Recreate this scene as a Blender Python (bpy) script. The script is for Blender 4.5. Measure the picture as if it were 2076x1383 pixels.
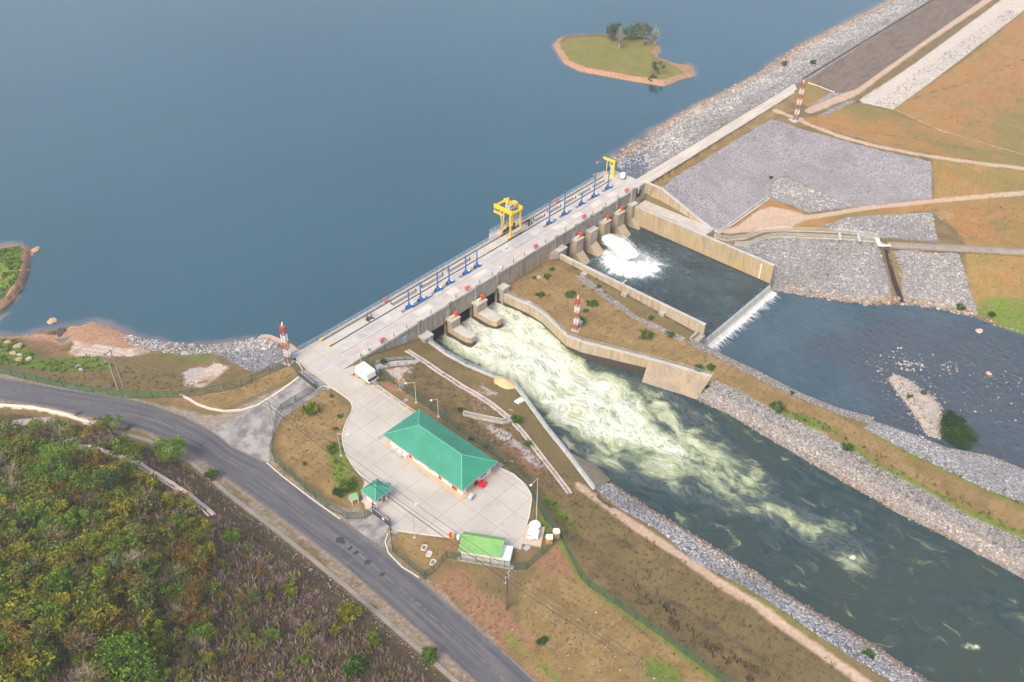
import bpy, bmesh, math, random
import numpy as np
from mathutils import Vector, Matrix, noise
from mathutils.geometry import delaunay_2d_cdt
from mathutils.bvhtree import BVHTree

for o in list(bpy.data.objects): bpy.data.objects.remove(o)
S = bpy.context.scene
COL = S.collection
random.seed(7); RNG = np.random.default_rng(7)
R_ = math.radians

# ------------------------------------------------------------------ camera
FPX, CX, CY, H = 1860.0, 1038.0, 691.5, 130.0
PITCH, ROLL, YAW = R_(38.75046), R_(0.50031), R_(41.71415)
fwd = np.array([math.cos(YAW)*math.cos(PITCH), math.sin(YAW)*math.cos(PITCH), -math.sin(PITCH)])
rt = np.array([math.sin(YAW), -math.cos(YAW), 0.0]); up = np.cross(rt, fwd)
cr, sr = math.cos(ROLL), math.sin(ROLL)
CAMR = np.array([cr*rt + sr*up, -sr*rt + cr*up, fwd])
cam = bpy.data.cameras.new('camera'); camo = bpy.data.objects.new('camera', cam); COL.objects.link(camo)
cam.sensor_width = 36.0; cam.lens = FPX/2076*36.0; cam.clip_start = 1.0; cam.clip_end = 9000.0
M4 = Matrix.Identity(4)
for i in range(3):
    M4[i][0] = CAMR[0][i]; M4[i][1] = CAMR[1][i]; M4[i][2] = -CAMR[2][i]
M4[2][3] = H
camo.matrix_world = M4
S.camera = camo

# ------------------------------------------------------------------ light
SUN_EL, SUN_AZ = R_(50), R_(188)            # azimuth measured from +X towards +Y
w = bpy.data.worlds.new('World'); S.world = w; w.use_nodes = True
nt = w.node_tree; nt.nodes.clear()
sky = nt.nodes.new('ShaderNodeTexSky'); sky.sky_type = 'NISHITA'; sky.sun_disc = False
sky.sun_elevation = SUN_EL; sky.sun_rotation = math.pi/2 - SUN_AZ
sky.air_density = 1.0; sky.dust_density = 6.0; sky.ozone_density = 1.0
bg = nt.nodes.new('ShaderNodeBackground'); bg.inputs['Strength'].default_value = 0.15
wo = nt.nodes.new('ShaderNodeOutputWorld')
nt.links.new(sky.outputs[0], bg.inputs[0]); nt.links.new(bg.outputs[0], wo.inputs[0])
sun = bpy.data.lights.new('sun', 'SUN'); sun.energy = 0.7; sun.angle = R_(15); sun.color = (1.0, 0.90, 0.74)
suno = bpy.data.objects.new('sun', sun); COL.objects.link(suno)
sd = Vector((math.cos(SUN_AZ)*math.cos(SUN_EL), math.sin(SUN_AZ)*math.cos(SUN_EL), math.sin(SUN_EL)))
suno.rotation_euler = sd.to_track_quat('Z', 'Y').to_euler()
S.view_settings.view_transform = 'Standard'; S.view_settings.look = 'None'
S.view_settings.exposure = 1.06; S.view_settings.gamma = 1.0
S.render.engine = 'CYCLES'

# ------------------------------------------------------------------ survey: photo pixel -> place on a known level
def ray(u, v):
    return np.array([(u-CX)/FPX, -(v-CY)/FPX, 1.0]) @ CAMR
def G(u, v, z=0.0):
    d = ray(u, v); t = (z-H)/d[2]
    return (d[0]*t, d[1]*t, z)
def onY(u, v, Y):
    d = ray(u, v); t = Y/d[1]; return (d[0]*t, Y, H+d[2]*t)
def onX(u, v, X):
    d = ray(u, v); t = X/d[0]; return (X, d[1]*t, H+d[2]*t)
def proj(P):
    c = (np.asarray(P, float)-np.array([0, 0, H])) @ CAMR.T
    return CX+FPX*c[..., 0]/c[..., 2], CY-FPX*c[..., 1]/c[..., 2]
def top_z(bx, by, u, v):                         # height at which a plumb line over (bx,by) passes pixel (u,v)
    d = ray(u, v); s = (bx*d[0]+by*d[1])/(d[0]**2+d[1]**2); return H+d[2]*s

# ------------------------------------------------------------------ object helpers
def tag(o, label=None, cat=None, group=None, kind=None):
    if label: o['label'] = label
    if cat: o['category'] = cat
    if group: o['group'] = group
    if kind: o['kind'] = kind
    return o
def thing(name, label, cat, loc=(0, 0, 0), rz=0.0, group=None):
    o = bpy.data.objects.new(name, None); COL.objects.link(o)
    o.location = loc; o.rotation_euler = (0, 0, rz); o.empty_display_size = 0.3
    return tag(o, label, cat, group)
def link_mesh(name, me, mat=None, parent=None):
    o = bpy.data.objects.new(name, me); COL.objects.link(o)
    if mat: me.materials.append(mat)
    if parent: o.parent = parent
    return o
def copy_tree(o, parent=None):
    c = o.copy(); COL.objects.link(c); c.parent = parent
    for ch in list(o.children): copy_tree(ch, c)
    return c
class MB:
    """collects shapes, links them as ONE mesh object"""
    def __init__(s): s.v = []; s.f = []
    def add(s, vs, fs):
        n = len(s.v); s.v += [tuple(p) for p in vs]; s.f += [tuple(i+n for i in f) for f in fs]
    def box(s, x0, x1, y0, y1, z0, z1):
        s.add([(x0,y0,z0),(x1,y0,z0),(x1,y1,z0),(x0,y1,z0),(x0,y0,z1),(x1,y0,z1),(x1,y1,z1),(x0,y1,z1)],
              [(3,2,1,0),(4,5,6,7),(0,1,5,4),(1,2,6,5),(2,3,7,6),(3,0,4,7)])
    def cbox(s, c, sx, sy, sz, rz=0.0):          # box standing on point c
        ca, sa = math.cos(rz), math.sin(rz); vs = []
        for dz in (0, sz):
            for dx, dy in ((-1,-1),(1,-1),(1,1),(-1,1)):
                x, y = dx*sx/2, dy*sy/2
                vs.append((c[0]+x*ca-y*sa, c[1]+x*sa+y*ca, c[2]+dz))
        s.add(vs, [(3,2,1,0),(4,5,6,7),(0,1,5,4),(1,2,6,5),(2,3,7,6),(3,0,4,7)])
    def bar(s, a, b, wd, ht=None, upv=(0,0,1)):  # beam of rectangular section from a to b
        a = Vector(a); b = Vector(b); d = (b-a)
        if d.length < 1e-6: return
        d.normalize(); ht = ht or wd; u = Vector(upv)
        if abs(d.dot(u)) > 0.98: u = Vector((1,0,0))
        sx = d.cross(u).normalized(); sy = sx.cross(d).normalized()
        vs = []
        for p in (a, b):
            for i, j in ((-1,-1),(1,-1),(1,1),(-1,1)): vs.append(p+sx*(i*wd/2)+sy*(j*ht/2))
        s.add(vs, [(3,2,1,0),(4,5,6,7),(0,1,5,4),(1,2,6,5),(2,3,7,6),(3,0,4,7)])
    def tube(s, a, b, r0, r1=None, n=8, cap=True):
        a = Vector(a); b = Vector(b); r1 = r0 if r1 is None else r1
        d = (b-a).normalized(); u = Vector((0,0,1)) if abs(d.z) < 0.98 else Vector((1,0,0))
        sx = d.cross(u).normalized(); sy = d.cross(sx)
        vs = []
        for p, r in ((a, r0), (b, r1)):
            for k in range(n):
                t = 2*math.pi*k/n; vs.append(p+sx*(r*math.cos(t))+sy*(r*math.sin(t)))
        fs = [(k, (k+1) % n, n+(k+1) % n, n+k) for k in range(n)]
        if cap: fs += [tuple(range(n-1, -1, -1)), tuple(range(n, 2*n))]
        s.add(vs, fs)
    def prism(s, pts, z0, z1):                   # polygon (x,y) extruded; z1 may be a list
        n = len(pts); zt = z1 if hasattr(z1, '__len__') else [z1]*n
        zb = z0 if hasattr(z0, '__len__') else [z0]*n
        vs = [(p[0], p[1], zb[i]) for i, p in enumerate(pts)]+[(p[0], p[1], zt[i]) for i, p in enumerate(pts)]
        s.add(vs, [tuple(range(n-1, -1, -1)), tuple(range(n, 2*n))]+[(k, (k+1) % n, n+(k+1) % n, n+k) for k in range(n)])
    def ball(s, c, r, n=8, m=6, sz=1.0):
        vs = [(c[0], c[1], c[2]-r*sz)]; fs = []
        for i in range(1, m):
            ph = math.pi*i/m-math.pi/2
            for k in range(n):
                t = 2*math.pi*k/n; vs.append((c[0]+r*math.cos(ph)*math.cos(t), c[1]+r*math.cos(ph)*math.sin(t), c[2]+r*sz*math.sin(ph)))
        vs.append((c[0], c[1], c[2]+r*sz)); L = len(vs)-1
        for k in range(n):
            fs.append((0, 1+(k+1) % n, 1+k)); fs.append((L, 1+(m-2)*n+k, 1+(m-2)*n+(k+1) % n))
            for i in range(m-2):
                a = 1+i*n; fs.append((a+k, a+(k+1) % n, a+n+(k+1) % n, a+n+k))
        s.add(vs, fs)
    def build(s, name, mat, parent=None, smooth=False, bevel=0.0):
        me = bpy.data.meshes.new(name); me.from_pydata(s.v, [], s.f)
        bm = bmesh.new(); bm.from_mesh(me); bmesh.ops.recalc_face_normals(bm, faces=bm.faces)
        if bevel: bmesh.ops.bevel(bm, geom=[e for e in bm.edges if len(e.link_faces) == 2 and e.calc_face_angle(0) > 0.6], offset=bevel, segments=2, affect='EDGES', clamp_overlap=True)
        bm.to_mesh(me); bm.free()
        if smooth: me.polygons.foreach_set('use_smooth', [True]*len(me.polygons))
        return link_mesh(name, me, mat, parent)
def np_mesh(name, V, F, mat=None, parent=None, smooth=False, cols=None):
    V = np.asarray(V, np.float32); F = np.asarray(F, np.int32); k = F.shape[1]
    me = bpy.data.meshes.new(name)
    me.vertices.add(len(V)); me.vertices.foreach_set('co', V.ravel())
    me.loops.add(F.size); me.loops.foreach_set('vertex_index', F.ravel())
    me.polygons.add(len(F)); me.polygons.foreach_set('loop_start', np.arange(0, F.size, k, dtype=np.int32))
    me.polygons.foreach_set('use_smooth', np.full(len(F), smooth))
    if cols is not None:
        a = me.attributes.new('tint', 'FLOAT_COLOR', 'POINT')
        a.data.foreach_set('color', np.c_[cols, np.ones(len(V))].astype(np.float32).ravel())
    me.update(calc_edges=True); me.validate()
    return link_mesh(name, me, mat, parent)

# ------------------------------------------------------------------ material helpers
def lin(*c): return tuple(c)+(1.0,)
class NT:
    def __init__(s, name):
        s.m = bpy.data.materials.new(name); s.m.use_nodes = True; s.t = s.m.node_tree
        s.b = s.t.nodes['Principled BSDF']; s.out = s.t.nodes['Material Output']
    def n(s, k, **kw):
        x = s.t.nodes.new(k)
        for a, b in kw.items(): setattr(x, a, b)
        return x
    def l(s, a, b): s.t.links.new(a, b)
    def pos(s):
        if not hasattr(s, '_p'): s._p = s.n('ShaderNodeNewGeometry').outputs['Position']
        return s._p
    def noise(s, scale, detail=4, rough=0.55, vec=None, dist=0.0):
        x = s.n('ShaderNodeTexNoise'); x.inputs['Scale'].default_value = scale; x.inputs['Detail'].default_value = detail
        x.inputs['Roughness'].default_value = rough; x.inputs['Distortion'].default_value = dist
        s.l(vec if vec is not None else s.pos(), x.inputs['Vector']); return x.outputs['Fac']
    def voro(s, scale, out='Color', vec=None, feature='F1'):
        x = s.n('ShaderNodeTexVoronoi', feature=feature); x.inputs['Scale'].default_value = scale
        s.l(vec if vec is not None else s.pos(), x.inputs['Vector']); return x.outputs[out]
    def math(s, op, a, b=None, c=None, clamp=False):
        x = s.n('ShaderNodeMath', operation=op); x.use_clamp = clamp
        for i, q in enumerate((a, b, c)):
            if q is None: continue
            if isinstance(q, (int, float)): x.inputs[i].default_value = q
            else: s.l(q, x.inputs[i])
        return x.outputs[0]
    def ss(s, x, lo, hi):                        # smoothstep
        q = s.n('ShaderNodeMapRange', interpolation_type='SMOOTHSTEP'); q.inputs[1].default_value = lo; q.inputs[2].default_value = hi
        s.l(x, q.inputs[0]); return q.outputs[0]
    def mix(s, f, a, b, mode='MIX'):
        q = s.n('ShaderNodeMix', data_type='RGBA', blend_type=mode)
        for i, x in ((0, f), (6, a), (7, b)):
            if isinstance(x, (int, float)): q.inputs[i].default_value = x
            elif isinstance(x, tuple): q.inputs[i].default_value = x if len(x) == 4 else lin(*x)
            else: s.l(x, q.inputs[i])
        return q.outputs[2]
    def attr(s, name, out='Fac'):
        q = s.n('ShaderNodeAttribute'); q.attribute_name = name; return q.outputs[out]
    def scalev(s, v, sx, sy, sz):
        q = s.n('ShaderNodeVectorMath', operation='MULTIPLY'); s.l(v, q.inputs[0]); q.inputs[1].default_value = (sx, sy, sz); return q.outputs[0]
    def bump(s, h, strength=0.5, dist=0.1):
        q = s.n('ShaderNodeBump'); q.inputs['Strength'].default_value = strength; q.inputs['Distance'].default_value = dist
        s.l(h, q.inputs['Height']); s.l(q.outputs[0], s.b.inputs['Normal'])
    def done(s, col=None, rough=0.8, metal=0.0, spec=0.3):
        if col is not None:
            if isinstance(col, tuple): s.b.inputs['Base Color'].default_value = col if len(col) == 4 else lin(*col)
            else: s.l(col, s.b.inputs['Base Color'])
        if isinstance(rough, (int, float)): s.b.inputs['Roughness'].default_value = rough
        else: s.l(rough, s.b.inputs['Roughness'])
        s.b.inputs['Metallic'].default_value = metal; s.b.inputs['Specular IOR Level'].default_value = spec
        return s.m
def paint(name, c, var=0.12, scale=1.5, rough=0.5, metal=0.0, dirt=None):
    t = NT(name); n = t.noise(scale, 5, 0.6)
    a = tuple(x*(1-var) for x in c); b = tuple(min(1, x*(1+var)) for x in c)
    col = t.mix(n, a, b)
    if dirt: col = t.mix(t.math('MULTIPLY', t.ss(t.noise(scale*0.6, 6, 0.7), 0.5, 0.75), 0.6), col, dirt)
    return t.done(col, rough, metal)
# ------------------------------------------------------------------ levels
ZR, ZB, ZL, ZCH = -5.0, -10.2, -12.4, -10.8       # reservoir, stilling basin, lower pool, tailrace
YD, YU = 128.2, 140.35                            # downstream / upstream edge of the dam deck
WALL_L = [(112.9,128.3,-4.9),(112.6,126.6,-4.9),(112.1,120.1,-5),(112.4,113.9,-5),(113.8,106.4,-5),(115.2,103.2,-5),(114.3,99.6,-5),(108.9,86.2,-5.1),(106.6,79.5,-5.2),(102.6,69.1,-5.3)]
WALL_R = [(138.0,128.3,-5),(138.0,127.5,-5),(139.0,118.4,-5.05),(138.8,113.8,-5.1),(136.8,106.8,-5.3),(136.2,104.0,-5.5),(137.0,100.0,-5.6),(143.2,85.0,-6.2),(148.0,71.1,-6.5)]
BX0, BX1 = 161.0, 194.2                           # stilling basin, inner wall faces
def P(*pts): return [G(*p) for p in pts]
def PZ(z, *pts): return [G(u, v, z) for u, v in pts]
def offs(line, d):                               # offset a plan polyline to its left by d
    out = []
    for i, p in enumerate(line):
        a = line[max(0, i-1)]; b = line[min(len(line)-1, i+1)]
        t = Vector((b[0]-a[0], b[1]-a[1])).normalized(); out.append((p[0]-t.y*d, p[1]+t.x*d, p[2]))
    return out
def setz(line, z): return [(p[0], p[1], z) for p in line]
def addz(line, z): return [(p[0], p[1], p[2]+z) for p in line]

SHORE_L = [(-120,700),(-60,690),(0,683),(45,681),(105,686),(128,693),(138,686),(134,668),(142,659),(160,660),(175,656),(190,652),(215,660),(250,674),(290,688),(340,698),(400,700),(450,698),(500,691),(530,684),(570,697),(604,711)]
SHORE_R = [(1210,333),(1238.7,317.5),(1314,271),(1389,225),(1480,178),(1561,133),(1630,87),(1688,58),(1740,32),(1801,0),(1900,-52),(2000,-100)]
ISLET = [(1122,90),(1131,79),(1150,72),(1190,69.5),(1230,69),(1290,73),(1322,79),(1337,90),(1339,100),(1331,115),(1345,120),(1395,128),(1405,138),(1408,148),(1420,154),(1395,158),(1368,166),(1345,175),(1290,166),(1240,157),(1180,146),(1145,130),(1128,105)]
ISLET_T = [(1137,91),(1150,79),(1195,74),(1232,73),(1285,78),(1310,85),(1328,94),(1320,114),(1331,122),(1378,134),(1392,144),(1370,155),(1345,164),(1300,156),(1260,150),(1190,138),(1160,128),(1142,108)]
ISLET_W = [(-60,498),(0,500),(30,496),(55,497),(66,505),(63,522),(58,550),(48,585),(36,606),(15,632),(0,642),(-60,664)]
POOL_R = [(1566.8,588.5),(1610,594),(1682,606),(1754.7,616),(1827,614.5),(1908,624.6),(1971.6,640.5),(2015,658),(2076,681),(2200,740)]
RIPB_T = [(1207,988),(1258.5,1032.7),(1303.9,1057),(1349,1085),(1387.7,1123.5),(1433,1151.5),(1485.5,1176),(1524,1197),(1572.9,1228),(1621.7,1263),(1663.7,1291),(1731,1334.6),(1807,1383),(1900,1450)]
RIPB_W = [(1241,978.6),(1314,1029),(1384,1071),(1454,1113),(1524,1155),(1594,1204),(1663.6,1246),(1756,1298),(1887,1383),(1990,1450)]
RIPI_T = [(1445,768,-6.5),(1480,782,-6.6),(1555,825,-6.7),(1653.5,871,-6.9),(1726,912,-7),(1783.6,949,-7.1),(1885,998.6,-7.3),(1954,1040,-7.4),(2076,1094,-7.6),(2200,1150,-7.8)]
RIPI_W = [(1412.5,811),(1480,842),(1567,894),(1682,961),(1821,1040),(1950,1105),(2076,1174),(2200,1240)]
GAB_G = [(1394,697,-7),(1480,739,-7),(1549,776,-7.1),(1624.6,810.6,-7.2),(1697,839.5,-7.3),(1767.7,862.7,-7.4)]
GAB_P = [(1404.3,687.4,-7),(1480,726.8,-7),(1537.8,752.8,-7.1),(1618.8,796,-7.2),(1699.8,828,-7.3),(1772,846.8,-7.4)]
GAB2 = [(1772,857,-8.4),(1845.8,881.5,-8.7),(1922.5,911.8,-9),(2003.4,926.3,-9.3),(2076,955,-9.6),(2200,1005,-9.9)]
RIPD_T = [(1753,868.5,-7.4),(1832.8,911.8,-7.5),(1908,946.6,-7.6),(1983,984,-7.8),(2076,1019,-8),(2200,1080,-8)]
FL_U = [(1448,482),(1473,488.8),(1511.5,484.7),(1546,471.6),(1582,468),(1702,472.6),(1776.5,481.7),(1850,487),(2076,499),(2200,506)]
FL_L = [(1489,499),(1517.6,498),(1554,483.7),(1582,480.7),(1703.7,485.7),(1780.6,491.8),(1850,499),(2076,512),(2200,520)]
ROAD_N = [(-120,738),(0,764),(130,788),(250,806),(310,820),(365,840),(410,862),(440,880),(470,905),(545,940),(640,1015),(780,1115),(860,1180),(1000,1300),(1090,1383),(1160,1450)]
ROAD_S = [(-120,790),(0,812),(90,825),(190,849),(300,877),(390,922),(470,980),(560,1044),(700,1152),(860,1290),(962,1383),(1030,1450)]
ROAD_N_XY = PZ(0, *ROAD_N); ROAD_S_XY = PZ(0, *ROAD_S)
Z0 = -0.08
CRES_N, CRES_S = 131.6, 127.6

TL = []                                          # height lines
TL += [PZ(ZR, *SHORE_L)+[(89.5,146.5,-5.0),(97,143,-8)]]
TL += [PZ(-8.5, (-120,660),(-60,655),(40,665),(90,640),(150,622),(300,650),(420,670),(530,660),(590,672))]
TL += [P((-120,712,-4.2),(-60,704,-4.2),(30,692,-4.4),(80,700,-4.3),(110,716,-4.2),(150,700,-4.3),(170,675,-4.5),(200,667,-4.5),(250,700,-4.0),(330,718,-3.5),(430,722,-3.2),(480,712,-3.8),(535,692,-3.9),(585,714,-2.6))]
TL += [P((-60,722,-2.2),(0,722,-2),(120,742,-2.2),(250,745,-2.6),(380,757,-1.9),(470,752,-2.0),(540,728,-2.2),(580,722,-1.8))]
TL += [P((-60,742,-.3),(0,752,-.3),(130,780,-.25),(250,799,-.2),(370,797,-.1),(490,776,-.1),(560,752,-.1),(606,735,-.1))]
TL += [addz(ROAD_N_XY, -.1)]
TL += [P((606,738,Z0),(640,762,Z0),(700,790,Z0),(712,740,Z0)), P((560,830,Z0),(600,900,Z0),(660,1000,Z0),(770,1060,Z0),(900,1085,Z0),(1060,1100,Z0)), P((750,790,Z0),(845,835,Z0),(940,890,Z0),(1010,945,Z0),(1070,1000,Z0))]
TL += [P((716,739,Z0),(745,752,-.1),(770,765,-.1),(800,783,-.12),(850,815,-.15),(900,850,-.2),(960,895,-.2),(1010,930,-.2),(1050,972,-.2),(1080,1012,-.2),(1105,1058,-.3),(1140,1097,-.5),(1175,1168,-.7),(1240,1224,-.9),(1340,1292,-1.1),(1460,1384,-1.3),(1540,1440,-1.4))]
TL += [[(91.3,128.35,-.1),(95,128.35,-.3),(102.7,128.35,-2.4),(107,128.35,-3.5),(112.5,128.35,-4.7)]]
TL += [P((825,711,-2.9),(854.7,730.6,-3.6),(885,751,-3.8),(935.7,784,-3.9),(960.3,797,-3.9),(998,822,-3.9),(1034,852,-3.9),(1061.6,880,-4),(1120,955,-4.2),(1160,1005,-4.4))]
TL += [P((835,738,-2.2),(880,790,-2.4),(960,850,-2.6),(1040,920,-2.6),(1090,985,-2.6),(1130,1040,-2.8),(1200,1105,-3.2),(1330,1200,-3.6),(1480,1290,-3.8),(1640,1400,-4))]
TL += [P((1175,984,-4.7),(1223,1020,-4.9),(1290,1068,-5.1),(1349,1106,-5.2),(1402,1141,-5.3),(1465,1186,-5.4),(1524,1221,-5.5),(1594,1274,-5.6),(1664,1323,-5.6),(1740,1378,-5.6),(1850,1455,-5.6))]
TL += [PZ(-5.5, *RIPB_T), PZ(ZCH, *RIPB_W), setz(offs(PZ(ZCH, *RIPB_W), 5.0), -13.5)]
# channel walls: ground behind, bed in front (the step is hidden inside the wall)
TL += [addz(offs(WALL_L, -.3), -.25), setz(offs(WALL_L, .05), -13.5), addz(offs(WALL_R, .3), -.25), setz(offs(WALL_R, -.05), -13.5)]
TL += [[(138.6,128.35,-5.3),(157.7,128.35,-5.4),(160.5,126.2,-5.4),(160.3,110,-5.9),(160.3,95,-6.6),(160.2,83.6,-7.1),(156.6,82.6,-7.1)]]
TL += [P(*GAB_G), setz(offs(P(*GAB_P), .0), -14.5), addz(offs(P(*GAB_P), -.35), -.1)]
TL += [P(*RIPD_T), P(*GAB2), setz(offs(P(*GAB2), .35), -14.5)]
TL += [P(*RIPI_T), PZ(ZCH, *RIPI_W), setz(offs(PZ(ZCH, *RIPI_W), -4.0), -13.5)]
TL += [[(BX0+.2,128,-14.5),(BX0+.2,80.6,-14.5)], [(BX1-.2,128,-14.5),(BX1-.2,81,-14.5)]]
# under the dam
TL += [[(96.5,128.9,-14.5),(201.6,128.9,-14.5),(201.6,141.2,-14.5),(96.5,141.2,-14.5),(96.5,128.9,-14.5)], [(89.5,140.7,-1.2),(95.5,140.2,-.9),(95.5,128.6,-.6)]]
# right abutment
TL += [[(200.85,128.0,-5.3),(200.85,118,-5.4),(200.85,104,-6.3)], [(201.25,128.0,-.3),(201.25,123.4,-.2),(201.25,122,-.3),(201.25,108.7,-4.9),(201.25,104,-6.3)], [(194.9,127,-5.3),(194.9,112,-5.4),(194.9,104,-6.0),(194.9,93,-8.8),(194.9,84,-11.4),(194.9,82,-12.4)]]
TL += [PZ(-5.6, *FL_U), PZ(-5.75, *FL_L), PZ(ZL, *POOL_R), setz(offs(PZ(ZL, *POOL_R), -6), -13.6)]
TL += [P((1798,503,-6.5),(1806,540,-9.6),(1815,575,-11.2),(1829,610,-12.4)), P((1780,520,-7),(1788,575,-10.4),(1796,605,-11.9)), P((1835,520,-7),(1845,570,-10),(1850,605,-11.8))]
TL += [P((1454,470,-6.1),(1500,445,-6),(1561,400,-5.7)), P((1500,470,-5.9),(1560,440,-6),(1640,440,-6.1),(1700,430,-6.2),(1890,412,-6.4),(2076,395,-7),(2200,388,-7.2)), P((1669,455,-6.0),(1890,432,-6.3),(1900,480,-5.9))]
TL += [P((1960,520,-6.6),(2076,522,-6.4)), P((1965,590,-9.8),(2076,600,-9.5)), P((1975,625,-11.8),(2076,650,-11.4))]
TL += [P((1337,381,-.35),(1369,360,-.35),(1436,318.5,-.35),(1496.5,281,-.35),(1563.9,240,-.4),(1642,266,-1),(1769,300.7,-2.2),(1887.7,326.8,-3.6))]
TL += [P((1595.7,415,-5.9),(1639,432,-6.1),(1725.8,422,-6.2),(1887.7,403,-6.4))]
TL += [P((1570,222,-.3),(1613,240,-.4),(1640,252,-.7),(1700,275,-1.4),(1769,295,-2),(1880,316,-3.4),(2000,332,-4.3),(2076,340,-5),(2200,352,-6))]
TL += [[(199,CRES_N,Z0),(288.5,CRES_N,Z0),(300,130.8,Z0),(480,131.4,Z0),(620,131.6,Z0)], [(201.2,CRES_S,Z0),(288,CRES_S,Z0)]]
TL += [PZ(ZR, *SHORE_R)+[(620,151.5,-5)], setz(offs(PZ(ZR, *SHORE_R), 14), -9.5)]
TL += [P((1700,190,-2.8),(1760,150,-3.3),(1850,92,-4),(1990,-5,-4.8),(2100,-80,-5)), P((1640,228,-.9),(1690,207,-2.2),(1735,187,-3.1),(1850,103,-4.2),(2005,0,-5),(2120,-75,-5.1))]
TL += [P((1738,206,-3.8),(1830,140,-4.8),(1940,62,-5.2),(2060,-20,-5.4)), P((1725,206,-3.9),(1810,221,-7),(1880,170,-7.2),(2000,80,-7.6),(2076,20,-7.8),(2180,-60,-8))]
TL += [P((1618,178,-.1),(1690,192,-1.1),(1640,217,-.6))]
TL += [P((1900,262,-6.2),(2076,305,-6.2),(2200,330,-7)), P((2076,150,-8.5),(2250,200,-9))]
c = PZ(ZR, *ISLET); TL += [c+[c[0]]]; c = PZ(-3.7, *ISLET_T); TL += [c+[c[0]]]
c = PZ(ZR, *ISLET); mx, my = np.mean([p[0] for p in c]), np.mean([p[1] for p in c]); c = [(mx+(p[0]-mx)*1.3, my+(p[1]-my)*1.3, -9.5) for p in c[:20:2]+c[20:]]; TL += [c+[c[0]]]
TL += [[(x, y, -14)] for y in (172, 195, 225, 260, 320) for x in (85, 110, 135, 160, 185, 210, 235)]+[[(x, 150, -14)] for x in (115, 140, 165, 185)]+[[(198.5,142,-14)],[(199,148,-13)],[(201,156,-13)],[(210,166,-13)]]+[[(x, y, -14)] for y in (255, 300) for x in (260, 300, 350, 420, 500)]+[[(x, y, -13)] for y in (190, 220) for x in (335, 380, 430, 500)]
TL += [PZ(ZR, *ISLET_W), PZ(-3.2, (-60,520),(0,512),(35,506),(52,507),(50,530),(40,560),(20,595),(-10,618)), PZ(-8, (-60,480),(0,482),(60,480),(84,500),(76,550),(60,600),(30,640),(0,655))]
# hill
TL += [addz(ROAD_S_XY, -.1), P((-120,815,.1),(0,838,.1),(60,843,.6),(100,852,.2),(200,870,.3),(300,907,.3),(390,952,.3),(470,1017,.3),(560,1087,.2),(700,1197,.2),(860,1337,.2),(965,1425,.2))]
TL += [P((-60,862,1.5),(60,870,1.8),(135,905,3.5),(230,925,4.5),(310,968,5),(370,1010,5),(440,1052,4),(520,1112,3.5),(640,1222,3),(780,1340,2.5),(880,1420,2))]
TL += [P((-120,1000,9.5),(0,1000,9),(150,1020,9),(300,1080,9.5),(420,1150,9),(550,1260,7),(690,1383,6),(740,1440,6)), P((-120,1150,15),(0,1150,15),(200,1180,14),(350,1260,12.5),(480,1383,11)), P((-120,1400,22),(0,1390,22),(200,1400,17.5))]
TL += [P((880,1140,-.05),(1000,1240,0),(1130,1383,0.1),(1190,1450,0.1)), P((950,1170,-.1),(1060,1180,-.2),(1120,1230,-.4),(1300,1350,-.7),(1400,1420,-.9))]
OUT = [(-3000,-2500,30),(-3000,300,-1),(-500,420,-12),(-60,420,-12),(-60,200,-5),(-60,195,-.5),(-60,150,12),(-60,60,24),(-60,-60,22),(40,-60,14),(58,-60,1),(85,-60,-1.5),(98,-60,-5.6),(107,-60,-13.5),(139,-60,-13.5),(147,-60,-7.8),(165,-60,-8),(168,-60,-14),(212,-60,-14),(224,-60,-11),(420,-60,-9),(620,-60,-9),(620,110,-8),(620,180,-10),(620,420,-12),(3500,420,-12),(3500,128,-.1),(3500,-2500,-9),(60,-2500,0),(120,-2500,-12)]
TL += [[p] for p in OUT]

# ------------------------------------------------------------------ triangulate: coarse heights, then a fine ground sheet that keeps the break lines
def cdt(lines, extra=None, eps=1e-3):
    pts, zs, ed, key = [], [], [], {}
    for ln in lines:
        prev = None
        for p in ln:
            k = (round(p[0]*20), round(p[1]*20))
            if k not in key: key[k] = len(pts); pts.append(Vector((p[0], p[1]))); zs.append(p[2])
            i = key[k]
            if prev is not None and prev != i: ed.append((prev, i))
            prev = i
    n0 = len(pts)
    if extra is not None: pts += [Vector(q) for q in extra]
    v, e, f, ov, oe, of = delaunay_2d_cdt(pts, ed, [], 0, eps)
    Z = np.full(len(v), np.nan)
    for i, src in enumerate(ov):
        s0 = [q for q in src if q < n0]
        if s0: Z[i] = zs[s0[0]]
    XY = np.array([(q.x, q.y) for q in v]); return XY, Z, np.array([t for t in f if len(t) == 3], np.int32)
XY, Z, F3 = cdt(TL)
bad = np.isnan(Z)
if bad.any():                                    # crossing points of two height lines
    adj = {}
    for t in F3:
        for a in t:
            for b in t:
                if a != b: adj.setdefault(int(a), set()).add(int(b))
    for i in np.where(bad)[0]:
        q = [Z[j] for j in adj.get(int(i), []) if not np.isnan(Z[j])]; Z[i] = np.mean(q) if q else -5
tin = BVHTree.FromPolygons([(x, y, z) for (x, y), z in zip(XY, Z)], [tuple(int(a) for a in t) for t in F3])
def hz(x, y):
    r = tin.ray_cast(Vector((x, y, 200)), Vector((0, 0, -1))); return r[0].z if r[0] else -8.0
def gp(u, v):                                    # point of the ground under a photo pixel
    d = Vector(ray(u, v)).normalized(); r = tin.ray_cast(Vector((0, 0, H)), d)
    return tuple(r[0]) if r[0] else G(u, v, -6)
def gps(pts): return [gp(u, v) for u, v in pts]

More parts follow.
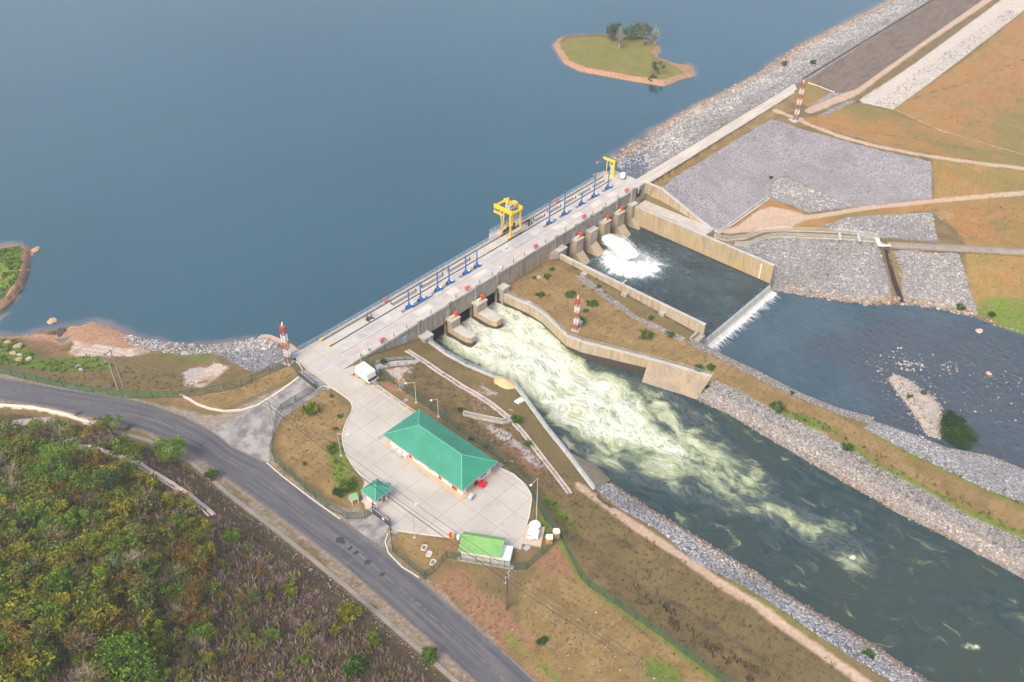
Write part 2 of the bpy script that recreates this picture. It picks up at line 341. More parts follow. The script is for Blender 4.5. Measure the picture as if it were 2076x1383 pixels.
ex = []
for y in np.arange(-30, 260, 1.15):
    for x in np.arange(20, 470, 1.15):
        jx, jy = x+RNG.uniform(-.3, .3), y+RNG.uniform(-.3, .3)
        if y > 152 and x < 255 and not (x < 62 and y > 140): continue
        u, v = proj((jx, jy, -3.0))
        if -130 < u < 2210 and -110 < v < 1500 and jx > 10:
            if 97 < jx < 201 and 129.2 < jy < 141: continue
            ex.append((jx, jy))
fine_lines = []
for ln in TL:
    q = []
    for a, b in zip(ln[:-1], ln[1:]):
        L = math.hypot(b[0]-a[0], b[1]-a[1]); n = max(1, int(L/1.5)) if L < 300 else 1
        q += [tuple(a[k]+(b[k]-a[k])*i/n for k in range(3)) for i in range(n)]
    q.append(ln[-1]); fine_lines.append(q)
XYF, ZF, FF = cdt(fine_lines, ex)
for i in np.where(np.isnan(ZF))[0]: ZF[i] = hz(XYF[i][0], XYF[i][1])

# ------------------------------------------------------------------ signed distance to plan polygons
def sdf(P2, poly):
    poly = np.asarray(poly, float)[:, :2]; n = len(poly); d = np.full(len(P2), 1e9); ins = np.zeros(len(P2), bool)
    for i in range(n):
        a, b = poly[i], poly[(i+1) % n]; e = b-a; wv = P2-a
        t = np.clip((wv@e)/max(e@e, 1e-9), 0, 1); d = np.minimum(d, np.hypot(*(wv-t[:, None]*e).T))
        c1 = (a[1] <= P2[:, 1]) != (b[1] <= P2[:, 1])
        if abs(e[1]) > 1e-9: ins ^= c1 & (P2[:, 0] < a[0]+(P2[:, 1]-a[1])/e[1]*e[0])
    return np.where(ins, d, -d)
def sdl(P2, line, half):                         # band of half-width around a polyline
    line = np.asarray(line, float)[:, :2]; d = np.full(len(P2), 1e9)
    for a, b in zip(line[:-1], line[1:]):
        e = b-a; wv = P2-a; t = np.clip((wv@e)/max(e@e, 1e-9), 0, 1); d = np.minimum(d, np.hypot(*(wv-t[:, None]*e).T))
    return half-d
# ------------------------------------------------------------------ ground cover (kinds of ground, each with its own outline)
REG = {}
def region(name, polys=(), lines=()):
    REG.setdefault(name, []); REG[name] += [('p', gps(p) if len(p[0]) == 2 else p) for p in polys]+[('l', (gps(l) if len(l[0]) == 2 else l), h) for l, h in lines]
HILL = [(-140,832),(0,838),(60,843),(100,852),(200,870),(300,907),(390,952),(470,1017),(560,1087),(700,1197),(860,1337),(965,1425),(960,1500),(-140,1500)]
region('hill', [HILL])
region('hillred', [[(150,905),(300,960),(440,1055),(560,1130),(700,1260),(820,1340),(700,1300),(560,1190),(420,1090),(330,1010),(240,960)], [(560,1180),(640,1230),(720,1290),(700,1330),(600,1280)]])
region('gully', lines=[([(1500,1200),(1440,1180),(1380,1140),(1300,1090)], .25), ([(1420,1250),(1500,1310),(1600,1370)], .5), ([(1335,1205),(1400,1240),(1440,1275)], .6), ([(1700,262),(1850,280),(2000,310)], .3), ([(1850,200),(1950,170),(2076,120)], .35), ([(900,860),(980,930),(1060,1000),(1110,1070)], .3), ([(1140,1110),(1240,1230),(1330,1300)], .3), ([(880,1180),(960,1260),(1060,1370)], .25), ([(800,760),(850,790),(900,830)], .3)])
region('soil', [[(870,1180),(930,1150),(1010,1215),(1080,1300),(1090,1340),(1000,1290),(930,1225)], [(1085,1150),(1135,1095),(1165,1165),(1120,1170)], [(1040,1350),(1120,1383),(1180,1450),(1100,1450)], [(910,1085),(935,1090),(930,1120),(880,1118)],
    [(1030,1120),(1070,1090),(1120,1080),(1100,1100),(1060,1130)], [(330,790),(420,800),(400,820),(320,815)], [(1020,580),(1110,522),(1128,530),(1085,545),(1030,590)],
    [(935,780),(965,800),(1000,860),(960,850)], [(1010,905),(1080,960),(1110,955),(1060,900)], [(715,741),(735,757),(745,752),(735,735)], [(755,770),(850,822),(900,850),(860,812),(790,775)], [(130,690),(140,700),(110,718),(60,700),(20,690),(60,684)], [(1040,905),(1075,935),(1110,965),(1095,975)]],
    [([(865,1185),(930,1245),(1000,1310),(1080,1390),(1150,1460)], 1.3), ([(1640,1300),(1560,1250),(1440,1180)], .4)])
region('rock', [[(780,748),(850,742),(835,760),(800,758)], [(800,770),(830,778),(815,790)], [(955,790),(975,800),(985,820),(955,815)], [(970,855),(1020,870),(1080,915),(1108,950),(1085,945),(1030,905)], [(690,1090),(760,1180),(700,1160)], [(965,770),(1010,800),(990,800)], [(1022,812),(1050,835),(1035,832)], [(85,845),(130,852),(60,890),(-20,885),(0,860)],
    [(470,1075),(560,1150),(620,1220),(580,1200),(500,1120)], [(360,760),(440,730),(430,770),(370,785)], [(140,660),(190,654),(230,690),(260,710),(200,712),(150,690)]])
region('dry', [[(1585,208),(1430,302),(1300,385),(1340,384),(1369,359),(1436,320),(1563,240),(1610,225)], [(1030,590),(1110,530),(1170,560),(1300,640),(1395,690),(1480,738),(1700,845),(1900,945),(2200,1090),(2200,1160),(1960,1042),(1650,870),(1440,765),(1180,692)], [(560,830),(640,785),(705,825),(700,880),(690,930),(720,985),(740,1050),(600,960),(550,900)], [(370,800),(600,740),(605,760),(450,832),(400,828)], [(790,1080),(930,1095),(930,1115),(870,1165),(810,1130)], [(1150,1100),(1250,1225),(1460,1383),(1540,1460),(1180,1460),(1050,1330),(1060,1180)]])
region('orange', [[(1560,225),(1640,240),(1760,205),(1812,222),(1960,120),(2080,20),(2300,-120),(2300,560),(1965,545),(1950,480),(1900,430),(1890,320),(1700,270)], [(1640,160),(1690,192),(1640,217),(1600,200)], [(1960,520),(2200,520),(2200,680),(2060,670),(1968,622)], [(1470,470),(1561,402),(1600,418),(1640,440),(1700,430),(1900,405),(1895,425),(1700,450),(1640,470),(1540,470)]])
region('green', [[(2076,610),(2200,600),(2200,760),(2060,675),(1975,630),(2010,600)], [(-60,690),(0,686),(40,690),(60,715),(90,730),(150,724),(200,725),(235,745),(190,750),(120,755),(60,745),(-60,735)], [(300,720),(420,718),(440,735),(400,745),(330,745)], [(680,900),(695,880),(700,920),(720,975),(735,1010),(690,1000),(672,960),(665,920)], [(1310,1330),(1370,1350),(1390,1400),(1310,1380)], [(-60,500),(0,510),(45,503),(48,530),(35,570),(10,605),(-60,615)],
    [(1570,830),(1640,845),(1720,885),(1690,880),(1600,850)], [(1740,930),(1800,960),(1860,1000),(1810,985)], [(1950,1020),(2060,1075),(2150,1110),(2010,1060)], [(1100,1000),(1150,1040),(1170,1070),(1140,1060),(1105,1020)], [(1080,1045),(1110,1050),(1125,1085),(1095,1090)], [(1225,690),(1230,700)]],
    [([(1030,1290),(1060,1320),(1110,1360),(1150,1400)], .35), ([(1140,1100),(1180,1170),(1240,1222),(1340,1290),(1460,1383)], .5), ([(0,752),(130,782),(250,800),(370,797)], .7), ([(1730,1330),(1600,1255),(1480,1180)], .3), ([(1720,900),(1780,942),(1880,994),(1954,1036),(2076,1090)], .8), ([(1770,880),(1860,930),(1960,978),(2076,1030)], .45), ([(1560,822),(1650,866)], .6)])
region('islet', [ISLET_T]); region('sandpale', [[(140,661),(170,657),(192,653),(230,668),(255,690),(290,708),(330,722),(300,728),(240,722),(200,722),(160,724),(140,715),(150,695)], [(480,1090-640),(1,1),(2,1)] if 0 else [(1500,455),(1540,425),(1590,425),(1630,440),(1600,458),(1540,462)], [(370,780),(440,732),(465,745),(410,786)], [(400,842),(450,852),(520,838),(590,790),(560,815),(470,880),(440,870)], [(780,748),(830,742),(815,765),(830,778),(810,790),(800,768)]])
region('shore', lines=[([p[:2] for p in ISLET]+[ISLET[0]], 1.9), (ISLET_W, 1.8), (SHORE_R, 1.6), (SHORE_L[1:13], 1.2)], polys=[[(1320,110),(1345,122),(1410,134),(1422,156),(1380,155),(1390,145)], [(140,660),(190,652),(250,675),(320,705),(250,708),(150,690)]])
region('rip', [[(1212,334),(1314,269),(1480,177),(1561,132),(1688,57),(1801,-2),(1900,-55),(2050,-100),(1890,0),(1640,160),(1610,172),(1480,253),(1340,335),(1290,357),(1270,345),(1245,348)],
    RIPB_T+RIPB_W[::-1], [p[:2] for p in RIPI_T]+RIPI_W[::-1], [p[:2] for p in RIPD_T]+[p[:2] for p in GAB2[::-1]], [(245,676),(290,688),(400,702),(450,699),(500,692),(535,684),(575,700),(580,730),(520,755),(440,718),(380,722),(310,712),(260,700)],
    [(1567,588),(1545,548),(1480,500),(1555,486),(1583,482),(1780,493),(1800,560),(1810,605),(1755,617)], [(1830,540),(1810,510),(1855,500),(1870,512),(1945,512),(1970,600),(1985,640),(1828,615)],
    [(1665,457),(1720,440),(1890,430),(1900,490),(1780,482)], [(1561,402),(1565,370),(1590,358),(1640,380),(1725,420),(1640,432),(1600,415)], [(1640,217),(1655,208),(1690,187),(1706,191)], [(1665,230),(1725,203),(1738,205),(1670,238)], [(1165,560),(1180,557),(1290,640),(1395,688),(1385,695),(1280,645)]])
region('greyslope', [[(1340,384),(1369,358),(1436,318),(1496,281),(1564,241),(1642,267),(1769,301),(1888,328),(1889,402),(1726,421),(1640,378),(1592,356),(1563,370),(1561,399),(1455,470),(1400,432)]])
region('darkband', [[(1637,160),(1890,0),(2050,-100),(2140,-100),(1992,0),(1850,100),(1735,182),(1700,190)]])
region('toe', [[(1740,206),(1850,132),(2035,-4),(2160,-90),(2200,-60),(2080,18),(1880,172),(1808,222)]])
region('track', lines=[([(1572,224),(1613,240),(1640,252),(1700,275),(1769,294),(1880,316),(2000,332),(2090,342),(2200,352)], 1.1), ([(1470,470),(1540,450),(1600,450),(1640,441),(1760,421),(1890,408),(2000,398),(2090,391),(2200,384)], 1.1), ([(1640,226),(1690,205),(1735,185),(1850,101),(2005,-2),(2120,-75)], 1.5), ([(1174,984),(1223,1020),(1290,1068),(1349,1106),(1402,1141),(1465,1186),(1524,1221),(1594,1274),(1664,1323),(1740,1378),(1850,1455)], 1.0), ([(1812,222),(1900,262),(2000,292),(2090,318)], .35)],
    polys=[[(1470,475),(1500,455),(1560,418),(1600,425),(1640,440),(1600,462),(1540,468)], [(740,250),(741,250),(740,251)]])
region('shoulder', lines=[(ROAD_N[:14], .55), (ROAD_S, .6), ([(385,930),(470,1003),(560,1068),(700,1178),(860,1315),(960,1402)], .5)], polys=[[(300,815),(440,845),(560,790),(600,770),(640,785),(560,830),(540,880),(560,940),(500,900),(440,880),(330,840)], [(0,768),(80,785),(140,795),(150,800),(0,775)], [(640,1015),(750,1040),(800,1090),(785,1115),(700,1070)]])
region('whitekerb', lines=[([(-100,800),(0,824),(60,826),(100,833),(150,845),(185,860)], .7)], polys=[[(1470,468),(1475,468),(1472,470)]])
PF = XYF; CLS = {}
for k, lst in REG.items():
    d = np.full(len(PF), -50.0)
    for it in lst: d = np.maximum(d, sdf(PF, it[1]) if it[0] == 'p' else sdl(PF, it[1], it[2]))
    CLS[k] = np.clip(d, -20, 20)
# rough natural ground: small height noise everywhere but on levelled ground
apr = CLS['soil']*0
nz = np.array([noise.fractal(Vector((x*.22, y*.22, 3.1)), 1.0, 2.0, 4) for x, y in PF])
flat = (np.abs(ZF-Z0) < .12) & (PF[:, 0] < 300) & (CLS['hill'] < .5)
amp = np.where(flat, 0.0, 0.12); amp = np.where(CLS['hill'] > 1, 0.55, amp); amp = np.where((CLS['rip'] > .3), 0.18, amp); amp = np.where(np.abs(ZF-ZR) < .6, .16, amp)
nearwall = np.maximum.reduce([sdl(PF, WALL_L, 1.3), sdl(PF, WALL_R, 1.3), sdl(PF, [(BX0, 128), (BX0, 80)], 1.2), sdl(PF, [(BX1+.3, 128), (BX1+.3, 82)], 1.2), sdl(PF, [(96, 128.3), (202, 128.3)], 1.2), sdl(PF, [(201, 128), (201, 103)], 1.0), sdl(PF, P(*GAB_P), 1), sdl(PF, P(*GAB2), 1)])
amp = np.where(nearwall > 0, 0, amp)
ZG = ZF + amp*nz
V = np.c_[PF, ZG]
ground = np_mesh('ground', V, FF, smooth=True); tag(ground, kind='structure')
for k, d in CLS.items():
    a = ground.data.attributes.new('m_'+k, 'FLOAT', 'POINT'); a.data.foreach_set('value', d.astype(np.float32))
gtree = BVHTree.FromPolygons([tuple(p) for p in V], [tuple(int(a) for a in t) for t in FF])
def hg(x, y):
    r = gtree.ray_cast(Vector((x, y, 200)), Vector((0, 0, -1))); return r[0].z if r[0] else -8.0

t = NT('ground_cover')
nb, nm, nf, nff = t.noise(.045, 4, .6), t.noise(.22, 5, .62), t.noise(1.3, 5, .65), t.noise(5.0, 4, .7)
edge = t.math('ADD', t.math('MULTIPLY', t.math('SUBTRACT', nm, .5), 3.2), t.math('MULTIPLY', t.math('SUBTRACT', nf, .5), 1.7))
stc = t.voro(1.7, 'Color'); std = t.voro(1.7, 'Distance')
sts = t.voro(3.6, 'Color')
def gray(c):
    q = t.n('ShaderNodeSeparateColor'); t.l(c, q.inputs[0]); return q.outputs[0]
g1, g2 = gray(stc), gray(sts)
def two(a, b, f, lo=.35, hi=.65): return t.mix(t.ss(f, lo, hi), a, b)
def speck(base, a, b, f, lo, hi, amt): return t.mix(t.math('MULTIPLY', t.ss(f, lo, hi), amt), base, t.mix(nff, a, b))
nt2, nt3 = t.noise(2.2, 4, .75), t.noise(.9, 5, .72); ns1, ns2 = t.noise(.7, 6, .7, t.scalev(t.pos(), .22, 1, 1), .3), t.noise(.35, 6, .7, t.scalev(t.pos(), 1, .3, 1), .4)
col = two((.13,.098,.045), (.215,.150,.068), nm); col = two(col, (.155,.122,.052), nb); col = speck(col, (.06,.055,.025), (.10,.075,.04), nf, .52, .72, .55); col = speck(col, (.05,.075,.02), (.07,.09,.03), t.noise(.5, 6, .7), .57, .70, .55); col = speck(col, (.055,.045,.025), (.085,.065,.03), nt2, .54, .66, .7); col = speck(col, (.28,.20,.12), (.24,.16,.09), nt3, .60, .70, .55)
def layer(name, c, soft=.35, nzamp=1.0, bias=0.0):
    global col
    f = t.attr('m_'+name); f = t.math('ADD', f, t.math('MULTIPLY_ADD', edge, nzamp, bias)); col = t.mix(t.ss(f, -soft, soft), col, c)
c = two((.075,.05,.036), (.12,.085,.055), nf); c = two(c, (.085,.075,.035), nm, .4, .7); c = speck(c, (.045,.06,.02), (.09,.10,.03), t.noise(.9, 6, .72), .5, .68, .7); layer('hill', c, .6, .8)
layer('hillred', two((.105,.06,.056), (.16,.10,.088), nf), .9, 1.2)
c = speck(two((.195,.132,.052), (.265,.185,.082), nm), (.13,.09,.042), (.16,.115,.05), nf, .48, .7, .65); c = speck(c, (.09,.07,.03), (.12,.085,.04), nt2, .55, .68, .6); c = speck(c, (.11,.11,.035), (.13,.12,.045), nt3, .6, .72, .5); c = speck(c, (.15,.105,.05), (.17,.12,.055), ns1, .52, .64, .7); c = speck(c, (.31,.22,.12), (.28,.20,.10), ns2, .56, .66, .6); layer('dry', c, .5, .6)
c = two((.315,.155,.05), (.315,.19,.068), nm); c = two(c, (.20,.165,.05), t.noise(.028, 5, .6, None, .6), .42, .62); c = speck(c, (.16,.095,.042), (.20,.12,.055), nf, .48, .72, .75); c = speck(c, (.12,.085,.035), (.15,.11,.05), nt2, .55, .68, .55); c = speck(c, (.34,.22,.13), (.30,.18,.09), nt3, .62, .72, .5); c = speck(c, (.17,.115,.05), (.20,.14,.06), ns1, .52, .64, .7); c = speck(c, (.36,.215,.11), (.33,.20,.10), ns2, .57, .68, .6); c = speck(c, (.10,.12,.035), (.14,.14,.045), t.noise(.11, 6, .7), .58, .68, .6); layer('orange', c, .6, .5)
layer('soil', speck(two((.20,.105,.062), (.27,.16,.09), nf), (.13,.09,.045), (.17,.12,.06), nt3, .48, .68, .7), .9, 1.6, -.2)
layer('gully', two((.085,.062,.038), (.13,.095,.055), nf), .5, 1.1, -.1)
layer('rock', two((.34,.29,.27), (.42,.37,.35), nf), .5, 1.5, -.4)
c = two((.085,.145,.02), (.16,.19,.035), nf); c = speck(c, (.16,.13,.05), (.2,.15,.06), nm, .54, .66, .7); layer('green', c, .8, .8, .1)
layer('sandpale', speck(two((.40,.31,.24), (.52,.45,.38), nf), (.30,.17,.09), (.36,.22,.13), nm, .5, .64, .8), .5, .7)
layer('islet', speck(two((.145,.145,.035), (.185,.165,.05), nm), (.09,.11,.03), (.26,.14,.07), nf, .5, .75, .6), .5, .6)
layer('shore', speck(two((.26,.14,.08), (.36,.235,.155), nf), (.2,.1,.06), (.42,.33,.25), nt3, .52, .7, .7), .35, .55)
layer('track', two((.38,.27,.19), (.46,.35,.26), nf), .5, .3)
layer('shoulder', speck(two((.20,.165,.13), (.285,.245,.205), nf), (.13,.10,.06), (.16,.12,.07), nt3, .5, .68, .7), .6, .9, -.1)
layer('whitekerb', (.55,.48,.38), .3, .35)
layer('darkband', speck(speck(two((.13,.10,.078), (.19,.15,.12), nf), (.075,.062,.05), (.10,.085,.07), ns1, .46, .62, .7), (.27,.23,.19), (.24,.20,.16), nt3, .6, .72, .5), .3, .1)
layer('toe', two((.40,.36,.31), (.50,.455,.40), g2), .4, .15)
c = t.mix(g2, (.165,.16,.17), (.37,.35,.365)); c = two(c, (.25,.235,.245), nm, .45, .7); c = two(c, (.19,.18,.185), t.noise(.09, 5, .65), .45, .7); c = speck(c, (.22,.17,.08), (.16,.15,.05), t.noise(.06, 5, .7), .60, .70, .7); layer('greyslope', c, .3, .45)
c = t.mix(g2, (.12,.115,.115), (.29,.28,.27)); layer('rip', c, .25, .5)
t.bump(t.math('ADD', t.math('MULTIPLY', nff, .5), nf), .7, .25)
ground.data.materials.append(t.done(col, .95, spec=.1))

# ------------------------------------------------------------------ water
def sheet(name, poly, z, step, fz=None, keep=None):
    """horizontal sheet over a plan polygon, meshed at the given step, with optional height function"""
    poly = [(p[0], p[1]) for p in poly]; xs = [p[0] for p in poly]; ys = [p[1] for p in poly]
    bd = []
    for a, b in zip(poly, poly[1:]+poly[:1]):
        n = max(1, int(math.hypot(b[0]-a[0], b[1]-a[1])/step)); bd += [(a[0]+(b[0]-a[0])*i/n, a[1]+(b[1]-a[1])*i/n, z) for i in range(n)]
    gx, gy = np.meshgrid(np.arange(min(xs), max(xs), step), np.arange(min(ys), max(ys), step)); q = np.c_[gx.ravel(), gy.ravel()]+RNG.uniform(-.2, .2, (gx.size, 2))*step
    q = q[sdf(q, poly) > step*.35]
    xy, _, f = cdt([bd+[bd[0]]], q)
    cen = xy[f].mean(1); f = f[sdf(cen, poly) > 0]
    z = np.full(len(xy), float(z)) if fz is None else fz(xy)
    return np_mesh(name, np.c_[xy, z], f, smooth=True), xy
# reservoir: a fine part in view and a far part out to the horizon
res, xr = sheet('reservoir', [(-200,134.5),(97,134.5),(97,140.5),(201.5,140.5),(201.5,134.5),(640,134.5),(640,420),(-200,420)], ZR, 3.0)
bm = bmesh.new(); bm.from_mesh(res.data)
Rb = [(-3000,134.5),(-200,134.5),(-200,420),(640,420),(640,134.5),(3600,134.5),(3600,3500),(-3000,3500)]
bv = [bm.verts.new((x, y, ZR)) for x, y in Rb]; bm.faces.new([bv[0], bv[1], bv[2], bv[7]]); bm.faces.new([bv[2], bv[3], bv[6], bv[7]]); bm.faces.new([bv[3], bv[4], bv[5], bv[6]])
bmesh.ops.recalc_face_normals(bm, faces=bm.faces); bm.to_mesh(res.data); bm.free(); tag(res, kind='structure')
dep = np.array([ZR-hz(x, y) for x, y in xr]+[8.0]*8); a = res.data.attributes.new('depth', 'FLOAT', 'POINT'); a.data.foreach_set('value', np.clip(dep, -1, 9).astype(np.float32))
t = NT('reservoir_water'); dp = t.attr('depth')
col = t.mix(t.ss(t.noise(.012, 3, .5), .3, .7), (.005,.046,.058), (.009,.056,.069))
col = t.mix(t.ss(t.math('ADD', dp, t.math('MULTIPLY', t.math('SUBTRACT', t.noise(.12, 3, .5), .5), 1.6)), .95, -.3), col, (.15,.12,.10))
t.bump(t.math('ADD', t.noise(.9, 3, .6), t.math('MULTIPLY', t.noise(.16, 2, .5), .8)), .09, .4)
t.b.inputs['IOR'].default_value = 2.25
res.data.materials.append(t.done(col, t.math('MULTIPLY_ADD', t.ss(t.noise(.02, 5, .6, t.scalev(t.pos(), 1, .45, 1), .8), .35, .7), .14, .05), spec=.5))
# ------------------------------------------------------------------ concrete and paving materials
def concrete(name, base=(.36,.325,.27), gold=0.0, streak=.6, dark=.0, goldz=None, panel=0):
    t = NT(name); n1, n2 = t.noise(.35, 5, .6), t.noise(2.5, 5, .65)
    sv = t.noise(1.0, 4, .65, t.scalev(t.pos(), 1.7, 1.7, .12), .3); sv2 = t.noise(1.0, 5, .65, t.scalev(t.pos(), .22, .22, .16))
    c = t.mix(t.ss(n1, .3, .7), tuple(x*.86 for x in base), tuple(min(1, x*1.1) for x in base)); c = t.mix(t.math('MULTIPLY', t.ss(n2, .45, .8), .35), c, tuple(x*.62 for x in base))
    gz_ = gold
    if goldz: q = t.n('ShaderNodeSeparateXYZ'); t.l(t.pos(), q.inputs[0]); gz_ = t.math('MULTIPLY', t.ss(t.math('ADD', q.outputs[2], t.math('MULTIPLY', t.math('SUBTRACT', sv, .5), 2.5)), goldz[0], goldz[1]), gold)
    if gold: c = t.mix(t.math('MULTIPLY', t.ss(t.math('ADD', sv2, t.math('MULTIPLY', t.math('SUBTRACT', n1, .5), .8)), .36, .66), gz_), c, (.40,.275,.12))
    if panel:
        q = t.n('ShaderNodeSeparateXYZ'); t.l(t.pos(), q.inputs[0])
        for ch, s_ in ((1, panel), (0, panel)):
            f = t.math('FRACT', t.math('MULTIPLY', q.outputs[ch], 1/s_)); d = t.math('MINIMUM', f, t.math('SUBTRACT', 1.0, f)); c = t.mix(t.math('MULTIPLY', t.ss(d, .05/s_, .02/s_), .45), c, tuple(x*.45 for x in base))
    if streak: c = t.mix(t.math('MULTIPLY', t.ss(sv, .46, .70), streak), c, (.11,.095,.08))
    if dark: c = t.mix(dark, c, (.06,.05,.04))
    t.bump(n2, .25, .05); return t.done(c, .9, spec=.2)
M_CON = concrete('weathered_concrete'); M_CONG = concrete('gold_stained_concrete', (.385,.335,.25), .5, .5); M_CONL = concrete('pale_concrete', (.415,.395,.355), 0, .12)
M_COND = concrete('streaked_concrete', (.31,.29,.26), .15, .9); M_WET0 = None; M_WET = paint('wet_concrete', (.06,.048,.038), .25, 1.2, .6)
M_SLAB = concrete('thin_slab', (.42,.39,.35), 0, 0)
M_DARK = paint('shade_black', (.012,.014,.018), .1, 1, .9)  # near-black; stands in for shade inside openings, also used for plain dark parts
def joints(t, c, sx, sy, ox, oy, w, jc, amt=.75):
    q = t.n('ShaderNodeSeparateXYZ'); t.l(t.pos(), q.inputs[0])
    for ch, s_, o_ in ((0, sx, ox), (1, sy, oy)):
        f = t.math('FRACT', t.math('MULTIPLY_ADD', q.outputs[ch], 1/s_, o_)); d = t.math('MINIMUM', f, t.math('SUBTRACT', 1.0, f)); c = t.mix(t.math('MULTIPLY', t.ss(d, w/s_, 0), amt), c, jc)
    return c
t = NT('apron_concrete'); c = t.mix(t.ss(t.noise(.12, 5, .6), .3, .7), (.345,.325,.29), (.44,.42,.38)); c = t.mix(t.math('MULTIPLY', t.ss(t.noise(.7, 6, .7), .48, .72), .5), c, (.36,.325,.28)); c = t.mix(t.math('MULTIPLY', t.ss(t.noise(.25, 3, .5), .6, .74), .35), c, (.47,.36,.25)); c = t.mix(t.math('MULTIPLY', t.ss(t.noise(.5, 6, .75, t.scalev(t.pos(), 1, .5, 1)), .56, .70), .55), c, (.27,.25,.22)); c = t.mix(t.math('MULTIPLY', t.ss(t.noise(1.8, 3, .6), .68, .73), .5), c, (.19,.175,.155))
q = t.n('ShaderNodeSeparateXYZ'); t.l(t.pos(), q.inputs[0]); vb = t.n('ShaderNodeTexWhiteNoise', noise_dimensions='2D'); cb = t.n('ShaderNodeCombineXYZ')
t.l(t.math('FLOOR', t.math('MULTIPLY_ADD', q.outputs[0], 1/4.7, .15)), cb.inputs[0]); t.l(t.math('FLOOR', t.math('MULTIPLY_ADD', q.outputs[1], 1/4.7, .3)), cb.inputs[1]); t.l(cb.outputs[0], vb.inputs['Vector'])
c = t.mix(t.math('MULTIPLY', vb.outputs['Value'], .28), c, (.36,.335,.30)); c = joints(t, c, 4.7, 4.7, .15, .3, .075, (.16,.145,.125)); M_APR = t.done(c, .85, spec=.25)
t = NT('road_asphalt'); ac, al = t.attr('across'), t.attr('along'); cb = t.n('ShaderNodeCombineXYZ'); t.l(t.math('MULTIPLY', ac, 9.0), cb.inputs[0]); t.l(t.math('MULTIPLY', al, .05), cb.inputs[1])
st_ = t.noise(1.0, 5, .65, cb.outputs[0]); c = t.mix(t.ss(st_, .3, .72), (.058,.062,.074), (.118,.115,.118)); c = t.mix(t.math('MULTIPLY', t.ss(t.noise(.35, 5, .65), .52, .74), .4), c, (.15,.135,.125)); c = t.mix(t.math('MULTIPLY', t.ss(t.noise(.5, 4, .6), .66, .72), .7), c, (.05,.055,.065))
e_ = t.math('ABSOLUTE', t.math('SUBTRACT', ac, .5)); c = t.mix(t.math('MULTIPLY', t.ss(t.math('ADD', e_, t.math('MULTIPLY', t.noise(1.2, 4, .6), .16)), .49, .60), .8), c, (.21,.175,.14)); c = t.mix(t.math('MULTIPLY', t.ss(t.math('ABSOLUTE', t.math('SUBTRACT', ac, .50)), .02, .005), t.math('MULTIPLY', t.ss(t.noise(.9, 3, .6), .4, .6), .35)), c, (.30,.28,.25)); M_ROAD = t.done(c, .85, spec=.25)
t = NT('driveway_asphalt'); c = t.mix(t.ss(t.noise(.28, 5, .65), .38, .62), (.14,.135,.135), (.30,.285,.27)); c = t.mix(t.math('MULTIPLY', t.ss(t.noise(1.5, 5, .7), .5, .75), .5), c, (.34,.30,.26)); M_DRV = t.done(c, .9, spec=.2)
def strip(name, L, Rr, mat, z, ns=40, na=6):
    def resamp(l, n):
        l = np.array([(p[0], p[1]) for p in l]); s_ = np.r_[0, np.cumsum(np.hypot(*np.diff(l, axis=0).T))]; u = np.linspace(0, s_[-1], n); return np.c_[np.interp(u, s_, l[:, 0]), np.interp(u, s_, l[:, 1])]
    a, b = resamp(L, ns), resamp(Rr, ns); Vv, ac, al = [], [], []; dist = np.r_[0, np.cumsum(np.hypot(*np.diff(a, axis=0).T))]
    for i in range(ns):
        for j in range(na+1):
            p = a[i]+(b[i]-a[i])*j/na; Vv.append((p[0], p[1], z if not callable(z) else z(p[0], p[1]))); ac.append(j/na); al.append(dist[i])
    F = [(i*(na+1)+j, i*(na+1)+j+1, (i+1)*(na+1)+j+1, (i+1)*(na+1)+j) for i in range(ns-1) for j in range(na)]
    o = np_mesh(name, Vv, F, mat)
    for nm, d in (('across', ac), ('along', al)): o.data.attributes.new(nm, 'FLOAT', 'POINT').data.foreach_set('value', np.array(d, np.float32))
    return o
tag(strip('road', ROAD_N_XY, ROAD_S_XY, M_ROAD, .02, 90, 8), kind='structure')
def slab(name, pts, z0, z1, mat, kind='structure', parent=None):
    m = MB(); m.prism([(p[0], p[1]) for p in pts], z0, z1); o = m.build(name, mat, parent)
    if kind and parent is None: tag(o, kind=kind)
    return o
APRON = [(88.5,128.25),(91.5,128.25),(91.5,140.35),(85.3,140.5)]+[G(*p)[:2] for p in ((600,728),(604,733),(620,747.6),(657,774.8),(668,784.6),(676.9,789.3),(690,798),(704,808),(711,815),(714.5,825),(713.5,835),(704,852.5),(697,869.7),(694,884),(695.4,900),(701.4,921),(714,943.6),(739.5,973.9),(733,1000),(740,1030),(757,1040),(790,1067),(796.8,1074),(873,1085),(930.4,1092),(1020,1106),(1056.5,1114),(1059,1102.6),(1067,1064),(1072.8,1047.5),(1075,1032.7),(1077.5,1015),(1076.8,1004),(1067,985),(1041.8,962.7),(1011.6,948.4),(838,830.7),(806,808),(761.8,776.6),(757,770),(716,741.5))]
slab('concrete_yard', APRON[::-1], -.35, .03, M_APR)
DRV = [G(*p)[:2] for p in ((620,748),(657,774.8),(668,784.6),(640,803),(600,830),(572,848),(558,872),(546,903),(547,938),(500,925),(440,886),(428,872),(455,858),(490,840),(540,808),(590,775),(607,763))]
slab('driveway', DRV, -.3, .012, M_DRV)
slab('gate_driveway', [G(*p)[:2] for p in ((700,1054),(722,1058),(745,1048),(757,1040),(790,1067),(781,1082),(779,1112),(735,1083))], -.3, .014, M_DRV)
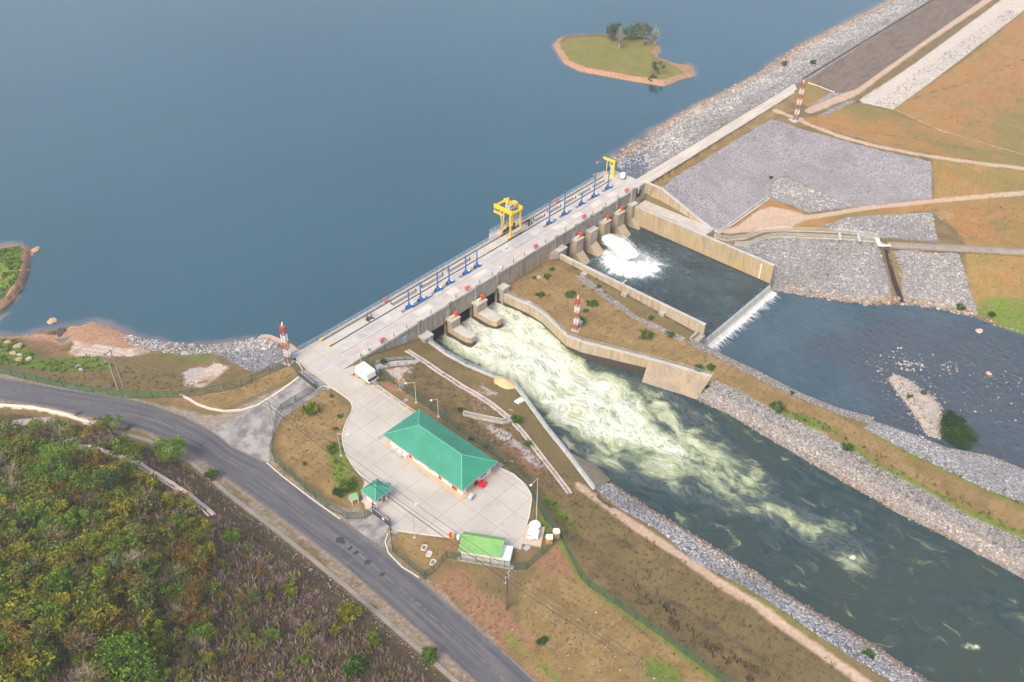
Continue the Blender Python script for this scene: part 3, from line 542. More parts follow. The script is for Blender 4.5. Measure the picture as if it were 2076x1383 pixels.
# raised kerb along the yard edges and the driveways
t_kerb = NT('kerb_concrete'); M_KERB = t_kerb.done(t_kerb.mix(t_kerb.noise(1.2, 5, .6), (.42,.37,.30), (.60,.55,.47)), .9)
def kerb(pts, wd=.22, h=.16, name='kerb'):
    m = MB()
    q = [G(*p) for p in pts]
    for a, b in zip(q[:-1], q[1:]): m.bar((a[0], a[1], h/2-.12), (b[0], b[1], h/2-.12), wd, h+.24)
    return tag(m.build(name, M_KERB), kind='structure')
kerb([(668,784.6),(676.9,789.3),(690,798),(704,808),(711,815),(714.5,825),(713.5,835),(704,852.5),(697,869.7),(694,884),(695.4,900),(701.4,921),(714,943.6),(739.5,973.9)])
kerb([(606,765),(587,780),(555,802),(520,823),(490,832),(455,834),(425,829),(400,820),(380,808),(366,800)], .5, .18, 'white_kerb')
kerb([(1011.6,948.4),(1041.8,962.7),(1067,985),(1076.8,1004),(1077.5,1015),(1075,1032.7),(1072.8,1047.5),(1067,1064)])
kerb([(797,1075),(830,1080),(873,1085.5),(930,1092)]); kerb([(786,1082),(781,1100),(788,1122),(815,1150),(850,1172)])
kerb([(541,938),(548,945),(575,968),(640,1018),(690,1053)]); kerb([(600,733),(606,738),(614,752),(608,764)]); kerb([(668,785),(655,783),(645,788),(640,793)])
# ------------------------------------------------------------------ the dam
dam = thing('dam', 'long concrete barrage with a flat deck, gate openings and tall downstream piers', 'dam', (0, 0, 0))
m = MB(); X0, X1 = 91.5, 201.2
m.box(X0, X1, YD+.35, YU, -1.3, 0.0); m.box(X0, 197.5, YU-.55, YU, 0, .18); m.box(X0, X1, YD+.02, YD+.35, -1.3, .16)
m.build('deck', M_CONL, dam)
def panel_wall(name, spans, y0, y1, ztop, zbot, mat):      # wall with openings: spans = (x0,x1,z lower edge)
    mm = MB(); 
    for a, b, zb in spans: mm.box(a, b, y0, y1, zb, ztop)
    return mm.build(name, mat, dam)
IG = [(113.7,119.9),(122.7,128.8),(132.2,137.9)]            # intake gates
SG = [(163.4,167.7),(170.8,173.8),(177.0,179.7),(182.9,186.4),(189.5,192.8)]
sp = [(94.2,113.7,-14)]+[(a, b, -4.75) for a, b in IG]+[(119.9,122.7,-14),(128.8,132.2,-14),(137.9,158.0,-14)]
panel_wall('intake_face', sp, YD, YD+.8, -.001, -14, concrete('intake_face_concrete', (.325,.298,.255), .75, .8, 0, (-1.6,-4.2)))
sp = [(158.0,163.4,-14),(167.7,170.8,-14),(173.8,177.0,-14),(179.7,182.9,-14),(186.4,189.5,-14),(192.8,201.2,-14)]+[(a, b, -4.3) for a, b in SG]
panel_wall('spillway_face', sp, YD, YD+.8, -.001, -14, M_COND)
m = MB(); m.box(94.2, 201.4, YD+3.2, YD+3.6, -14.5, -1.31); m.build('recess_shade_wall', M_DARK, dam)  # near-black back wall: the shade behind the gate openings is painted in
m = MB(); m.box(94.2, 201.4, YU-1.0, YU-.1, -14.5, -1.3); m.box(201.2, 201.45, YD+.81, YU, -14.5, -1.31); m.box(93.9, 94.19, YD+.81, YU, -14.5, -1.31); m.build('upstream_wall', M_CON, dam)
# recesses and ribs on the upper face
m = MB()
for a, b, z0, z1 in ((164.2,167.0,-3.6,-1.6),(170.9,173.6,-3.7,-1.7),(177.1,179.6,-3.6,-1.7),(183.0,186.3,-3.5,-1.6),(189.6,192.7,-3.5,-1.6)):
    for zz in (z0, z1): m.box(a, b, YD-.12, YD-.002, zz, zz+.16)
    for xx in (a, b-.16): m.box(xx, xx+.16, YD-.1, YD-.003, z0+.165, z1-.003)
m.box(94.6, 201.0, YD-.16, YD-.004, -.42, -.06)
m.build('face_ribs', M_COND, dam)
def pil(x, zb, mat=M_COND):
    mm = MB(); mm.box(x-.5, x-.22, YD-.3, YD-.002, zb, .75); mm.box(x+.22, x+.5, YD-.3, YD-.003, zb, .75); return mm.build('pilaster', mat, dam)
for x in (111.4, 121.3, 130.6, 138.4, 160.8, 169.2, 175.6, 181.2, 187.9): pil(x, -3.0)
m = MB(); m.box(194.0, 195.6, YD-.5, YD-.003, -3.5, .9); m.build('end_pilaster', M_CON, dam)
# piers
def spill_pier(a, b, last=False):
    mm = MB(); mm.box(a, b, 126.45, YD-.005, -7.7, -3.75)
    mm.add([(a,126.45,-7.7),(b,126.45,-7.7),(b,YD-.005,-7.7),(a,YD-.005,-7.7),(a+.05,122.9,-10.9),(b-.05,122.9,-10.9),(b,YD-.005,-14),(a,YD-.005,-14),(a+.05,122.9,-14),(b-.05,122.9,-14)],
           [(0,1,5,4),(4,5,9,8),(0,4,8,7,3),(1,2,6,9,5),(6,7,8,9)])
    o = mm.build('pier', M_CONG, dam); cc = MB(); cc.box(a-.14, b+.14, 126.28, YD-.006, -3.745, -3.4); cc.build('pier_cap', M_CONL, o)
    wv = MB(); wv.prism([(a-.03, YD-.4), (a+.02, 123.0), (b-.02, 123.0), (b+.03, YD-.4)], -11, -9.95); return o
SP = [(167.7,170.8),(173.8,177.0),(179.7,182.9),(186.4,189.5),(192.8,195.5)]
for a, b in SP: spill_pier(a, b)
m = MB(); m.prism([(157.9,YD-.007),(160.7,126.3),(163.4,126.3),(163.4,YD-.007)], -14, -3.45); ab = m.build('pier', M_COND, dam); m = MB(); m.prism([(160.2,YD-.008),(160.6,126.15),(163.55,126.15),(163.55,YD-.008)], -3.445, -3.1); m.build('pier_cap', M_CONL, ab)
def intake_pier(a, b, L):
    mm = MB(); mm.box(a, b, 126.2, YD-.005, -6.0, -3.85)
    nose = [(a, YD-.006), (a, L+2.2), (a+.25, L+.9), (a+.75, L+.1), (b-.6, L), (b-.05, L+.55), (b, L+1.3), (b, YD-.006)]
    mm.prism(nose, -8.0, -6.005); o = mm.build('pier', M_CONG, dam)
    cc = MB(); cc.box(a-.12, b+.12, 126.05, YD-.007, -3.845, -3.5); cc.build('pier_cap', M_CONL, o)
    tt = MB(); tt.prism([(p[0]+(.06 if i < 4 else -.06), p[1]+.06*(2 < i < 6)) for i, p in enumerate(nose)], -6.0, -5.93); tt.build('pier_top', M_SLAB, o)
    ww = MB(); ww.prism([(p[0]+(-.03 if i < 4 else .03), p[1]-.03*(2 < i < 6)) for i, p in enumerate(nose)], -12, -7.45); ww.build('wet_band', M_WET, o); return o
intake_pier(119.9, 122.7, 120.4); intake_pier(128.8, 132.2, 120.4)
for a, b in ((110.9,113.6),(138.0,140.2)):
    m = MB(); m.box(a, b, 126.1, YD-.005, -9, -3.9); o = m.build('abutment_block', M_CON, dam); m = MB(); m.box(a-.12, b+.12, 125.95, YD-.006, -3.895, -3.5); m.build('pier_cap', M_CONL, o)
# lower cheeks of the gate slots
M_SLOT = paint('slot_steel', (.05,.045,.04), .3, 2, .6)
for a, b in IG:
    for x0, x1 in ((a-.35, a), (b, b+.35)):
        m = MB(); m.box(x0, x1, YD-.45, YD-.006, -9, -4.2); m.build('gate_guide', M_SLOT, dam)
# blue-grey steel doors on the face
M_DOOR = paint('door_blue', (.30,.42,.52), .12, 2, .5)
for x, z in ((120.9,-3.45),(130.4,-3.45),(168.9,-3.35),(181.0,-3.35),(187.8,-3.35),(106.6,-3.1)):
    m = MB(); m.box(x-.62, x+.62, YD-.09, YD-.009, z, z+1.9); o = m.build('steel_door', M_DOOR, dam); m = MB(); m.box(x+.38, x+.5, YD-.15, YD-.091, z+.9, z+1.05); m.build('door_handle', M_DARK, o)
m = MB(); m.box(197.0, 199.2, YD-.06, YD-.01, -3.3, -1.2); m.build('opening_shade', M_DARK, dam)  # flat panel on the face, the shade of a doorway put into its colour
m = MB(); m.bar((197.6,127.9,.25),(197.6,127.9,-1.5), .14); m.bar((197.6,127.9,-1.5),(197.0,127.7,-1.5), .14); m.build('drain_pipe', paint('white_pipe', (.75,.75,.72), .05), dam)
# deck surfaces
t = NT('paver_strip'); c = t.mix(t.ss(t.noise(.5, 4, .6), .3, .7), (.35,.31,.295), (.42,.385,.37)); c = joints(t, c, .9, .45, 0, 0, .05, (.27,.22,.21), .45); M_PAV = t.done(c, .9)
t = NT('deck_asphalt'); c = t.mix(t.ss(t.noise(.30, 5, .6), .35, .65), (.34,.335,.325), (.44,.42,.39)); c = t.mix(t.math('MULTIPLY', t.ss(t.noise(.6, 5, .7, t.scalev(t.pos(), .5, 1.5, 1)), .55, .7), .6), c, (.24,.245,.25)); M_DKA = t.done(c, .9)
def flat(name, x0, x1, y0, y1, z, mat): mm = MB(); mm.box(x0, x1, y0, y1, z-.05, z); return mm.build(name, mat, dam)
flat('paver_strip', X0+.4, 192, 129.9, 132.1, .006, M_PAV); flat('deck_roadway', X0+.3, 195, 132.72, 136.1, .008, M_DKA)
M_GRATE = NT('steel_grating'); c = joints(M_GRATE, M_GRATE.mix(M_GRATE.noise(1, 4, .6), (.17,.17,.165), (.23,.225,.21)), .18, .5, 0, 0, .03, (.08,.08,.08), .6); M_GRATE = M_GRATE.done(c, .6, .2)
M_STEEL = paint('dark_rail_steel', (.075,.065,.058), .25, 2, .5)
for y in (136.55, 139.45):
    m = MB(); m.box(91.8, 196, y-.20, y+.20, .002, .012); m.box(91.8, 196, y-.05, y+.05, .014, .11); m.build('crane_rail', M_STEEL, dam)
m = MB(); m.box(91.2, 195, 132.62, 132.71, .003, .016); m.build('joint_strip', M_STEEL, dam)
GA = [(111.8,119.5),(121.2,128.8),(130.8,138.2),(163.5,167.3),(169.6,174.1),(176.1,180.5),(182.6,187.1),(188.8,193.3)]
for a, b in GA: flat('floor_grating', a, b, 137.45, 138.45, .02, M_GRATE)
GB = [(111.4,119.9),(121.3,129.1),(130.7,138.4),(162.7,168.3),(169.4,174.7),(176.6,179.3),(182.0,187.2),(188.6,193.3)]
for a, b in GB: flat('floor_grating', a, b, 133.65, 134.65, .022, M_GRATE)
M_PATCH = concrete('patch_concrete', (.50,.46,.40), 0, 0); M_PATCHB = concrete('patch_grey', (.34,.345,.345), 0, 0)
for x0, x1, y0, y1, mm_ in ((113,118,130.2,132,M_PATCH),(124,127,130.1,132.4,M_PATCH),(133,138,130.5,132.2,M_PATCH),(143,147,133,135.2,M_PATCHB),(150,158,132.9,135.5,M_PATCHB),(164,169,130.4,132.4,M_PATCH),(172,175.5,130.6,132.5,M_PATCH),(180,184.4,130.3,132.4,M_PATCH),(187.6,190.6,130.3,132.3,M_PATCH),(103.5,107.5,137.2,139,M_PATCHB),(98,106,133.3,135.8,M_PATCHB)): flat('deck_patch', x0, x1, y0, y1, .017+.001*(x0 % 3), mm_)
for x0, x1, y0, y1 in ((84.9,88.0,131.5,133.0),(88.6,91.2,129.3,130.6)): tag(slab('yard_patch', [(x0,y0),(x1,y0),(x1,y1),(x0,y1)], -.1, .036, M_PATCHB), kind='structure')
# upstream railing and platform
M_RAIL = paint('galvanised_rail', (.46,.52,.56), .08, 2, .4, .3)
def railing(pts, name, mat, parent=None, h=1.1, gap=2.0, r=.035, mid=2, infill=None):
    mm = MB()
    for a, b in zip(pts[:-1], pts[1:]):
        a, b = Vector(a), Vector(b); n = max(1, int((b-a).length/gap))
        for i in range(n+1): p = a.lerp(b, i/n); mm.bar(p, p+Vector((0,0,h)), r*2)
        for k in range(mid+1): z = Vector((0,0,h*(1-k/(mid+1)*.95))); mm.bar(a+z, b+z, r*1.7)
        if infill:
            n2 = int((b-a).length/infill)
            for i in range(n2): p = a.lerp(b, (i+.5)/n2); mm.bar(p+Vector((0,0,.12)), p+Vector((0,0,h)), r*.9)
    return mm.build(name, mat, parent)
yr = YU-.25
railing([(86.2,140.35,.18),(91.5,yr,.18),(149.9,yr,.18)], 'railing', M_RAIL, dam, infill=.5); railing([(161.6,yr,.18),(197.3,yr,.18)], 'railing', M_RAIL, dam, infill=.5)
m = MB(); m.box(150.2, 161.3, YU+.002, 142.4, -3.0, -.02); m.box(150.2, 161.3, 142.1, 142.4, -.019, .3); m.box(150.2, 150.5, YU+.003, 142.099, -.018, .3); m.box(161.0, 161.3, YU+.003, 142.099, -.018, .3); m.box(155.2,156.4,YU+.004,142.098,-.017,.22)
m.build('platform', M_CONL, dam); railing([(150.35,yr,.3),(150.35,142.25,.3),(161.15,142.25,.3),(161.15,yr,.3)], 'railing', M_RAIL, dam, infill=.5)
# concrete posts along the downstream edge
# ------------------------------------------------------------------ walls
def wall_strip(name, line, thick, zb, mat, label, cat, side=1, capm=None, caph=.25):
    """wall along a plan polyline; line is the water-side top edge, thickness goes to `side`"""
    a = [(p[0], p[1], p[2]) for p in line]; b = offs(a, thick*side); mm = MB(); n = len(a)
    for i in range(n-1):
        p, q, r, s_ = a[i], a[i+1], b[i+1], b[i]
        mm.add([(p[0],p[1],zb),(q[0],q[1],zb),(r[0],r[1],zb),(s_[0],s_[1],zb),(p[0],p[1],p[2]-caph),(q[0],q[1],q[2]-caph),(r[0],r[1],r[2]-caph),(s_[0],s_[1],s_[2]-caph)], [(3,2,1,0),(4,5,6,7),(0,1,5,4),(2,3,7,6)]+([(3,0,4,7)] if i == 0 else [])+([(1,2,6,5)] if i == n-2 else []))
    root = thing(name, label, cat, (a[0][0], a[0][1], zb)); o = mm.build('wall', mat, root); o.location = -root.location
    cc = MB(); e = .06; a2 = offs(a, -e*side); b2 = offs(a, (thick+e)*side)
    for i in range(n-1):
        p, q, r, s_ = a2[i], a2[i+1], b2[i+1], b2[i]
        cc.add([(p[0],p[1],p[2]-caph),(q[0],q[1],q[2]-caph),(r[0],r[1],r[2]-caph),(s_[0],s_[1],s_[2]-caph),(p[0],p[1],p[2]),(q[0],q[1],q[2]),(r[0],r[1],r[2]),(s_[0],s_[1],s_[2])], [(3,2,1,0),(4,5,6,7),(0,1,5,4),(2,3,7,6)]+([(3,0,4,7)] if i == 0 else [])+([(1,2,6,5)] if i == n-2 else []))
    o2 = cc.build('coping', capm or M_CONL, root); o2.location = -root.location
    return root
def child(o, root): o.parent = root; o.location = -root.location; return o
wl = wall_strip('channel_wall', [p for p in WALL_L], .7, -13, M_CON, 'low concrete training wall on the left bank of the foaming channel, railing on top', 'wall', -1)
wr = wall_strip('channel_wall', [p for p in WALL_R], .7, -13, M_CONG, 'bending concrete training wall between the foaming channel and the grassy island', 'wall', 1)
bw1 = wall_strip('basin_wall', [(BX0,126.2,-4),(BX0,81.2,-4)], .65, -14, concrete('tan_basin_concrete', (.40,.345,.26), .3, .5, 0, None, 7.3), 'straight concrete basin wall beside the grassy island, nearer the red and white mast', 'wall', -1)
bw2 = wall_strip('basin_wall', [(BX1,126.4,-4),(BX1,81.8,-4)], .65, -14, concrete('ochre_basin_concrete', (.40,.335,.225), .8, .5, 0, None, 7.3), 'long ochre stained basin wall facing the plunging water, staff gauge near its end', 'wall', 1)
m = MB(); m.box(BX1-.06, BX1-.01, 85.0, 85.25, -9.6, -5.0)
for k in range(8): m.box(BX1-.07, BX1-.011, 85.0, 85.6, -9.5+k*.6, -9.38+k*.6)
child(m.build('staff_gauge', paint('gauge_white', (.8,.72,.5), .05), None), bw2)
for w_, ln, zt_, sgn in ((wr, WALL_R, (-7.3,-9.2), -1), (wl, WALL_L, (-7.6,-9.6), 1), (bw2, [(BX1,126.3,0),(BX1,81.9,0)], (-9.75,-9.75), -1), (bw1, [(BX0,126.1,0),(BX0,81.3,0)], (-9.75,-9.75), 1)):
    l0 = offs(ln, .07*sgn); l1 = offs(ln, -.2*sgn); n_ = len(l0); m = MB()
    for i in range(n_-1):
        za, zb_ = (zt_[0]+(zt_[1]-zt_[0])*k/(n_-1) for k in (i, i+1)); a, b_, c_, d_ = l0[i], l0[i+1], l1[i+1], l1[i]
        m.add([(a[0],a[1],-12.9),(b_[0],b_[1],-12.9),(b_[0],b_[1],zb_),(a[0],a[1],za),(d_[0],d_[1],za),(c_[0],c_[1],zb_)], [(0,1,2,3),(3,2,5,4)])
    child(m.build('wet_band', M_WET, None), w_)
bt = thing('wing_wall', 'tall sloping concrete wing wall stained rusty at the right end of the dam', 'wall', (201,128,-8))
ww = [(201.0,YD-.01),(201.0,122.6),(201.0,108.7),(201.0,103.2)]; zt = [.12,.1,-4.8,-6.2]
m = MB()
for i in range(3):
    p, q = ww[i], ww[i+1]; m.add([(p[0],p[1],-9),(q[0],q[1],-9),(q[0]+.75,q[1],-9),(p[0]+.75,p[1],-9),(p[0],p[1],zt[i]),(q[0],q[1],zt[i+1]),(q[0]+.75,q[1],zt[i+1]),(p[0]+.75,p[1],zt[i])], [(3,2,1,0),(4,5,6,7),(0,1,5,4),(2,3,7,6)]+([(1,2,6,5)] if i == 2 else [])+([(3,0,4,7)] if i == 0 else []))
child(m.build('wall', concrete('rusty_wing_concrete', (.40,.345,.25), .5, .75), None), bt)
m = MB()
for i in range(3): m.bar((201.37,ww[i][1],zt[i]+.06),(201.37,ww[i+1][1],zt[i+1]+.06), .95, .14)
child(m.build('coping', M_CONL, None), bt)
sl = slab('abutment_ledge', [(194.86,127.5),(194.86,104),(200.99,104),(200.99,127.5)], -7, -5.25, M_SLAB)
sw = thing('step_wall', 'low concrete return wall where the island meets the weir', 'wall', (158,82,-8)); m = MB(); m.bar((160.6,82.6,-6.9),(156.9,82.5,-6.9), .6, 1.0); m.bar((156.9,82.5,-7.6),(156.9,81.9,-7.6),.6,1.4); m.box(157,161,80.9,82.3,-14,-7.42); child(m.build('wall', M_CON, None), sw)
# stone gabion walls along the lower pool
t = NT('gabion_stone'); q = t.voro(2.6, 'Color'); q2 = gray_ = t.n('ShaderNodeSeparateColor'); t.l(q, q2.inputs[0]); c = t.mix(q2.outputs[0], (.26,.245,.225), (.52,.49,.45)); c = t.mix(t.ss(t.voro(2.6, 'Distance'), .22, .45), c, (.14,.13,.12)); t.bump(t.voro(2.6, 'Distance'), .8, .15); M_GAB = t.done(c, .95)
def gabion(a, b, zdrop, label):
    n = min(len(a), len(b)); root = thing('gabion_wall', label, 'wall', (a[0][0], a[0][1], a[0][2]-4)); mm = MB()
    for i in range(n-1):
        A, B_, C_, D = a[i], a[i+1], b[i+1], b[i]
        mm.add([(A[0],A[1],-14),(B_[0],B_[1],-14),(C_[0],C_[1],-14),(D[0],D[1],-14),(A[0],A[1],A[2]+.05),(B_[0],B_[1],B_[2]+.05),(C_[0],C_[1],C_[2]+.05),(D[0],D[1],D[2]+.05)], [(3,2,1,0),(4,5,6,7),(0,1,5,4),(1,2,6,5),(2,3,7,6),(3,0,4,7)])
    child(mm.build('stone_basket', M_GAB, None), root)
gabion(addz(P(*GAB_G), .1), addz(P(*GAB_P), .1), 5, 'pale stone gabion wall along the island beside the weir pool')
g2 = P(*GAB2); gabion(addz(offs(g2, -1.1), .15), addz(offs(g2, .35), .15), 4, 'stepped stone gabion wall below the bluish riprap, right edge of the photo')
# sloped lining at the two ends of the channel walls
def lining(name, pts, label):
    root = thing(name, label, 'lining', pts[0]); mm = MB(); mm.add(pts, [tuple(range(len(pts)))]); o = mm.build('slab', concrete(name+'_concrete', (.27,.23,.175), .3, .5), None); child(o, root)
    md = o.modifiers.new('s', 'SOLIDIFY'); md.thickness = .25; md.offset = 0
    wb = MB(); A, B, C, D = (Vector(q) for q in pts[:4]); u = Vector((0,0,.17)); wb.add([A.lerp(D,.62)+u, B.lerp(C,.62)+u, C+u, D+u], [(0,1,2,3)]); child(wb.build('wet_band', M_WET, None), root); return root
lining('channel_lining', [(143.2,85.0,-6.5),(148.0,71.1,-6.75),G(1412.5,810.7,-10.95),(139.6,84.2,-11.6)], 'tan sloping concrete lining where the island channel wall ends')
lining('channel_lining', [(106.7,79.5,-5.45),(102.6,69.1,-5.55),G(1239,975,-10.95),(113.5,75,-12.6)], 'triangular concrete lining at the end of the left channel wall')
# ------------------------------------------------------------------ tailrace, basin and pool
def zch(xy):
    y = xy[:, 1]; x = xy[:, 0]; t_ = np.clip((108-y)/12, 0, 1); t_ = t_*t_*(3-2*t_)
    b = -8.55+(ZCH+8.55)*t_
    inten = chf(xy)
    nn = np.array([noise.fractal(Vector((a*.28, c_*.22, 7.7)), .9, 2.1, 5) for a, c_ in xy]); n2 = np.array([noise.fractal(Vector((a*.9, c_*.6, 2.2)), .8, 2.1, 3) for a, c_ in xy])
    return b+nn*(.06+.42*inten)+n2*.16*inten
F1 = PZ(-9.8, (860,672),(1012,588),(1085,632),(1148,703),(1195,735),(1262,768),(1310,805),(1335,845),(1380,890),(1440,935),(1360,920),(1260,905),(1180,885),(1130,855),(1090,815),(1050,785),(960,745))
F2 = PZ(-10.6, (1110,830),(1290,785),(1360,820),(1430,885),(1490,935),(1545,985),(1540,1015),(1490,1015),(1440,995),(1380,975),(1300,955),(1220,935),(1150,890))
F3 = PZ(-10.7, (1470,950),(1540,1025),(1600,1050),(1680,1090),(1735,1132))
F4 = PZ(-10.7, (1700,1112),(1728,1130),(1748,1140)); F5 = PZ(-10.7, (1960,1310),(1985,1312)); F6 = PZ(-10.7, (1145,890),(1156,905))
def smooth(d, a, b): q = np.clip((d-a)/(b-a), 0, 1); return q*q*(3-2*q)
def chf(xy):
    f = smooth(sdf(xy, F1), -3.0, 4.0)*1.0; f = np.maximum(f, .50*smooth(sdf(xy, F2), -5.0, 4.5)); f = np.maximum(f, .36*smooth(sdl(xy, F3, 2.4), -2.5, 3.0)); f = np.maximum(f, 1.5*smooth(sdl(xy, F4[1:2]*2, .7), -.15, .45)); f = np.maximum(f, 1.2*smooth(sdl(xy, F5, .4), -.15, .4)); f = np.maximum(f, .8*smooth(sdl(xy, F6, .8), -.6, .8))
    return f
CHP = [(112.4,129),(138.6,129),(139.6,118.4),(139.4,113.8),(137.4,106.8),(136.8,104.0),(137.6,100.0),(143.8,85.0),(148.6,71.1),(149.5,30),(150,-60),(97,-60),(97,40),(100,64),(102.2,69.1),(106.2,79.5),(108.5,86.2),(113.9,99.6),(114.9,103.2),(113.4,106.4),(112.0,113.9),(111.7,120.1)]
tail, xt = sheet('tailrace_water', CHP, ZCH, .62, fz=zch); tag(tail, kind='structure')
CLINE = np.array([p[:2] for p in PZ(-10, (940,610),(1010,655),(1080,710),(1160,780),(1260,855),(1350,915),(1450,970),(1560,1030),(1700,1115),(1900,1235),(2080,1340),(2250,1450))])
sC = np.r_[0, np.cumsum(np.hypot(*np.diff(CLINE, axis=0).T))]
def flowc(xy):
    best = np.full(len(xy), 1e9); S_ = np.zeros(len(xy)); T_ = np.zeros(len(xy))
    for i in range(len(CLINE)-1):
        a, b = CLINE[i], CLINE[i+1]; e = b-a; L = np.hypot(*e); e = e/L; wv = xy-a; t_ = wv@e; tc = np.clip(t_, 0 if i else -50, L); d = np.hypot(*(wv-tc[:, None]*e).T); tt = wv@np.array([-e[1], e[0]]); u = d < best
        best[u] = d[u]; S_[u] = sC[i]+tc[u]; T_[u] = tt[u]
    return S_, T_
S_, T_ = flowc(xt)
me = tail.data; me.attributes.new('foam', 'FLOAT', 'POINT').data.foreach_set('value', chf(xt).astype(np.float32))
me.attributes.new('flow', 'FLOAT_VECTOR', 'POINT').data.foreach_set('vector', np.c_[S_, T_, S_*0].astype(np.float32).ravel())
t = NT('tailrace_foam'); fo = t.attr('foam'); fl = t.attr('flow', 'Vector')
def warp(v, sc, amt):
    q = t.n('ShaderNodeTexNoise'); q.inputs['Scale'].default_value = sc; q.inputs['Detail'].default_value = 3; t.l(v, q.inputs['Vector']); a = t.n('ShaderNodeVectorMath', operation='SUBTRACT'); t.l(q.outputs['Color'], a.inputs[0]); a.inputs[1].default_value = (.5,.5,.5)
    b = t.n('ShaderNodeVectorMath', operation='MULTIPLY_ADD'); t.l(a.outputs[0], b.inputs[0]); b.inputs[1].default_value = (amt, amt, 0); t.l(v, b.inputs[2]); return b.outputs[0]
wv = warp(warp(fl, .09, 9.0), .3, 3.0)
n1 = t.noise(.33, 6, .62, t.scalev(wv, .55, 1.25, 1)); n2 = t.noise(1.1, 6, .66, t.scalev(wv, .4, 1.3, 1)); n3 = t.noise(.14, 3, .5, wv)
n0 = t.noise(.17, 4, .6, t.scalev(wv, .7, 1.2, 1)); v1 = t.math('ADD', fo, t.math('ADD', t.math('MULTIPLY', t.math('SUBTRACT', n1, .5), 1.5), t.math('MULTIPLY', t.math('SUBTRACT', n0, .5), 1.5)))
dark = t.mix(t.ss(t.noise(.6, 4, .6, t.scalev(wv, .5, 1.4, 1)), .35, .7), (.016,.036,.038), (.042,.066,.068)); dark = t.mix(t.ss(t.noise(.05, 3, .5), .4, .7), dark, (.034,.05,.042))
c = t.mix(t.ss(v1, .12, .62), dark, t.mix(t.ss(n3, .35, .65), (.150,.195,.085), (.30,.345,.175)))
ridge = t.math('SUBTRACT', 1.0, t.math('MULTIPLY', t.math('ABSOLUTE', t.math('SUBTRACT', n2, .5)), 13.0), clamp=True); ridge2 = t.math('SUBTRACT', 1.0, t.math('MULTIPLY', t.math('ABSOLUTE', t.math('SUBTRACT', n1, .52)), 11.0), clamp=True)
wh = t.math('ADD', t.math('MULTIPLY', t.math('MAXIMUM', ridge, t.math('MULTIPLY', ridge2, .8)), .75), t.math('MULTIPLY', t.ss(n2, .55, .76), .6)); whf = t.math('MULTIPLY', wh, t.ss(v1, .35, 1.15), clamp=True)
n5 = t.noise(2.6, 5, .7, t.scalev(wv, .35, 1.3, 1)); c = t.mix(t.math('MULTIPLY', t.ss(n5, .5, .72), t.ss(v1, .2, .7)), c, (.60,.62,.52)); c = t.mix(t.math('MULTIPLY', t.ss(n5, .5, .3), t.math('MULTIPLY', t.ss(v1, .15, .5), .45)), c, (.10,.135,.085)); c = t.mix(whf, c, (.80,.81,.75)); c = t.mix(t.math('MULTIPLY', ridge, t.math('MULTIPLY', t.ss(fo, 0.0, .05), .1)), c, (.5,.52,.5))
rgh = t.math('MULTIPLY_ADD', t.ss(v1, .1, .7), .5, .14); t.bump(t.math('ADD', n2, t.math('MULTIPLY', n1, 1.2)), .35, .35); t.b.inputs['IOR'].default_value = 1.33
tail.data.materials.append(t.done(c, rgh, spec=.5))
# stilling basin and lower pool
def water_mat(name, a, b, rough=.12, bscale=1.0, bamt=.1, extra=None):
    t = NT(name); c = t.mix(t.ss(t.noise(.08, 4, .55), .35, .65), a, b)
    if extra: c = extra(t, c)
    t.bump(t.math('ADD', t.noise(.7*bscale, 4, .58, t.scalev(t.pos(), 1.0, .6, 1)), t.math('MULTIPLY', t.noise(.35*bscale, 3, .5), .8)), bamt*5, .9); t.b.inputs['IOR'].default_value = 1.38; return t.done(c, rough*.55, spec=.5)
JET = PZ(ZB, (1221,535),(1222,508),(1262,505),(1305,514),(1340,534),(1334,552),(1305,562),(1266,562),(1236,552))
def basin_extra(t, c):
    f = t.attr('foam'); n_ = t.noise(1.0, 6, .7, t.scalev(t.attr('polar', 'Vector'), 3.2, .35, 1)); nb_ = t.noise(1.3, 5, .7); v = t.math('ADD', f, t.math('ADD', t.math('MULTIPLY', t.math('SUBTRACT', n_, .5), 1.5), t.math('MULTIPLY', t.math('SUBTRACT', nb_, .5), .7))); c = t.mix(t.ss(v, .05, .4), c, (.09,.14,.145)); return t.mix(t.ss(v, .38, .85), c, (.80,.82,.81))
bas, xb = sheet('stilling_basin_water', [(BX0-.3,81.9),(BX1+.3,81.9),(BX1+.3,128.6),(BX0-.3,128.6)], ZB, .55, fz=lambda xy: ZB+np.array([.05*noise.fractal(Vector((a*.7, b_*.5, 1)), .8, 2, 3) for a, b_ in xy])+.5*smooth(sdf(xy, JET), -.5, 3.5)*np.array([.4+noise.fractal(Vector((a*.8, b_*.8, 4)), .8, 2, 4) for a, b_ in xy])*(xy[:, 1] > 90))
tag(bas, kind='structure'); bas.data.attributes.new('foam', 'FLOAT', 'POINT').data.foreach_set('value', np.maximum(smooth(sdf(xb, JET), -4.5, 3.6), 0).astype(np.float32)); pv_ = xb-np.array([179.0, 118.5]); bas.data.attributes.new('polar', 'FLOAT_VECTOR', 'POINT').data.foreach_set('vector', np.c_[np.arctan2(pv_[:, 1], pv_[:, 0])*2.2, np.hypot(*pv_.T), pv_[:, 0]*0].astype(np.float32).ravel())
bas.data.materials.append(water_mat('basin_water', (.022,.042,.046), (.040,.066,.076), .12, .9, .2, basin_extra))
WEIRB = [(BX1+.2,81.0),(BX0-.2,81.0)]
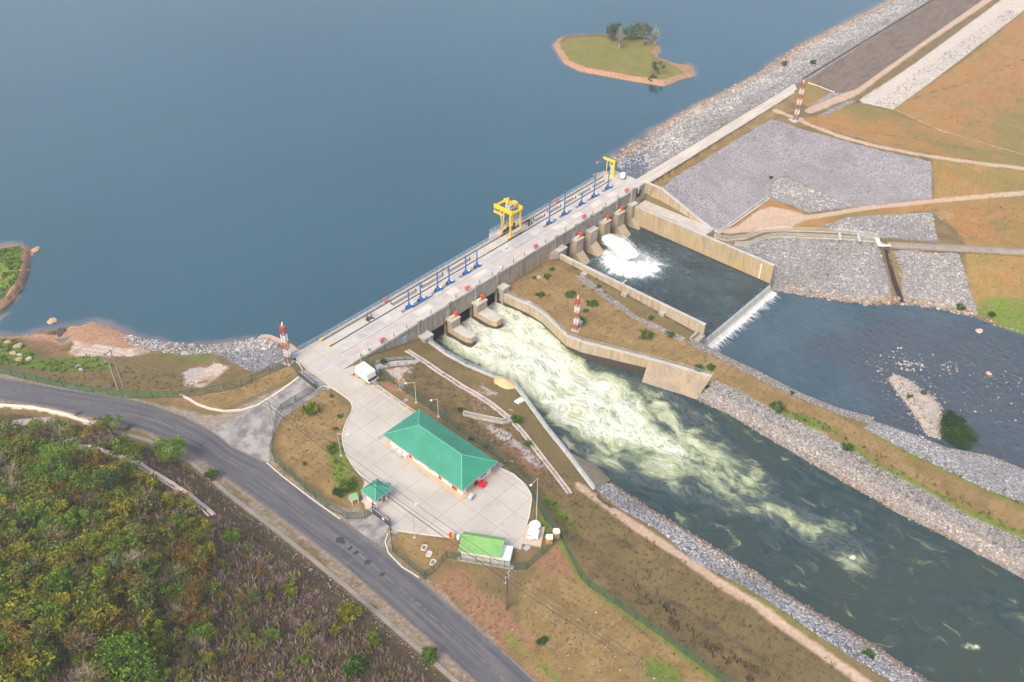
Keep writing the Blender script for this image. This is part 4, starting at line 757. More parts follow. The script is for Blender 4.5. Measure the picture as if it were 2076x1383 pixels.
def pool_extra(t, c):
    f = t.attr('foam'); n_ = t.noise(1.0, 5, .65, t.scalev(t.pos(), 2.4, .3, 1)); v = t.math('ADD', f, t.math('MULTIPLY', t.math('SUBTRACT', n_, .5), 1.7)); sh = t.attr('shallow'); vs = t.voro(1.1, 'Distance'); vc = t.n('ShaderNodeSeparateColor'); t.l(t.voro(1.1, 'Color'), vc.inputs[0])
    bed = t.mix(t.math('MULTIPLY', t.ss(vs, .36, .2), t.ss(vc.outputs[0], .72, .95)), (.050,.060,.078), (.15,.13,.10)); c = t.mix(t.math('MULTIPLY', t.ss(t.math('ADD', sh, t.math('MULTIPLY', t.math('SUBTRACT', t.noise(.2, 4, .6), .5), .9)), .3, .8), .75), c, bed)
    return t.mix(t.ss(v, .38, .68), c, (.82,.84,.82))
pool, xp = sheet('lower_pool_water', [(152.5,-60),(240,-60),(240,83),(195,82.3),(BX1,80.9),(BX0,80.9),(158,80.8),(152.5,70)], ZL, .8, fz=lambda xy: ZL+np.array([.04*noise.fractal(Vector((a*.6, b_*.5, 9)), .8, 2, 3) for a, b_ in xy])); tag(pool, kind='structure')
dd = 80.9-xp[:, 1]; pool.data.attributes.new('foam', 'FLOAT', 'POINT').data.foreach_set('value', ((xp[:, 0] > 161)*(xp[:, 0] < 195.5)*(smooth(-dd, -2.4, -.5))*.85).astype(np.float32))
SHAL = PZ(ZL, (1650,700),(1830,650),(2076,690),(2250,760),(2250,1050),(2040,930),(1960,900),(1860,890),(1790,850),(1740,760))
pool.data.attributes.new('shallow', 'FLOAT', 'POINT').data.foreach_set('value', (smooth(sdf(xp, SHAL), -16, 8)*.9).astype(np.float32))
pool.data.materials.append(water_mat('pool_water', (.034,.070,.095), (.050,.090,.115), .12, 1.0, .2, pool_extra))
# weir: concrete sill and the sheet of water falling over it
wr_ = thing('weir', 'straight concrete weir with a thin pale sheet of falling water', 'weir', (177.6,81.5,ZL-2)); m = MB(); m.box(BX0-.3, BX1+.3, 81.75, 83.2, -14.5, -10.6); m.add([(BX0-.3,81.75,-14.5),(BX1+.3,81.75,-14.5),(BX1+.3,81.75,-10.7),(BX0-.3,81.75,-10.7),(BX0-.3,80.7,-14.5),(BX1+.3,80.7,-14.5)], [(0,1,2,3),(4,5,1,0),(4,0,3),(1,5,2),(5,4,3,2)]); child(m.build('sill', M_CON, None), wr_)
prof = [(82.6,ZB-.02),(82.2,ZB-.0),(81.9,ZB-.04),(81.65,ZB-.18),(81.45,ZB-.5),(81.25,ZB-1.0),(81.08,ZB-1.6),(80.95,ZB-2.3)]; nx = 160; Vv = []; AC = []
for j, (y, z) in enumerate(prof):
    for i in range(nx+1): x = BX0-.25+(BX1-BX0+.5)*i/nx; Vv.append((x, y-.05*noise.noise(Vector((x*2.0, j*.2, 0)))*(j > 3), z)); AC.append(j/(len(prof)-1))
o = np_mesh('water_curtain', Vv, [(j*(nx+1)+i, j*(nx+1)+i+1, (j+1)*(nx+1)+i+1, (j+1)*(nx+1)+i) for j in range(len(prof)-1) for i in range(nx)], smooth=True); o.data.attributes.new('down', 'FLOAT', 'POINT').data.foreach_set('value', np.array(AC, np.float32)); child(o, wr_)
t = NT('falling_water'); d_ = t.attr('down'); n_ = t.noise(1.0, 5, .6, t.scalev(t.pos(), 3.0, .2, .25)); c = t.mix(t.ss(n_, .3, .7), (.25,.27,.23), (.42,.43,.37)); c = t.mix(t.ss(d_, .36, .22), c, (.035,.045,.085)); c = t.mix(t.ss(t.math('ADD', d_, t.math('MULTIPLY', n_, .35)), .95, 1.2), c, (.8,.82,.8)); o.data.materials.append(t.done(c, .3, spec=.5))
# splash fringe under the weir: many small tongues of foam lying on the pool
m = MB(); rr = random.Random(3); x = BX0
fv, ff = [], []
while x < BX1:
    L = .9+2.9*rr.random()**1.6; wd = rr.uniform(.12, .32); b0 = len(fv); y = 80.95; sk = rr.uniform(-.25, .15)
    for k in range(7):
        s_ = k/6; ww_ = wd*(1-s_**1.5)*.5+.02; zz = ZL+.28*(1-s_)**1.5+.05; fv += [(x+sk*s_*L-ww_, y-L*s_, zz), (x+sk*s_*L, y-L*s_, zz+.10*(1-s_)), (x+sk*s_*L+ww_, y-L*s_, zz)]
    for k in range(6):
        for j in (0, 1): a = b0+k*3+j; ff.append((a, a+1, a+4, a+3))
    x += rr.uniform(.07, .2)
t = NT('white_foam'); M_FOAM = t.done(t.mix(t.noise(2.2, 5, .65), (.84,.86,.86), (.93,.94,.94)), .8); tl_ = t.n('ShaderNodeBsdfTranslucent'); tl_.inputs[0].default_value = (.95,.96,.96,1); mx_ = t.n('ShaderNodeMixShader'); mx_.inputs[0].default_value = .25; t.b.inputs['Subsurface Weight'].default_value = .9; t.b.inputs['Subsurface Radius'].default_value = (1,1,1); t.b.inputs['Subsurface Scale'].default_value = 1.2; t.l(t.b.outputs[0], mx_.inputs[1]); t.l(tl_.outputs[0], mx_.inputs[2]); t.l(mx_.outputs[0], t.out.inputs['Surface'])
o = np_mesh('foam_fringe', fv, ff, M_FOAM, smooth=True); child(o, wr_)
# the plunging jet below the fourth pier
jet = thing('spillway_jet', 'white plume of water spouting from an open spillway gate into the basin', 'water jet', (181.5,124,ZB))
rr = random.Random(5); jv = []; jf = []; ja = []; jp = []
def plume(P0, P1, H0, r0, r1, seg, nr, sd_, alpha):
    b0 = len(jv)
    for k in range(seg+1):
        s_ = k/seg; cx = P0[0]+(P1[0]-P0[0])*s_; cy = P0[1]+(P1[1]-P0[1])*s_; cz = P0[2]+(P1[2]-P0[2])*s_**1.9+H0*math.sin(math.pi*min(1, s_*1.15))*.35
        r = (r0+(r1-r0)*s_**.8)*(math.sin(min(1, s_*6+.15)*math.pi/2))
        for j in range(nr):
            a = 2*math.pi*j/nr; nn_ = noise.fractal(Vector((cx*.9+math.cos(a)*1.2, cy*.55+sd_, math.sin(a)*1.2)), .9, 2.1, 4); q = r*(1+.20*nn_); jv.append((cx+q*math.cos(a), cy, cz+q*.8*math.sin(a))); ja.append(alpha if alpha > 1 else alpha*(1-max(0, (s_-.75)/.25))); jp.append((s_*11, a*r*.9+sd_, sd_))
    for k in range(seg):
        for j in range(nr): jf.append((b0+k*nr+j, b0+k*nr+(j+1) % nr, b0+(k+1)*nr+(j+1) % nr, b0+(k+1)*nr+j))
for sc_, al in ((.85, 1.5), (1.25, .45)):
    plume((178.2,125.6,-6.6), (177.4,115.8,ZB-.6), 1.5, 1.1*sc_, 2.5*sc_, 30, 28, sc_*9, al); plume((179.6,125.2,-6.9), (181.0,115.0,ZB-.6), 1.5, .9*sc_, 2.3*sc_, 30, 28, sc_*17, al)
o = np_mesh('water_plume', jv, jf, None, smooth=True); child(o, jet)
o.data.attributes.new('thick', 'FLOAT', 'POINT').data.foreach_set('value', np.array(ja, np.float32)); o.data.attributes.new('flow', 'FLOAT_VECTOR', 'POINT').data.foreach_set('vector', np.array(jp, np.float32).ravel())
t = NT('plume_water'); n_ = t.noise(1.0, 6, .68, t.scalev(t.attr('flow', 'Vector'), .35, 1.3, 1)); al_ = t.ss(t.math('ADD', t.attr('thick'), t.math('MULTIPLY', t.math('SUBTRACT', n_, .5), 1.9)), .30, .75); t.done((.90,.915,.90), .8); tr_ = t.n('ShaderNodeBsdfTransparent'); tl_ = t.n('ShaderNodeBsdfTranslucent'); tl_.inputs[0].default_value = (.95,.96,.96,1); m1 = t.n('ShaderNodeMixShader'); m1.inputs[0].default_value = .45; t.l(t.b.outputs[0], m1.inputs[1]); t.l(tl_.outputs[0], m1.inputs[2]); m2 = t.n('ShaderNodeMixShader'); t.l(al_, m2.inputs[0]); t.l(tr_.outputs[0], m2.inputs[1]); t.l(m1.outputs[0], m2.inputs[2]); t.l(m2.outputs[0], t.out.inputs['Surface']); o.data.materials.append(t.m)
# the outer water and the spray: fine drops and streaks thrown along falling paths
sv, sf = [], []
def drop(p, d, L_, w_):
    d = d.normalized(); n_ = d.cross(Vector((rr.gauss(0,1), rr.gauss(0,1), rr.gauss(0,1)))).normalized()*w_; q = n_.cross(d); b0 = len(sv)
    for v_ in (p-d*L_*.5, p+n_, p-n_*.5+q*.86, p-n_*.5-q*.86, p+d*L_*.5): sv.append(tuple(v_))
    for t_ in ((0,1,2),(0,2,3),(0,3,1),(4,2,1),(4,3,2),(4,1,3)): sf.append(tuple(b0+k for k in t_))
for k in range(1500):
    s_ = .25+.75*rr.random()**.8; lobe = rr.random() < .55; P0 = (178.2,125.6,-6.6) if lobe else (179.6,125.2,-6.9); P1 = (177.2,115.0,ZB) if lobe else (181.6,114.2,ZB)
    c_ = Vector((P0[0]+(P1[0]-P0[0])*s_, P0[1]+(P1[1]-P0[1])*s_, P0[2]+(P1[2]-P0[2])*s_**1.9+.52*math.sin(math.pi*min(1, s_*1.15)))); r_ = (1.15+1.8*s_)*(.95+.3*abs(rr.gauss(0,.6))); a = rr.uniform(0, 6.28)
    p = c_+Vector((math.cos(a)*r_, rr.gauss(0,.3), math.sin(a)*r_*.85)); p.z = max(p.z, ZB+.1); drop(p, Vector((P1[0]-P0[0]+rr.gauss(0,1.5), P1[1]-P0[1], -1.5-4*s_+rr.gauss(0,1))), rr.uniform(.15,.4), rr.uniform(.015,.04))
for k in range(4500):
    a = rr.gauss(-1.15, .7); R0 = abs(rr.gauss(0, 1))*4.4+1.0; p = Vector((179.2+math.cos(a)*R0*.95, 116.8+math.sin(a)*R0*.95, ZB+.1+max(0, .9-R0*.14)*rr.random()**2)); drop(p, Vector((math.cos(a), math.sin(a), rr.gauss(.1,.25))), rr.uniform(.15,.8), rr.uniform(.012,.04))
o = np_mesh('spray', sv, sf, M_FOAM, smooth=True); child(o, jet)
# ------------------------------------------------------------------ right bank: crest road, kerbs, flume
t = NT('crest_gravel'); q = t.n('ShaderNodeSeparateXYZ'); t.l(t.pos(), q.inputs[0]); c = t.mix(t.ss(t.noise(.3, 5, .6, t.scalev(t.pos(), .3, 1.6, 1)), .3, .7), (.36,.32,.27), (.50,.46,.40)); M_CREST = t.done(c, .95, spec=.1)
slab('crest_road', [(201.3,128.3),(291.0,128.3),(294.5,131.2),(201.3,131.4)], -.4, .02, M_CREST)
m = MB(); m.bar((201.3,127.75,.0),(288,127.75,.0), .95, .3); tag(m.build('kerb', M_CONL), kind='structure')
m = MB(); m.bar((300,131.0,.1),(640,131.4,.1), .35, .7); tag(m.build('crest_kerb', paint('kerb_dark', (.10,.09,.085), .2)), kind='structure')
def on(pts, dz=0.0, n=None):
    out = []
    for p in pts: q = gp(*p); out.append((q[0], q[1], hg(q[0], q[1])+dz))
    return out
def dense(line, step=1.5, dz=0.0):
    out = []
    for a, b in zip(line[:-1], line[1:]):
        n = max(1, int(math.hypot(b[0]-a[0], b[1]-a[1])/step))
        for i in range(n): x = a[0]+(b[0]-a[0])*i/n; y = a[1]+(b[1]-a[1])*i/n; out.append((x, y, hg(x, y)+dz))
    x, y = line[-1][:2]; out.append((x, y, hg(x, y)+dz)); return out
def ribbon(name, line, wd, ht, mat, kind='structure', parent=None):
    m = MB(); q = line
    for a, b in zip(q[:-1], q[1:]): m.bar(a, b, wd, ht)
    o = m.build(name, mat, parent)
    if kind and not parent: tag(o, kind=kind)
    return o
M_WHK = paint('whitewashed_kerb', (.58,.54,.47), .15, 1.2, .9)
ribbon('white_kerb', dense(gps([(1638,168),(1665,178),(1692,188)]), 1.5, .1), .35, .3, M_WHK)
M_PST = concrete('pink_stone', (.50,.39,.35), 0, 0)
M_STN = concrete('stone_lining', (.44,.38,.345), 0, 0); 
def drain(pts, half, name='stone_drain', mat=None):
    l = gps(pts); A = dense(offs(l, half), 1.2, .06); B = dense(offs(l, -half), 1.2, .06)
    ribbon(name, A, .32, .35, mat or M_STN); ribbon(name, B, .32, .35, mat or M_STN); ribbon(name+'_bed', dense(l, 1.2, -.02), half*2-.2, .14, M_PST if name == 'hill_drain' else M_COND)
drain([(825,711),(854.7,730.6),(885,751),(935.7,784),(960.3,797),(998,822),(1034,851)], .55); drain([(1042,858),(1061.6,880),(1090,917),(1120,955),(1155,1002)], .45)
drain([(1455,473),(1490,450),(1525,425),(1559,401)], .45, 'toe_drain', M_CONL)
drain([(141,904),(196,913),(235.5,926),(279,941),(322.7,967.5),(366,993.7),(401,1020),(430,1045)], .62, 'hill_drain', M_PST)
M_GST = concrete('grey_stone', (.42,.40,.37), 0, .0)
for pts in ([(113,908),(128,900),(144,895),(173,884),(205,878),(214,866)], [(72,936),(43,962),(20,985),(4,1004)], [(43,964),(62,961),(78,958)]): ribbon('stone_path', dense(gps(pts), 1.0, .12), .9, .3, M_GST)
# roadside stone gutter at the foot of the hill
ribbon('roadside_gutter', dense(gps([(205,868),(300,893),(388,938),(470,1008),(560,1076),(700,1188),(860,1326),(955,1410)]), 1.5, .03), .8, .2, concrete('gutter_stone', (.23,.205,.175), 0, 0))
ribbon('white_kerb', dense(gps([(-60,806),(0,822),(48,826),(80,830),(130,841),(190,862)]), 1.2, .12), .5, .45, paint('lime_stone_edge', (.62,.56,.46), .2, 1.5, .9))
# open concrete trough
def uch(name, line, half, h, label, cat='trough'):
    root = thing(name, label, cat, line[0])
    for s_ in (1, -1): child(ribbon('side_wall', offs(line, half*s_), .2, h, M_CONL, kind=None), root)
    child(ribbon('floor', addz(line, -h*.45), half*2, .06, M_DARK, kind=None), root)
    a, b = line[0], line[1]; d = Vector((b[0]-a[0], b[1]-a[1], 0)).normalized(); nrm = Vector((-d.y, d.x, 0)); A = Vector(a)
    mm = MB(); mm.bar(A+nrm*(half+.1), A-nrm*(half+.1), .2, h); child(mm.build('end_wall', M_CONL, None), root); return root
tr = uch('concrete_trough', [(p[0], p[1], p[2]+.3) for p in on([(940,841),(980,849.5),(1020,857.5),(1034,854)])], .5, .8, 'open concrete trough beside the stone drain behind the green roofed building')
m = MB(); p = on([(1037,853)])[0]; m.cbox((p[0],p[1],p[2]-.1), 1.6, 1.5, .8, .4); child(m.build('sump_box', M_COND, None), tr)
def pad(name, pts, h, mat, label, cat, dz=.1):
    q = on(pts); zs = [p[2]+dz+h for p in q]; zm = sum(zs)/len(zs); zs = [max(zm-.35, min(zm+.35, z)) for z in zs]
    m = MB(); m.prism([(p[0], p[1]) for p in q], [z-.35-h for z in zs], zs); return tag(m.build(name, mat), label, cat)
pad('concrete_slab', [(863,702),(896,722.5),(904,717.7),(876,697)], 0, M_SLAB, 'flat concrete slab beside the left channel wall under the dam', 'slab')
pad('concrete_slab', [(834,735),(841,738.5),(854,733),(846,726)], 0, M_SLAB, 'small square slab beside the stone drain, foot of the stairs', 'slab')
pad('metal_cover', [(1042,815),(1051,820),(1064,814),(1056,807)], .25, paint('pale_blue_cover', (.60,.66,.70), .06, 1, .5), 'pale blue flat cover by the left channel coping', 'cover')
pad('concrete_slab', [(1086,562),(1092,566),(1098,562),(1092,559)], 0, M_SLAB, 'small pale slab lying on the island lawn near the dam', 'slab')
pad('concrete_slab', [(1061,616),(1068,621),(1078,615),(1071,610)], .1, M_SLAB, 'pale slab beside the island channel wall', 'slab')
for i, (u, v, lb) in enumerate(((1182.7,560,'concrete box against the basin wall, the one nearest the dam'),(1265.5,600,'concrete box against the basin wall below the lamp post'),(1341.8,639,'concrete box against the basin wall, farthest from the dam'))):
    p = on([(u, v)])[0]; m = MB(); m.cbox((p[0]+.25,p[1],p[2]-.2), 1.5, 1.5, 1.0); o = m.build('concrete_box', M_CON, None); tag(o, lb, 'box', 'concrete boxes along the basin wall')
# stairway from the yard down to the drain
sv = on([(767,744),(785,740),(805,737),(822,736.5),(839,736)]); st = thing('stairway', 'pale concrete steps with grey handrails running down from the yard gate', 'stairs', sv[0]); m = MB()
for a, b in zip(sv[:-1], sv[1:]):
    n = 6
    for i in range(n): q = Vector(a).lerp(Vector(b), (i+.5)/n); m.cbox((q.x,q.y,q.z-.35), .62, 1.7, .42, -.62)
child(m.build('steps', M_SLAB, None), st)
for s_ in (.85, -.85): child(railing([Vector(p)+Vector((0,0,.1)) for p in offs(sv, s_)], 'railing', M_RAIL, None, 1.0, 1.5, .04, 1), st)
# upstream wing walls
w1 = thing('wing_wall', 'low tan concrete cut-off wall at the lake edge left of the dam', 'wall', G(565,695,-4)); m = MB()
q = [G(528,684,-4.6),G(545,683,-4.5),G(570,694,-4.2),G(590,704,-4.0),(87.2,142.5,-2.5)]
for a, b in zip(q[:-1], q[1:]): m.bar((a[0],a[1],a[2]-.6),(b[0],b[1],b[2]-.6), 1.1, 1.9)
child(m.build('wall', concrete('tan_wall', (.42,.33,.25), .2, .2), None), w1)
w2 = thing('wing_wall', 'tan triangular wing wall meeting the lake behind the small yellow crane', 'wall', (200.5,141,-5)); m = MB()
m.add([(199.9,140.4,-.3),(200.4,143,-1.6),(201.6,147.6,-4.7),(202.4,147.6,-6),(199.9,140.4,-6),(200.7,140.4,-.3),(201.2,143,-1.6),(202.4,147.6,-4.7),(203.2,147.6,-6),(200.7,140.4,-6)], [(0,1,2,3,4),(9,8,7,6,5),(0,5,6,1),(1,6,7,2),(2,7,8,3)]); child(m.build('wall', concrete('tan_wing', (.46,.35,.25), .3, .2), None), w2)
# flume with railings, sluice and covered canal
FU, FLo = PZ(-5.6, *FL_U[:7]), PZ(-5.75, *FL_L[:6]); fm = thing('flume', 'curving open concrete flume with white handrails above the right bank riprap', 'flume', FU[3])
for l in (FU, FLo): child(ribbon('flume_wall', addz(l, -.25), .3, 1.3, M_CONL, kind=None), fm)
def resampl(l, n):
    l = np.array(l); s_ = np.r_[0, np.cumsum(np.hypot(*np.diff(l[:, :2], axis=0).T))]; u = np.linspace(0, s_[-1], n); return [tuple(np.interp(x, s_, l[:, k]) for k in range(3)) for x in u]
ra, rb = resampl(FU, 30), resampl(FLo, 30); m = MB()
for i in range(29): m.add([(ra[i][0],ra[i][1],-6.0),(ra[i+1][0],ra[i+1][1],-6.0),(rb[i+1][0],rb[i+1][1],-6.0),(rb[i][0],rb[i][1],-6.0)], [(0,1,2,3)])
child(m.build('flume_bed', concrete('flume_bed_concrete', (.24,.21,.17), .3, .3), None), fm)
M_WRAIL = paint('white_rail', (.70,.68,.62), .06)
child(railing(addz(resampl(FU, 22), .38), 'railing', M_WRAIL, None, 1.0, 1.6, .03, 2), fm); child(railing(addz(resampl(FLo, 22), .38), 'railing', M_WRAIL, None, 1.0, 1.2, .035, 2), fm)
for u, v, u2, v2 in ((1701.7,470,1704,487),(1740,474,1742,490)): m = MB(); m.bar(G(u,v,-4.9),G(u2,v2,-4.9), .7, .12); child(m.build('footbridge', M_RAIL, None), fm)
sg = thing('sluice_gate', 'concrete sluice with pale blue gate beam above the dark outfall stream', 'sluice', G(1795,495,-6)); m = MB(); a, b = G(1777,483,-5.2), G(1784,498,-5.4); m.bar(a, b, 1.0, .4); m.bar(b, G(1806,498,-5.4), .6, .3); child(m.build('gate_beam', paint('gate_blue', (.55,.63,.68), .08), None), sg)
m = MB()
for u in (1783, 1808): p = G(u, 499, -6.2); m.cbox((p[0],p[1],-9.6), .9, 2.4, 4.2, .6)
child(m.build('side_wall', concrete('sluice_concrete', (.42,.33,.2), .5, .4), None), sg); m = MB(); p = G(1794,494,-7); m.cbox((p[0]+.4,p[1]+.6,-9.6), 2.6, 1.0, 3.6, .6); child(m.build('opening_shade', M_DARK, None), sg)  # solid black block; its colour paints the shade inside the sluice mouth
cu, cl = PZ(-5.3, (1806,487),(1850,489),(1950,494),(2076,500.5),(2250,508)), PZ(-5.3, (1806,499),(1850,501.5),(1950,507),(2076,514),(2250,523)); cn = thing('covered_canal', 'half round grey concrete covered canal running off to the right', 'canal', cu[1]); Vv = []; ra, rb = resampl(cu, 40), resampl(cl, 40)
for i in range(40):
    for j in range(7): a = math.pi*j/6; f = .5-.5*math.cos(a); Vv.append((ra[i][0]+(rb[i][0]-ra[i][0])*f, ra[i][1]+(rb[i][1]-ra[i][1])*f, -6.1+.95*math.sin(a)))
child(np_mesh('canal_cover', Vv, [(i*7+j, i*7+j+1, (i+1)*7+j+1, (i+1)*7+j) for i in range(39) for j in range(6)], concrete('canal_concrete', (.225,.205,.18), .15, .5), smooth=True), cn)
child(railing([(p[0]-.25,p[1]-.4,-5.95) for p in rb], 'railing', paint('rusty_rail', (.45,.33,.2), .2), None, .9, 1.6, .035, 1), cn)
# dark outfall stream
sp_ = [gp(1797,506),gp(1802,530),gp(1808,555),gp(1816,582),gp(1826,606),gp(1832,614)]; tag(strip('stream', offs(sp_, .75), offs(sp_, -.75), water_mat('stream_water', (.03,.022,.02), (.05,.035,.03), .15), lambda x, y: hg(x, y)+.12, 24, 3), kind='structure')
# channel railings
child(railing([(p[0]-.35,p[1],p[2]) for p in WALL_L[1:]], 'railing', M_RAIL, None, 1.1, 2.0, .04, 2), wl); child(railing([(p[0]+.35,p[1],p[2]) for p in WALL_R[1:]], 'railing', M_RAIL, None, 1.0, 2.2, .03, 1), wr)
child(railing([(BX1+.9,124,-5.2),(BX1+.9,112,-5.2)], 'railing', paint('dark_rail', (.07,.08,.09)), None, 1.1, 1.5, .05, 2), bw2)

M_TAR = paint('fresh_tar', (.035,.038,.045), .25, 2, .7)
for (u, v), rx, ry in (((691,1096),.75,.5),((710,1112),.5,.25),((722,1121),.6,.2),((745,1140),.7,.28),((775,1165),.5,.2),((262,866),1.0,.35),((160,838),.9,.3)):
    x, y, _ = G(u, v); m = MB(); m.prism([(x+rx*math.cos(a)*(1+.3*math.sin(3*a+u)), y+ry*1.6*math.sin(a)*(1+.3*math.cos(2*a+v))) for a in np.linspace(0, 2*math.pi, 18)[:-1]], .0, .026); tag(m.build('road_patch', M_TAR), kind='structure')
# ------------------------------------------------------------------ things on the dam
M_YEL = paint('crane_yellow', (.74,.47,.015), .12, .8, .45, 0, (.42,.25,.03)); M_BLUE = paint('hoist_blue', (.022,.125,.36), .15, 1.2, .45); M_BLK = paint('dark_iron', (.025,.028,.034), .3, 3, .55)
M_WHT = paint('white_enamel', (.78,.77,.73), .05, 1.5, .4, dirt=(.55,.5,.42)); M_RED = paint('signal_red', (.50,.035,.03), .12, 2, .4); M_ORG = paint('motor_orange_red', (.62,.075,.025), .1, 2, .4); M_CREAM = paint('cream_tank', (.72,.58,.34), .08, 2, .45); M_GREY = paint('grey_paint', (.30,.32,.34), .1, 2, .5); M_PINK = paint('faded_red', (.56,.10,.12), .15, 2, .5)
def local(root):                                   # parts are modelled round the thing's base
    def b(m, name, mat, **k): return m.build(name, mat, root, **k)
    return b
HX = [(828,621.5,824.7,587.6),(852.5,608,850,574),(887,587.5,884.9,552.9),(911,574,908.6,539.3),(943.5,553,942,520),(966,539.5,964.4,507.4),(1115.4,453.5,1117,408),(1147.5,436,1149,390),(1178,413,1178.5,391.7),(1206,399,1208,354.7),(1233.8,382,1235.8,338.8)]
ords = ['nearest the left bank of the dam','second from the left bank','third from the left bank','fourth from the left bank','fifth from the left bank','last of the left group, nearest the yellow gantry crane','first to the right of the black grab','second beyond the black grab','short one, its column half as high as the others','next to last before the small yellow crane','in front of the small yellow crane']
for i, (u, v, tu, tv) in enumerate(HX):
    x, y, _ = G(u, v); h = max(1.5, top_z(x, y, tu, tv)); y = 134.35
    r = thing('gate_hoist', 'blue gate hoist column, '+ords[i], 'gate hoist', (x, y, .03), 0, 'blue gate hoists along the dam deck'); b = local(r)
    m = MB(); m.box(-.125, .125, -.10, .10, .35, h); m.box(-.17,.17,-.14,.14,h,h+.08); b(m, 'column', M_BLUE)
    m = MB(); m.box(-.45, .45, -.42, .42, .0, .55); m.prism([(-.6,-.5),(.6,-.5),(.6,.5),(-.6,.5)], 0, .12); b(m, 'base', M_BLUE, bevel=.03)
    m = MB(); m.bar((-1.15,0,.12),(-.6,0,.12), .28, .2); m.bar((-1.0,-.35,.1),(-1.0,.35,.1), .2,.16); m.tube((-.75,.3,.35),(-.3,.3,.35),.14,n=8); b(m, 'drive_shaft', M_BLK)
    m = MB(); m.tube((.5,-.22,.42),(.95,-.22,.42), .2, n=10); b(m, 'motor', M_WHT); m = MB(); m.box(.28,.8,-.75,-.45,.0,.25); m.bar((.3,-.8,.4),(1.1,-.8,.4),.06); m.bar((1.1,-.8,0),(1.1,-.8,.4),.06); m.bar((.3,-.8,0),(.3,-.8,.4),.06); b(m, 'foot_rail', M_BLUE)
    m = MB(); m.tube((.2,.45,.2),(.2,.45,.75),.17,n=8); b(m, 'gearbox', M_BLK)
# blue walkway rail lying beside the first two hoists
o = railing([(114.2,133.3,.03),(120.8,133.3,.03)], 'walkway_rail', M_BLUE, None, .55, .6, .05, 1); tag(o, 'low blue walkway rail beside the first two gate hoists', 'rail')
# gantry crane
gc = thing('gantry_crane', 'tall yellow gantry crane straddling the deck rails', 'crane', (154.2, 138.0, .12)); b = local(gc)
xa, xb_, yf, yb, zt_ = -2.0, 2.0, -1.45, 1.45, 7.4
for sx in (xa, xb_):
    m = MB(); m.bar((sx,yf,.55),(sx*.97,yf+.1,zt_), .38, .38); b(m, 'leg', M_YEL)
    for dy in (-.62, .62): m = MB(); m.bar((sx,yb,.55),(sx*.97,yb+dy,zt_), .26, .26); b(m, 'leg', M_YEL)
for y in (yf, yb): m = MB(); m.box(-2.7, 2.7, y-.16, y+.16, .38, .72); b(m, 'sill_beam', M_YEL)
for y in (yf, yb):
    for x in (-2.2, -1.2, 1.2, 2.2): m = MB(); m.tube((x,y-.12,.2),(x,y+.12,.2),.22,n=12); m.box(x-.3,x+.3,y-.2,y+.2,.2,.4); b(m, 'wheel', M_BLK)
for sx in (xa, xb_): m = MB(); m.box(sx*.97-.24, sx*.97+.24, -2.0, 4.3, zt_, zt_+.85); m.box(sx*.97-.3, sx*.97+.3, -2.0, 4.3, zt_+.85, zt_+.93); b(m, 'main_girder', M_YEL)
for y in (4.1, -1.9): m = MB(); m.box(-1.70, 1.70, y-.2, y+.2, zt_+.05, zt_+.6); b(m, 'cross_beam', M_YEL)
m = MB(); m.box(xa*.97-.2, xa*.97+.2, .9, 4.4, zt_-1.5, zt_-.95); m.bar((xa*.97,4.2,zt_-.95),(xa*.97,4.2,zt_),.12); b(m, 'lower_bracket', M_YEL)
tr_ = MB(); tr_.box(-1.6, 1.6, -.9, .9, zt_+.95, zt_+1.2); tr_.tube((-1.1,-.2,zt_+1.65),(.3,-.2,zt_+1.65),.42,n=12); tr_.box(-1.4,-.9,-.7,.6,zt_+1.2,zt_+1.8); trolley = b(tr_, 'trolley', M_GREY)
m = MB(); m.box(.35, 1.65, -.95, .75, zt_+1.205, zt_+2.1); m.build('trolley_cover', M_YEL, trolley, bevel=.12)
m = MB(); m.bar((-1.5,.8,zt_+.95),(1.2,2.2,zt_+2.3),.26); m.bar((1.2,2.2,zt_+2.3),(1.2,2.0,zt_+.95),.24); m.bar((1.2,2.2,zt_+2.2),(.2,3.2,zt_+.95),.2); b(m, 'jib', M_YEL)
m = MB()
for k in range(18): m.box(xa-.28, xa-.24, yb-.22, yb+.22, .9+k*.36, .95+k*.36)
for y in (yb-.24, yb+.24): m.bar((xa-.26,y,.6),(xa-.26,y,zt_), .05)
b(m, 'ladder', M_GREY)
M_CAB = paint('cabinet_beige', (.50,.44,.36), .06, 2, .5); M_LBL = paint('label_blue', (.05,.30,.60), .05)
for k in range(3):
    x = -.85+k*1.05; m = MB(); m.box(x-.42, x+.42, yf-.35, yf+.55, .725, 1.75); cbn = m.build('electric_cabinet', M_CAB, gc, bevel=.05); m = MB(); m.tube((x,yf-.351,1.25),(x,yf-.37,1.25),.27,n=14); m.build('round_label', M_LBL, cbn)
m = MB(); m.box(-2.0, 1.8, yb-.3, yb+.3, .725, 1.1); m.tube((-.2,yb,1.3),(.9,yb,1.3),.25,n=8); m.tube((2.35,yb-.3,.4),(2.35,yb-.3,2.0),.22,n=8); b(m, 'cable_drum', M_BLK)
m = MB(); m.bar((-3.0,yf,.35),(-2.7,yf,.5),.3); b(m, 'buffer', M_ORG)
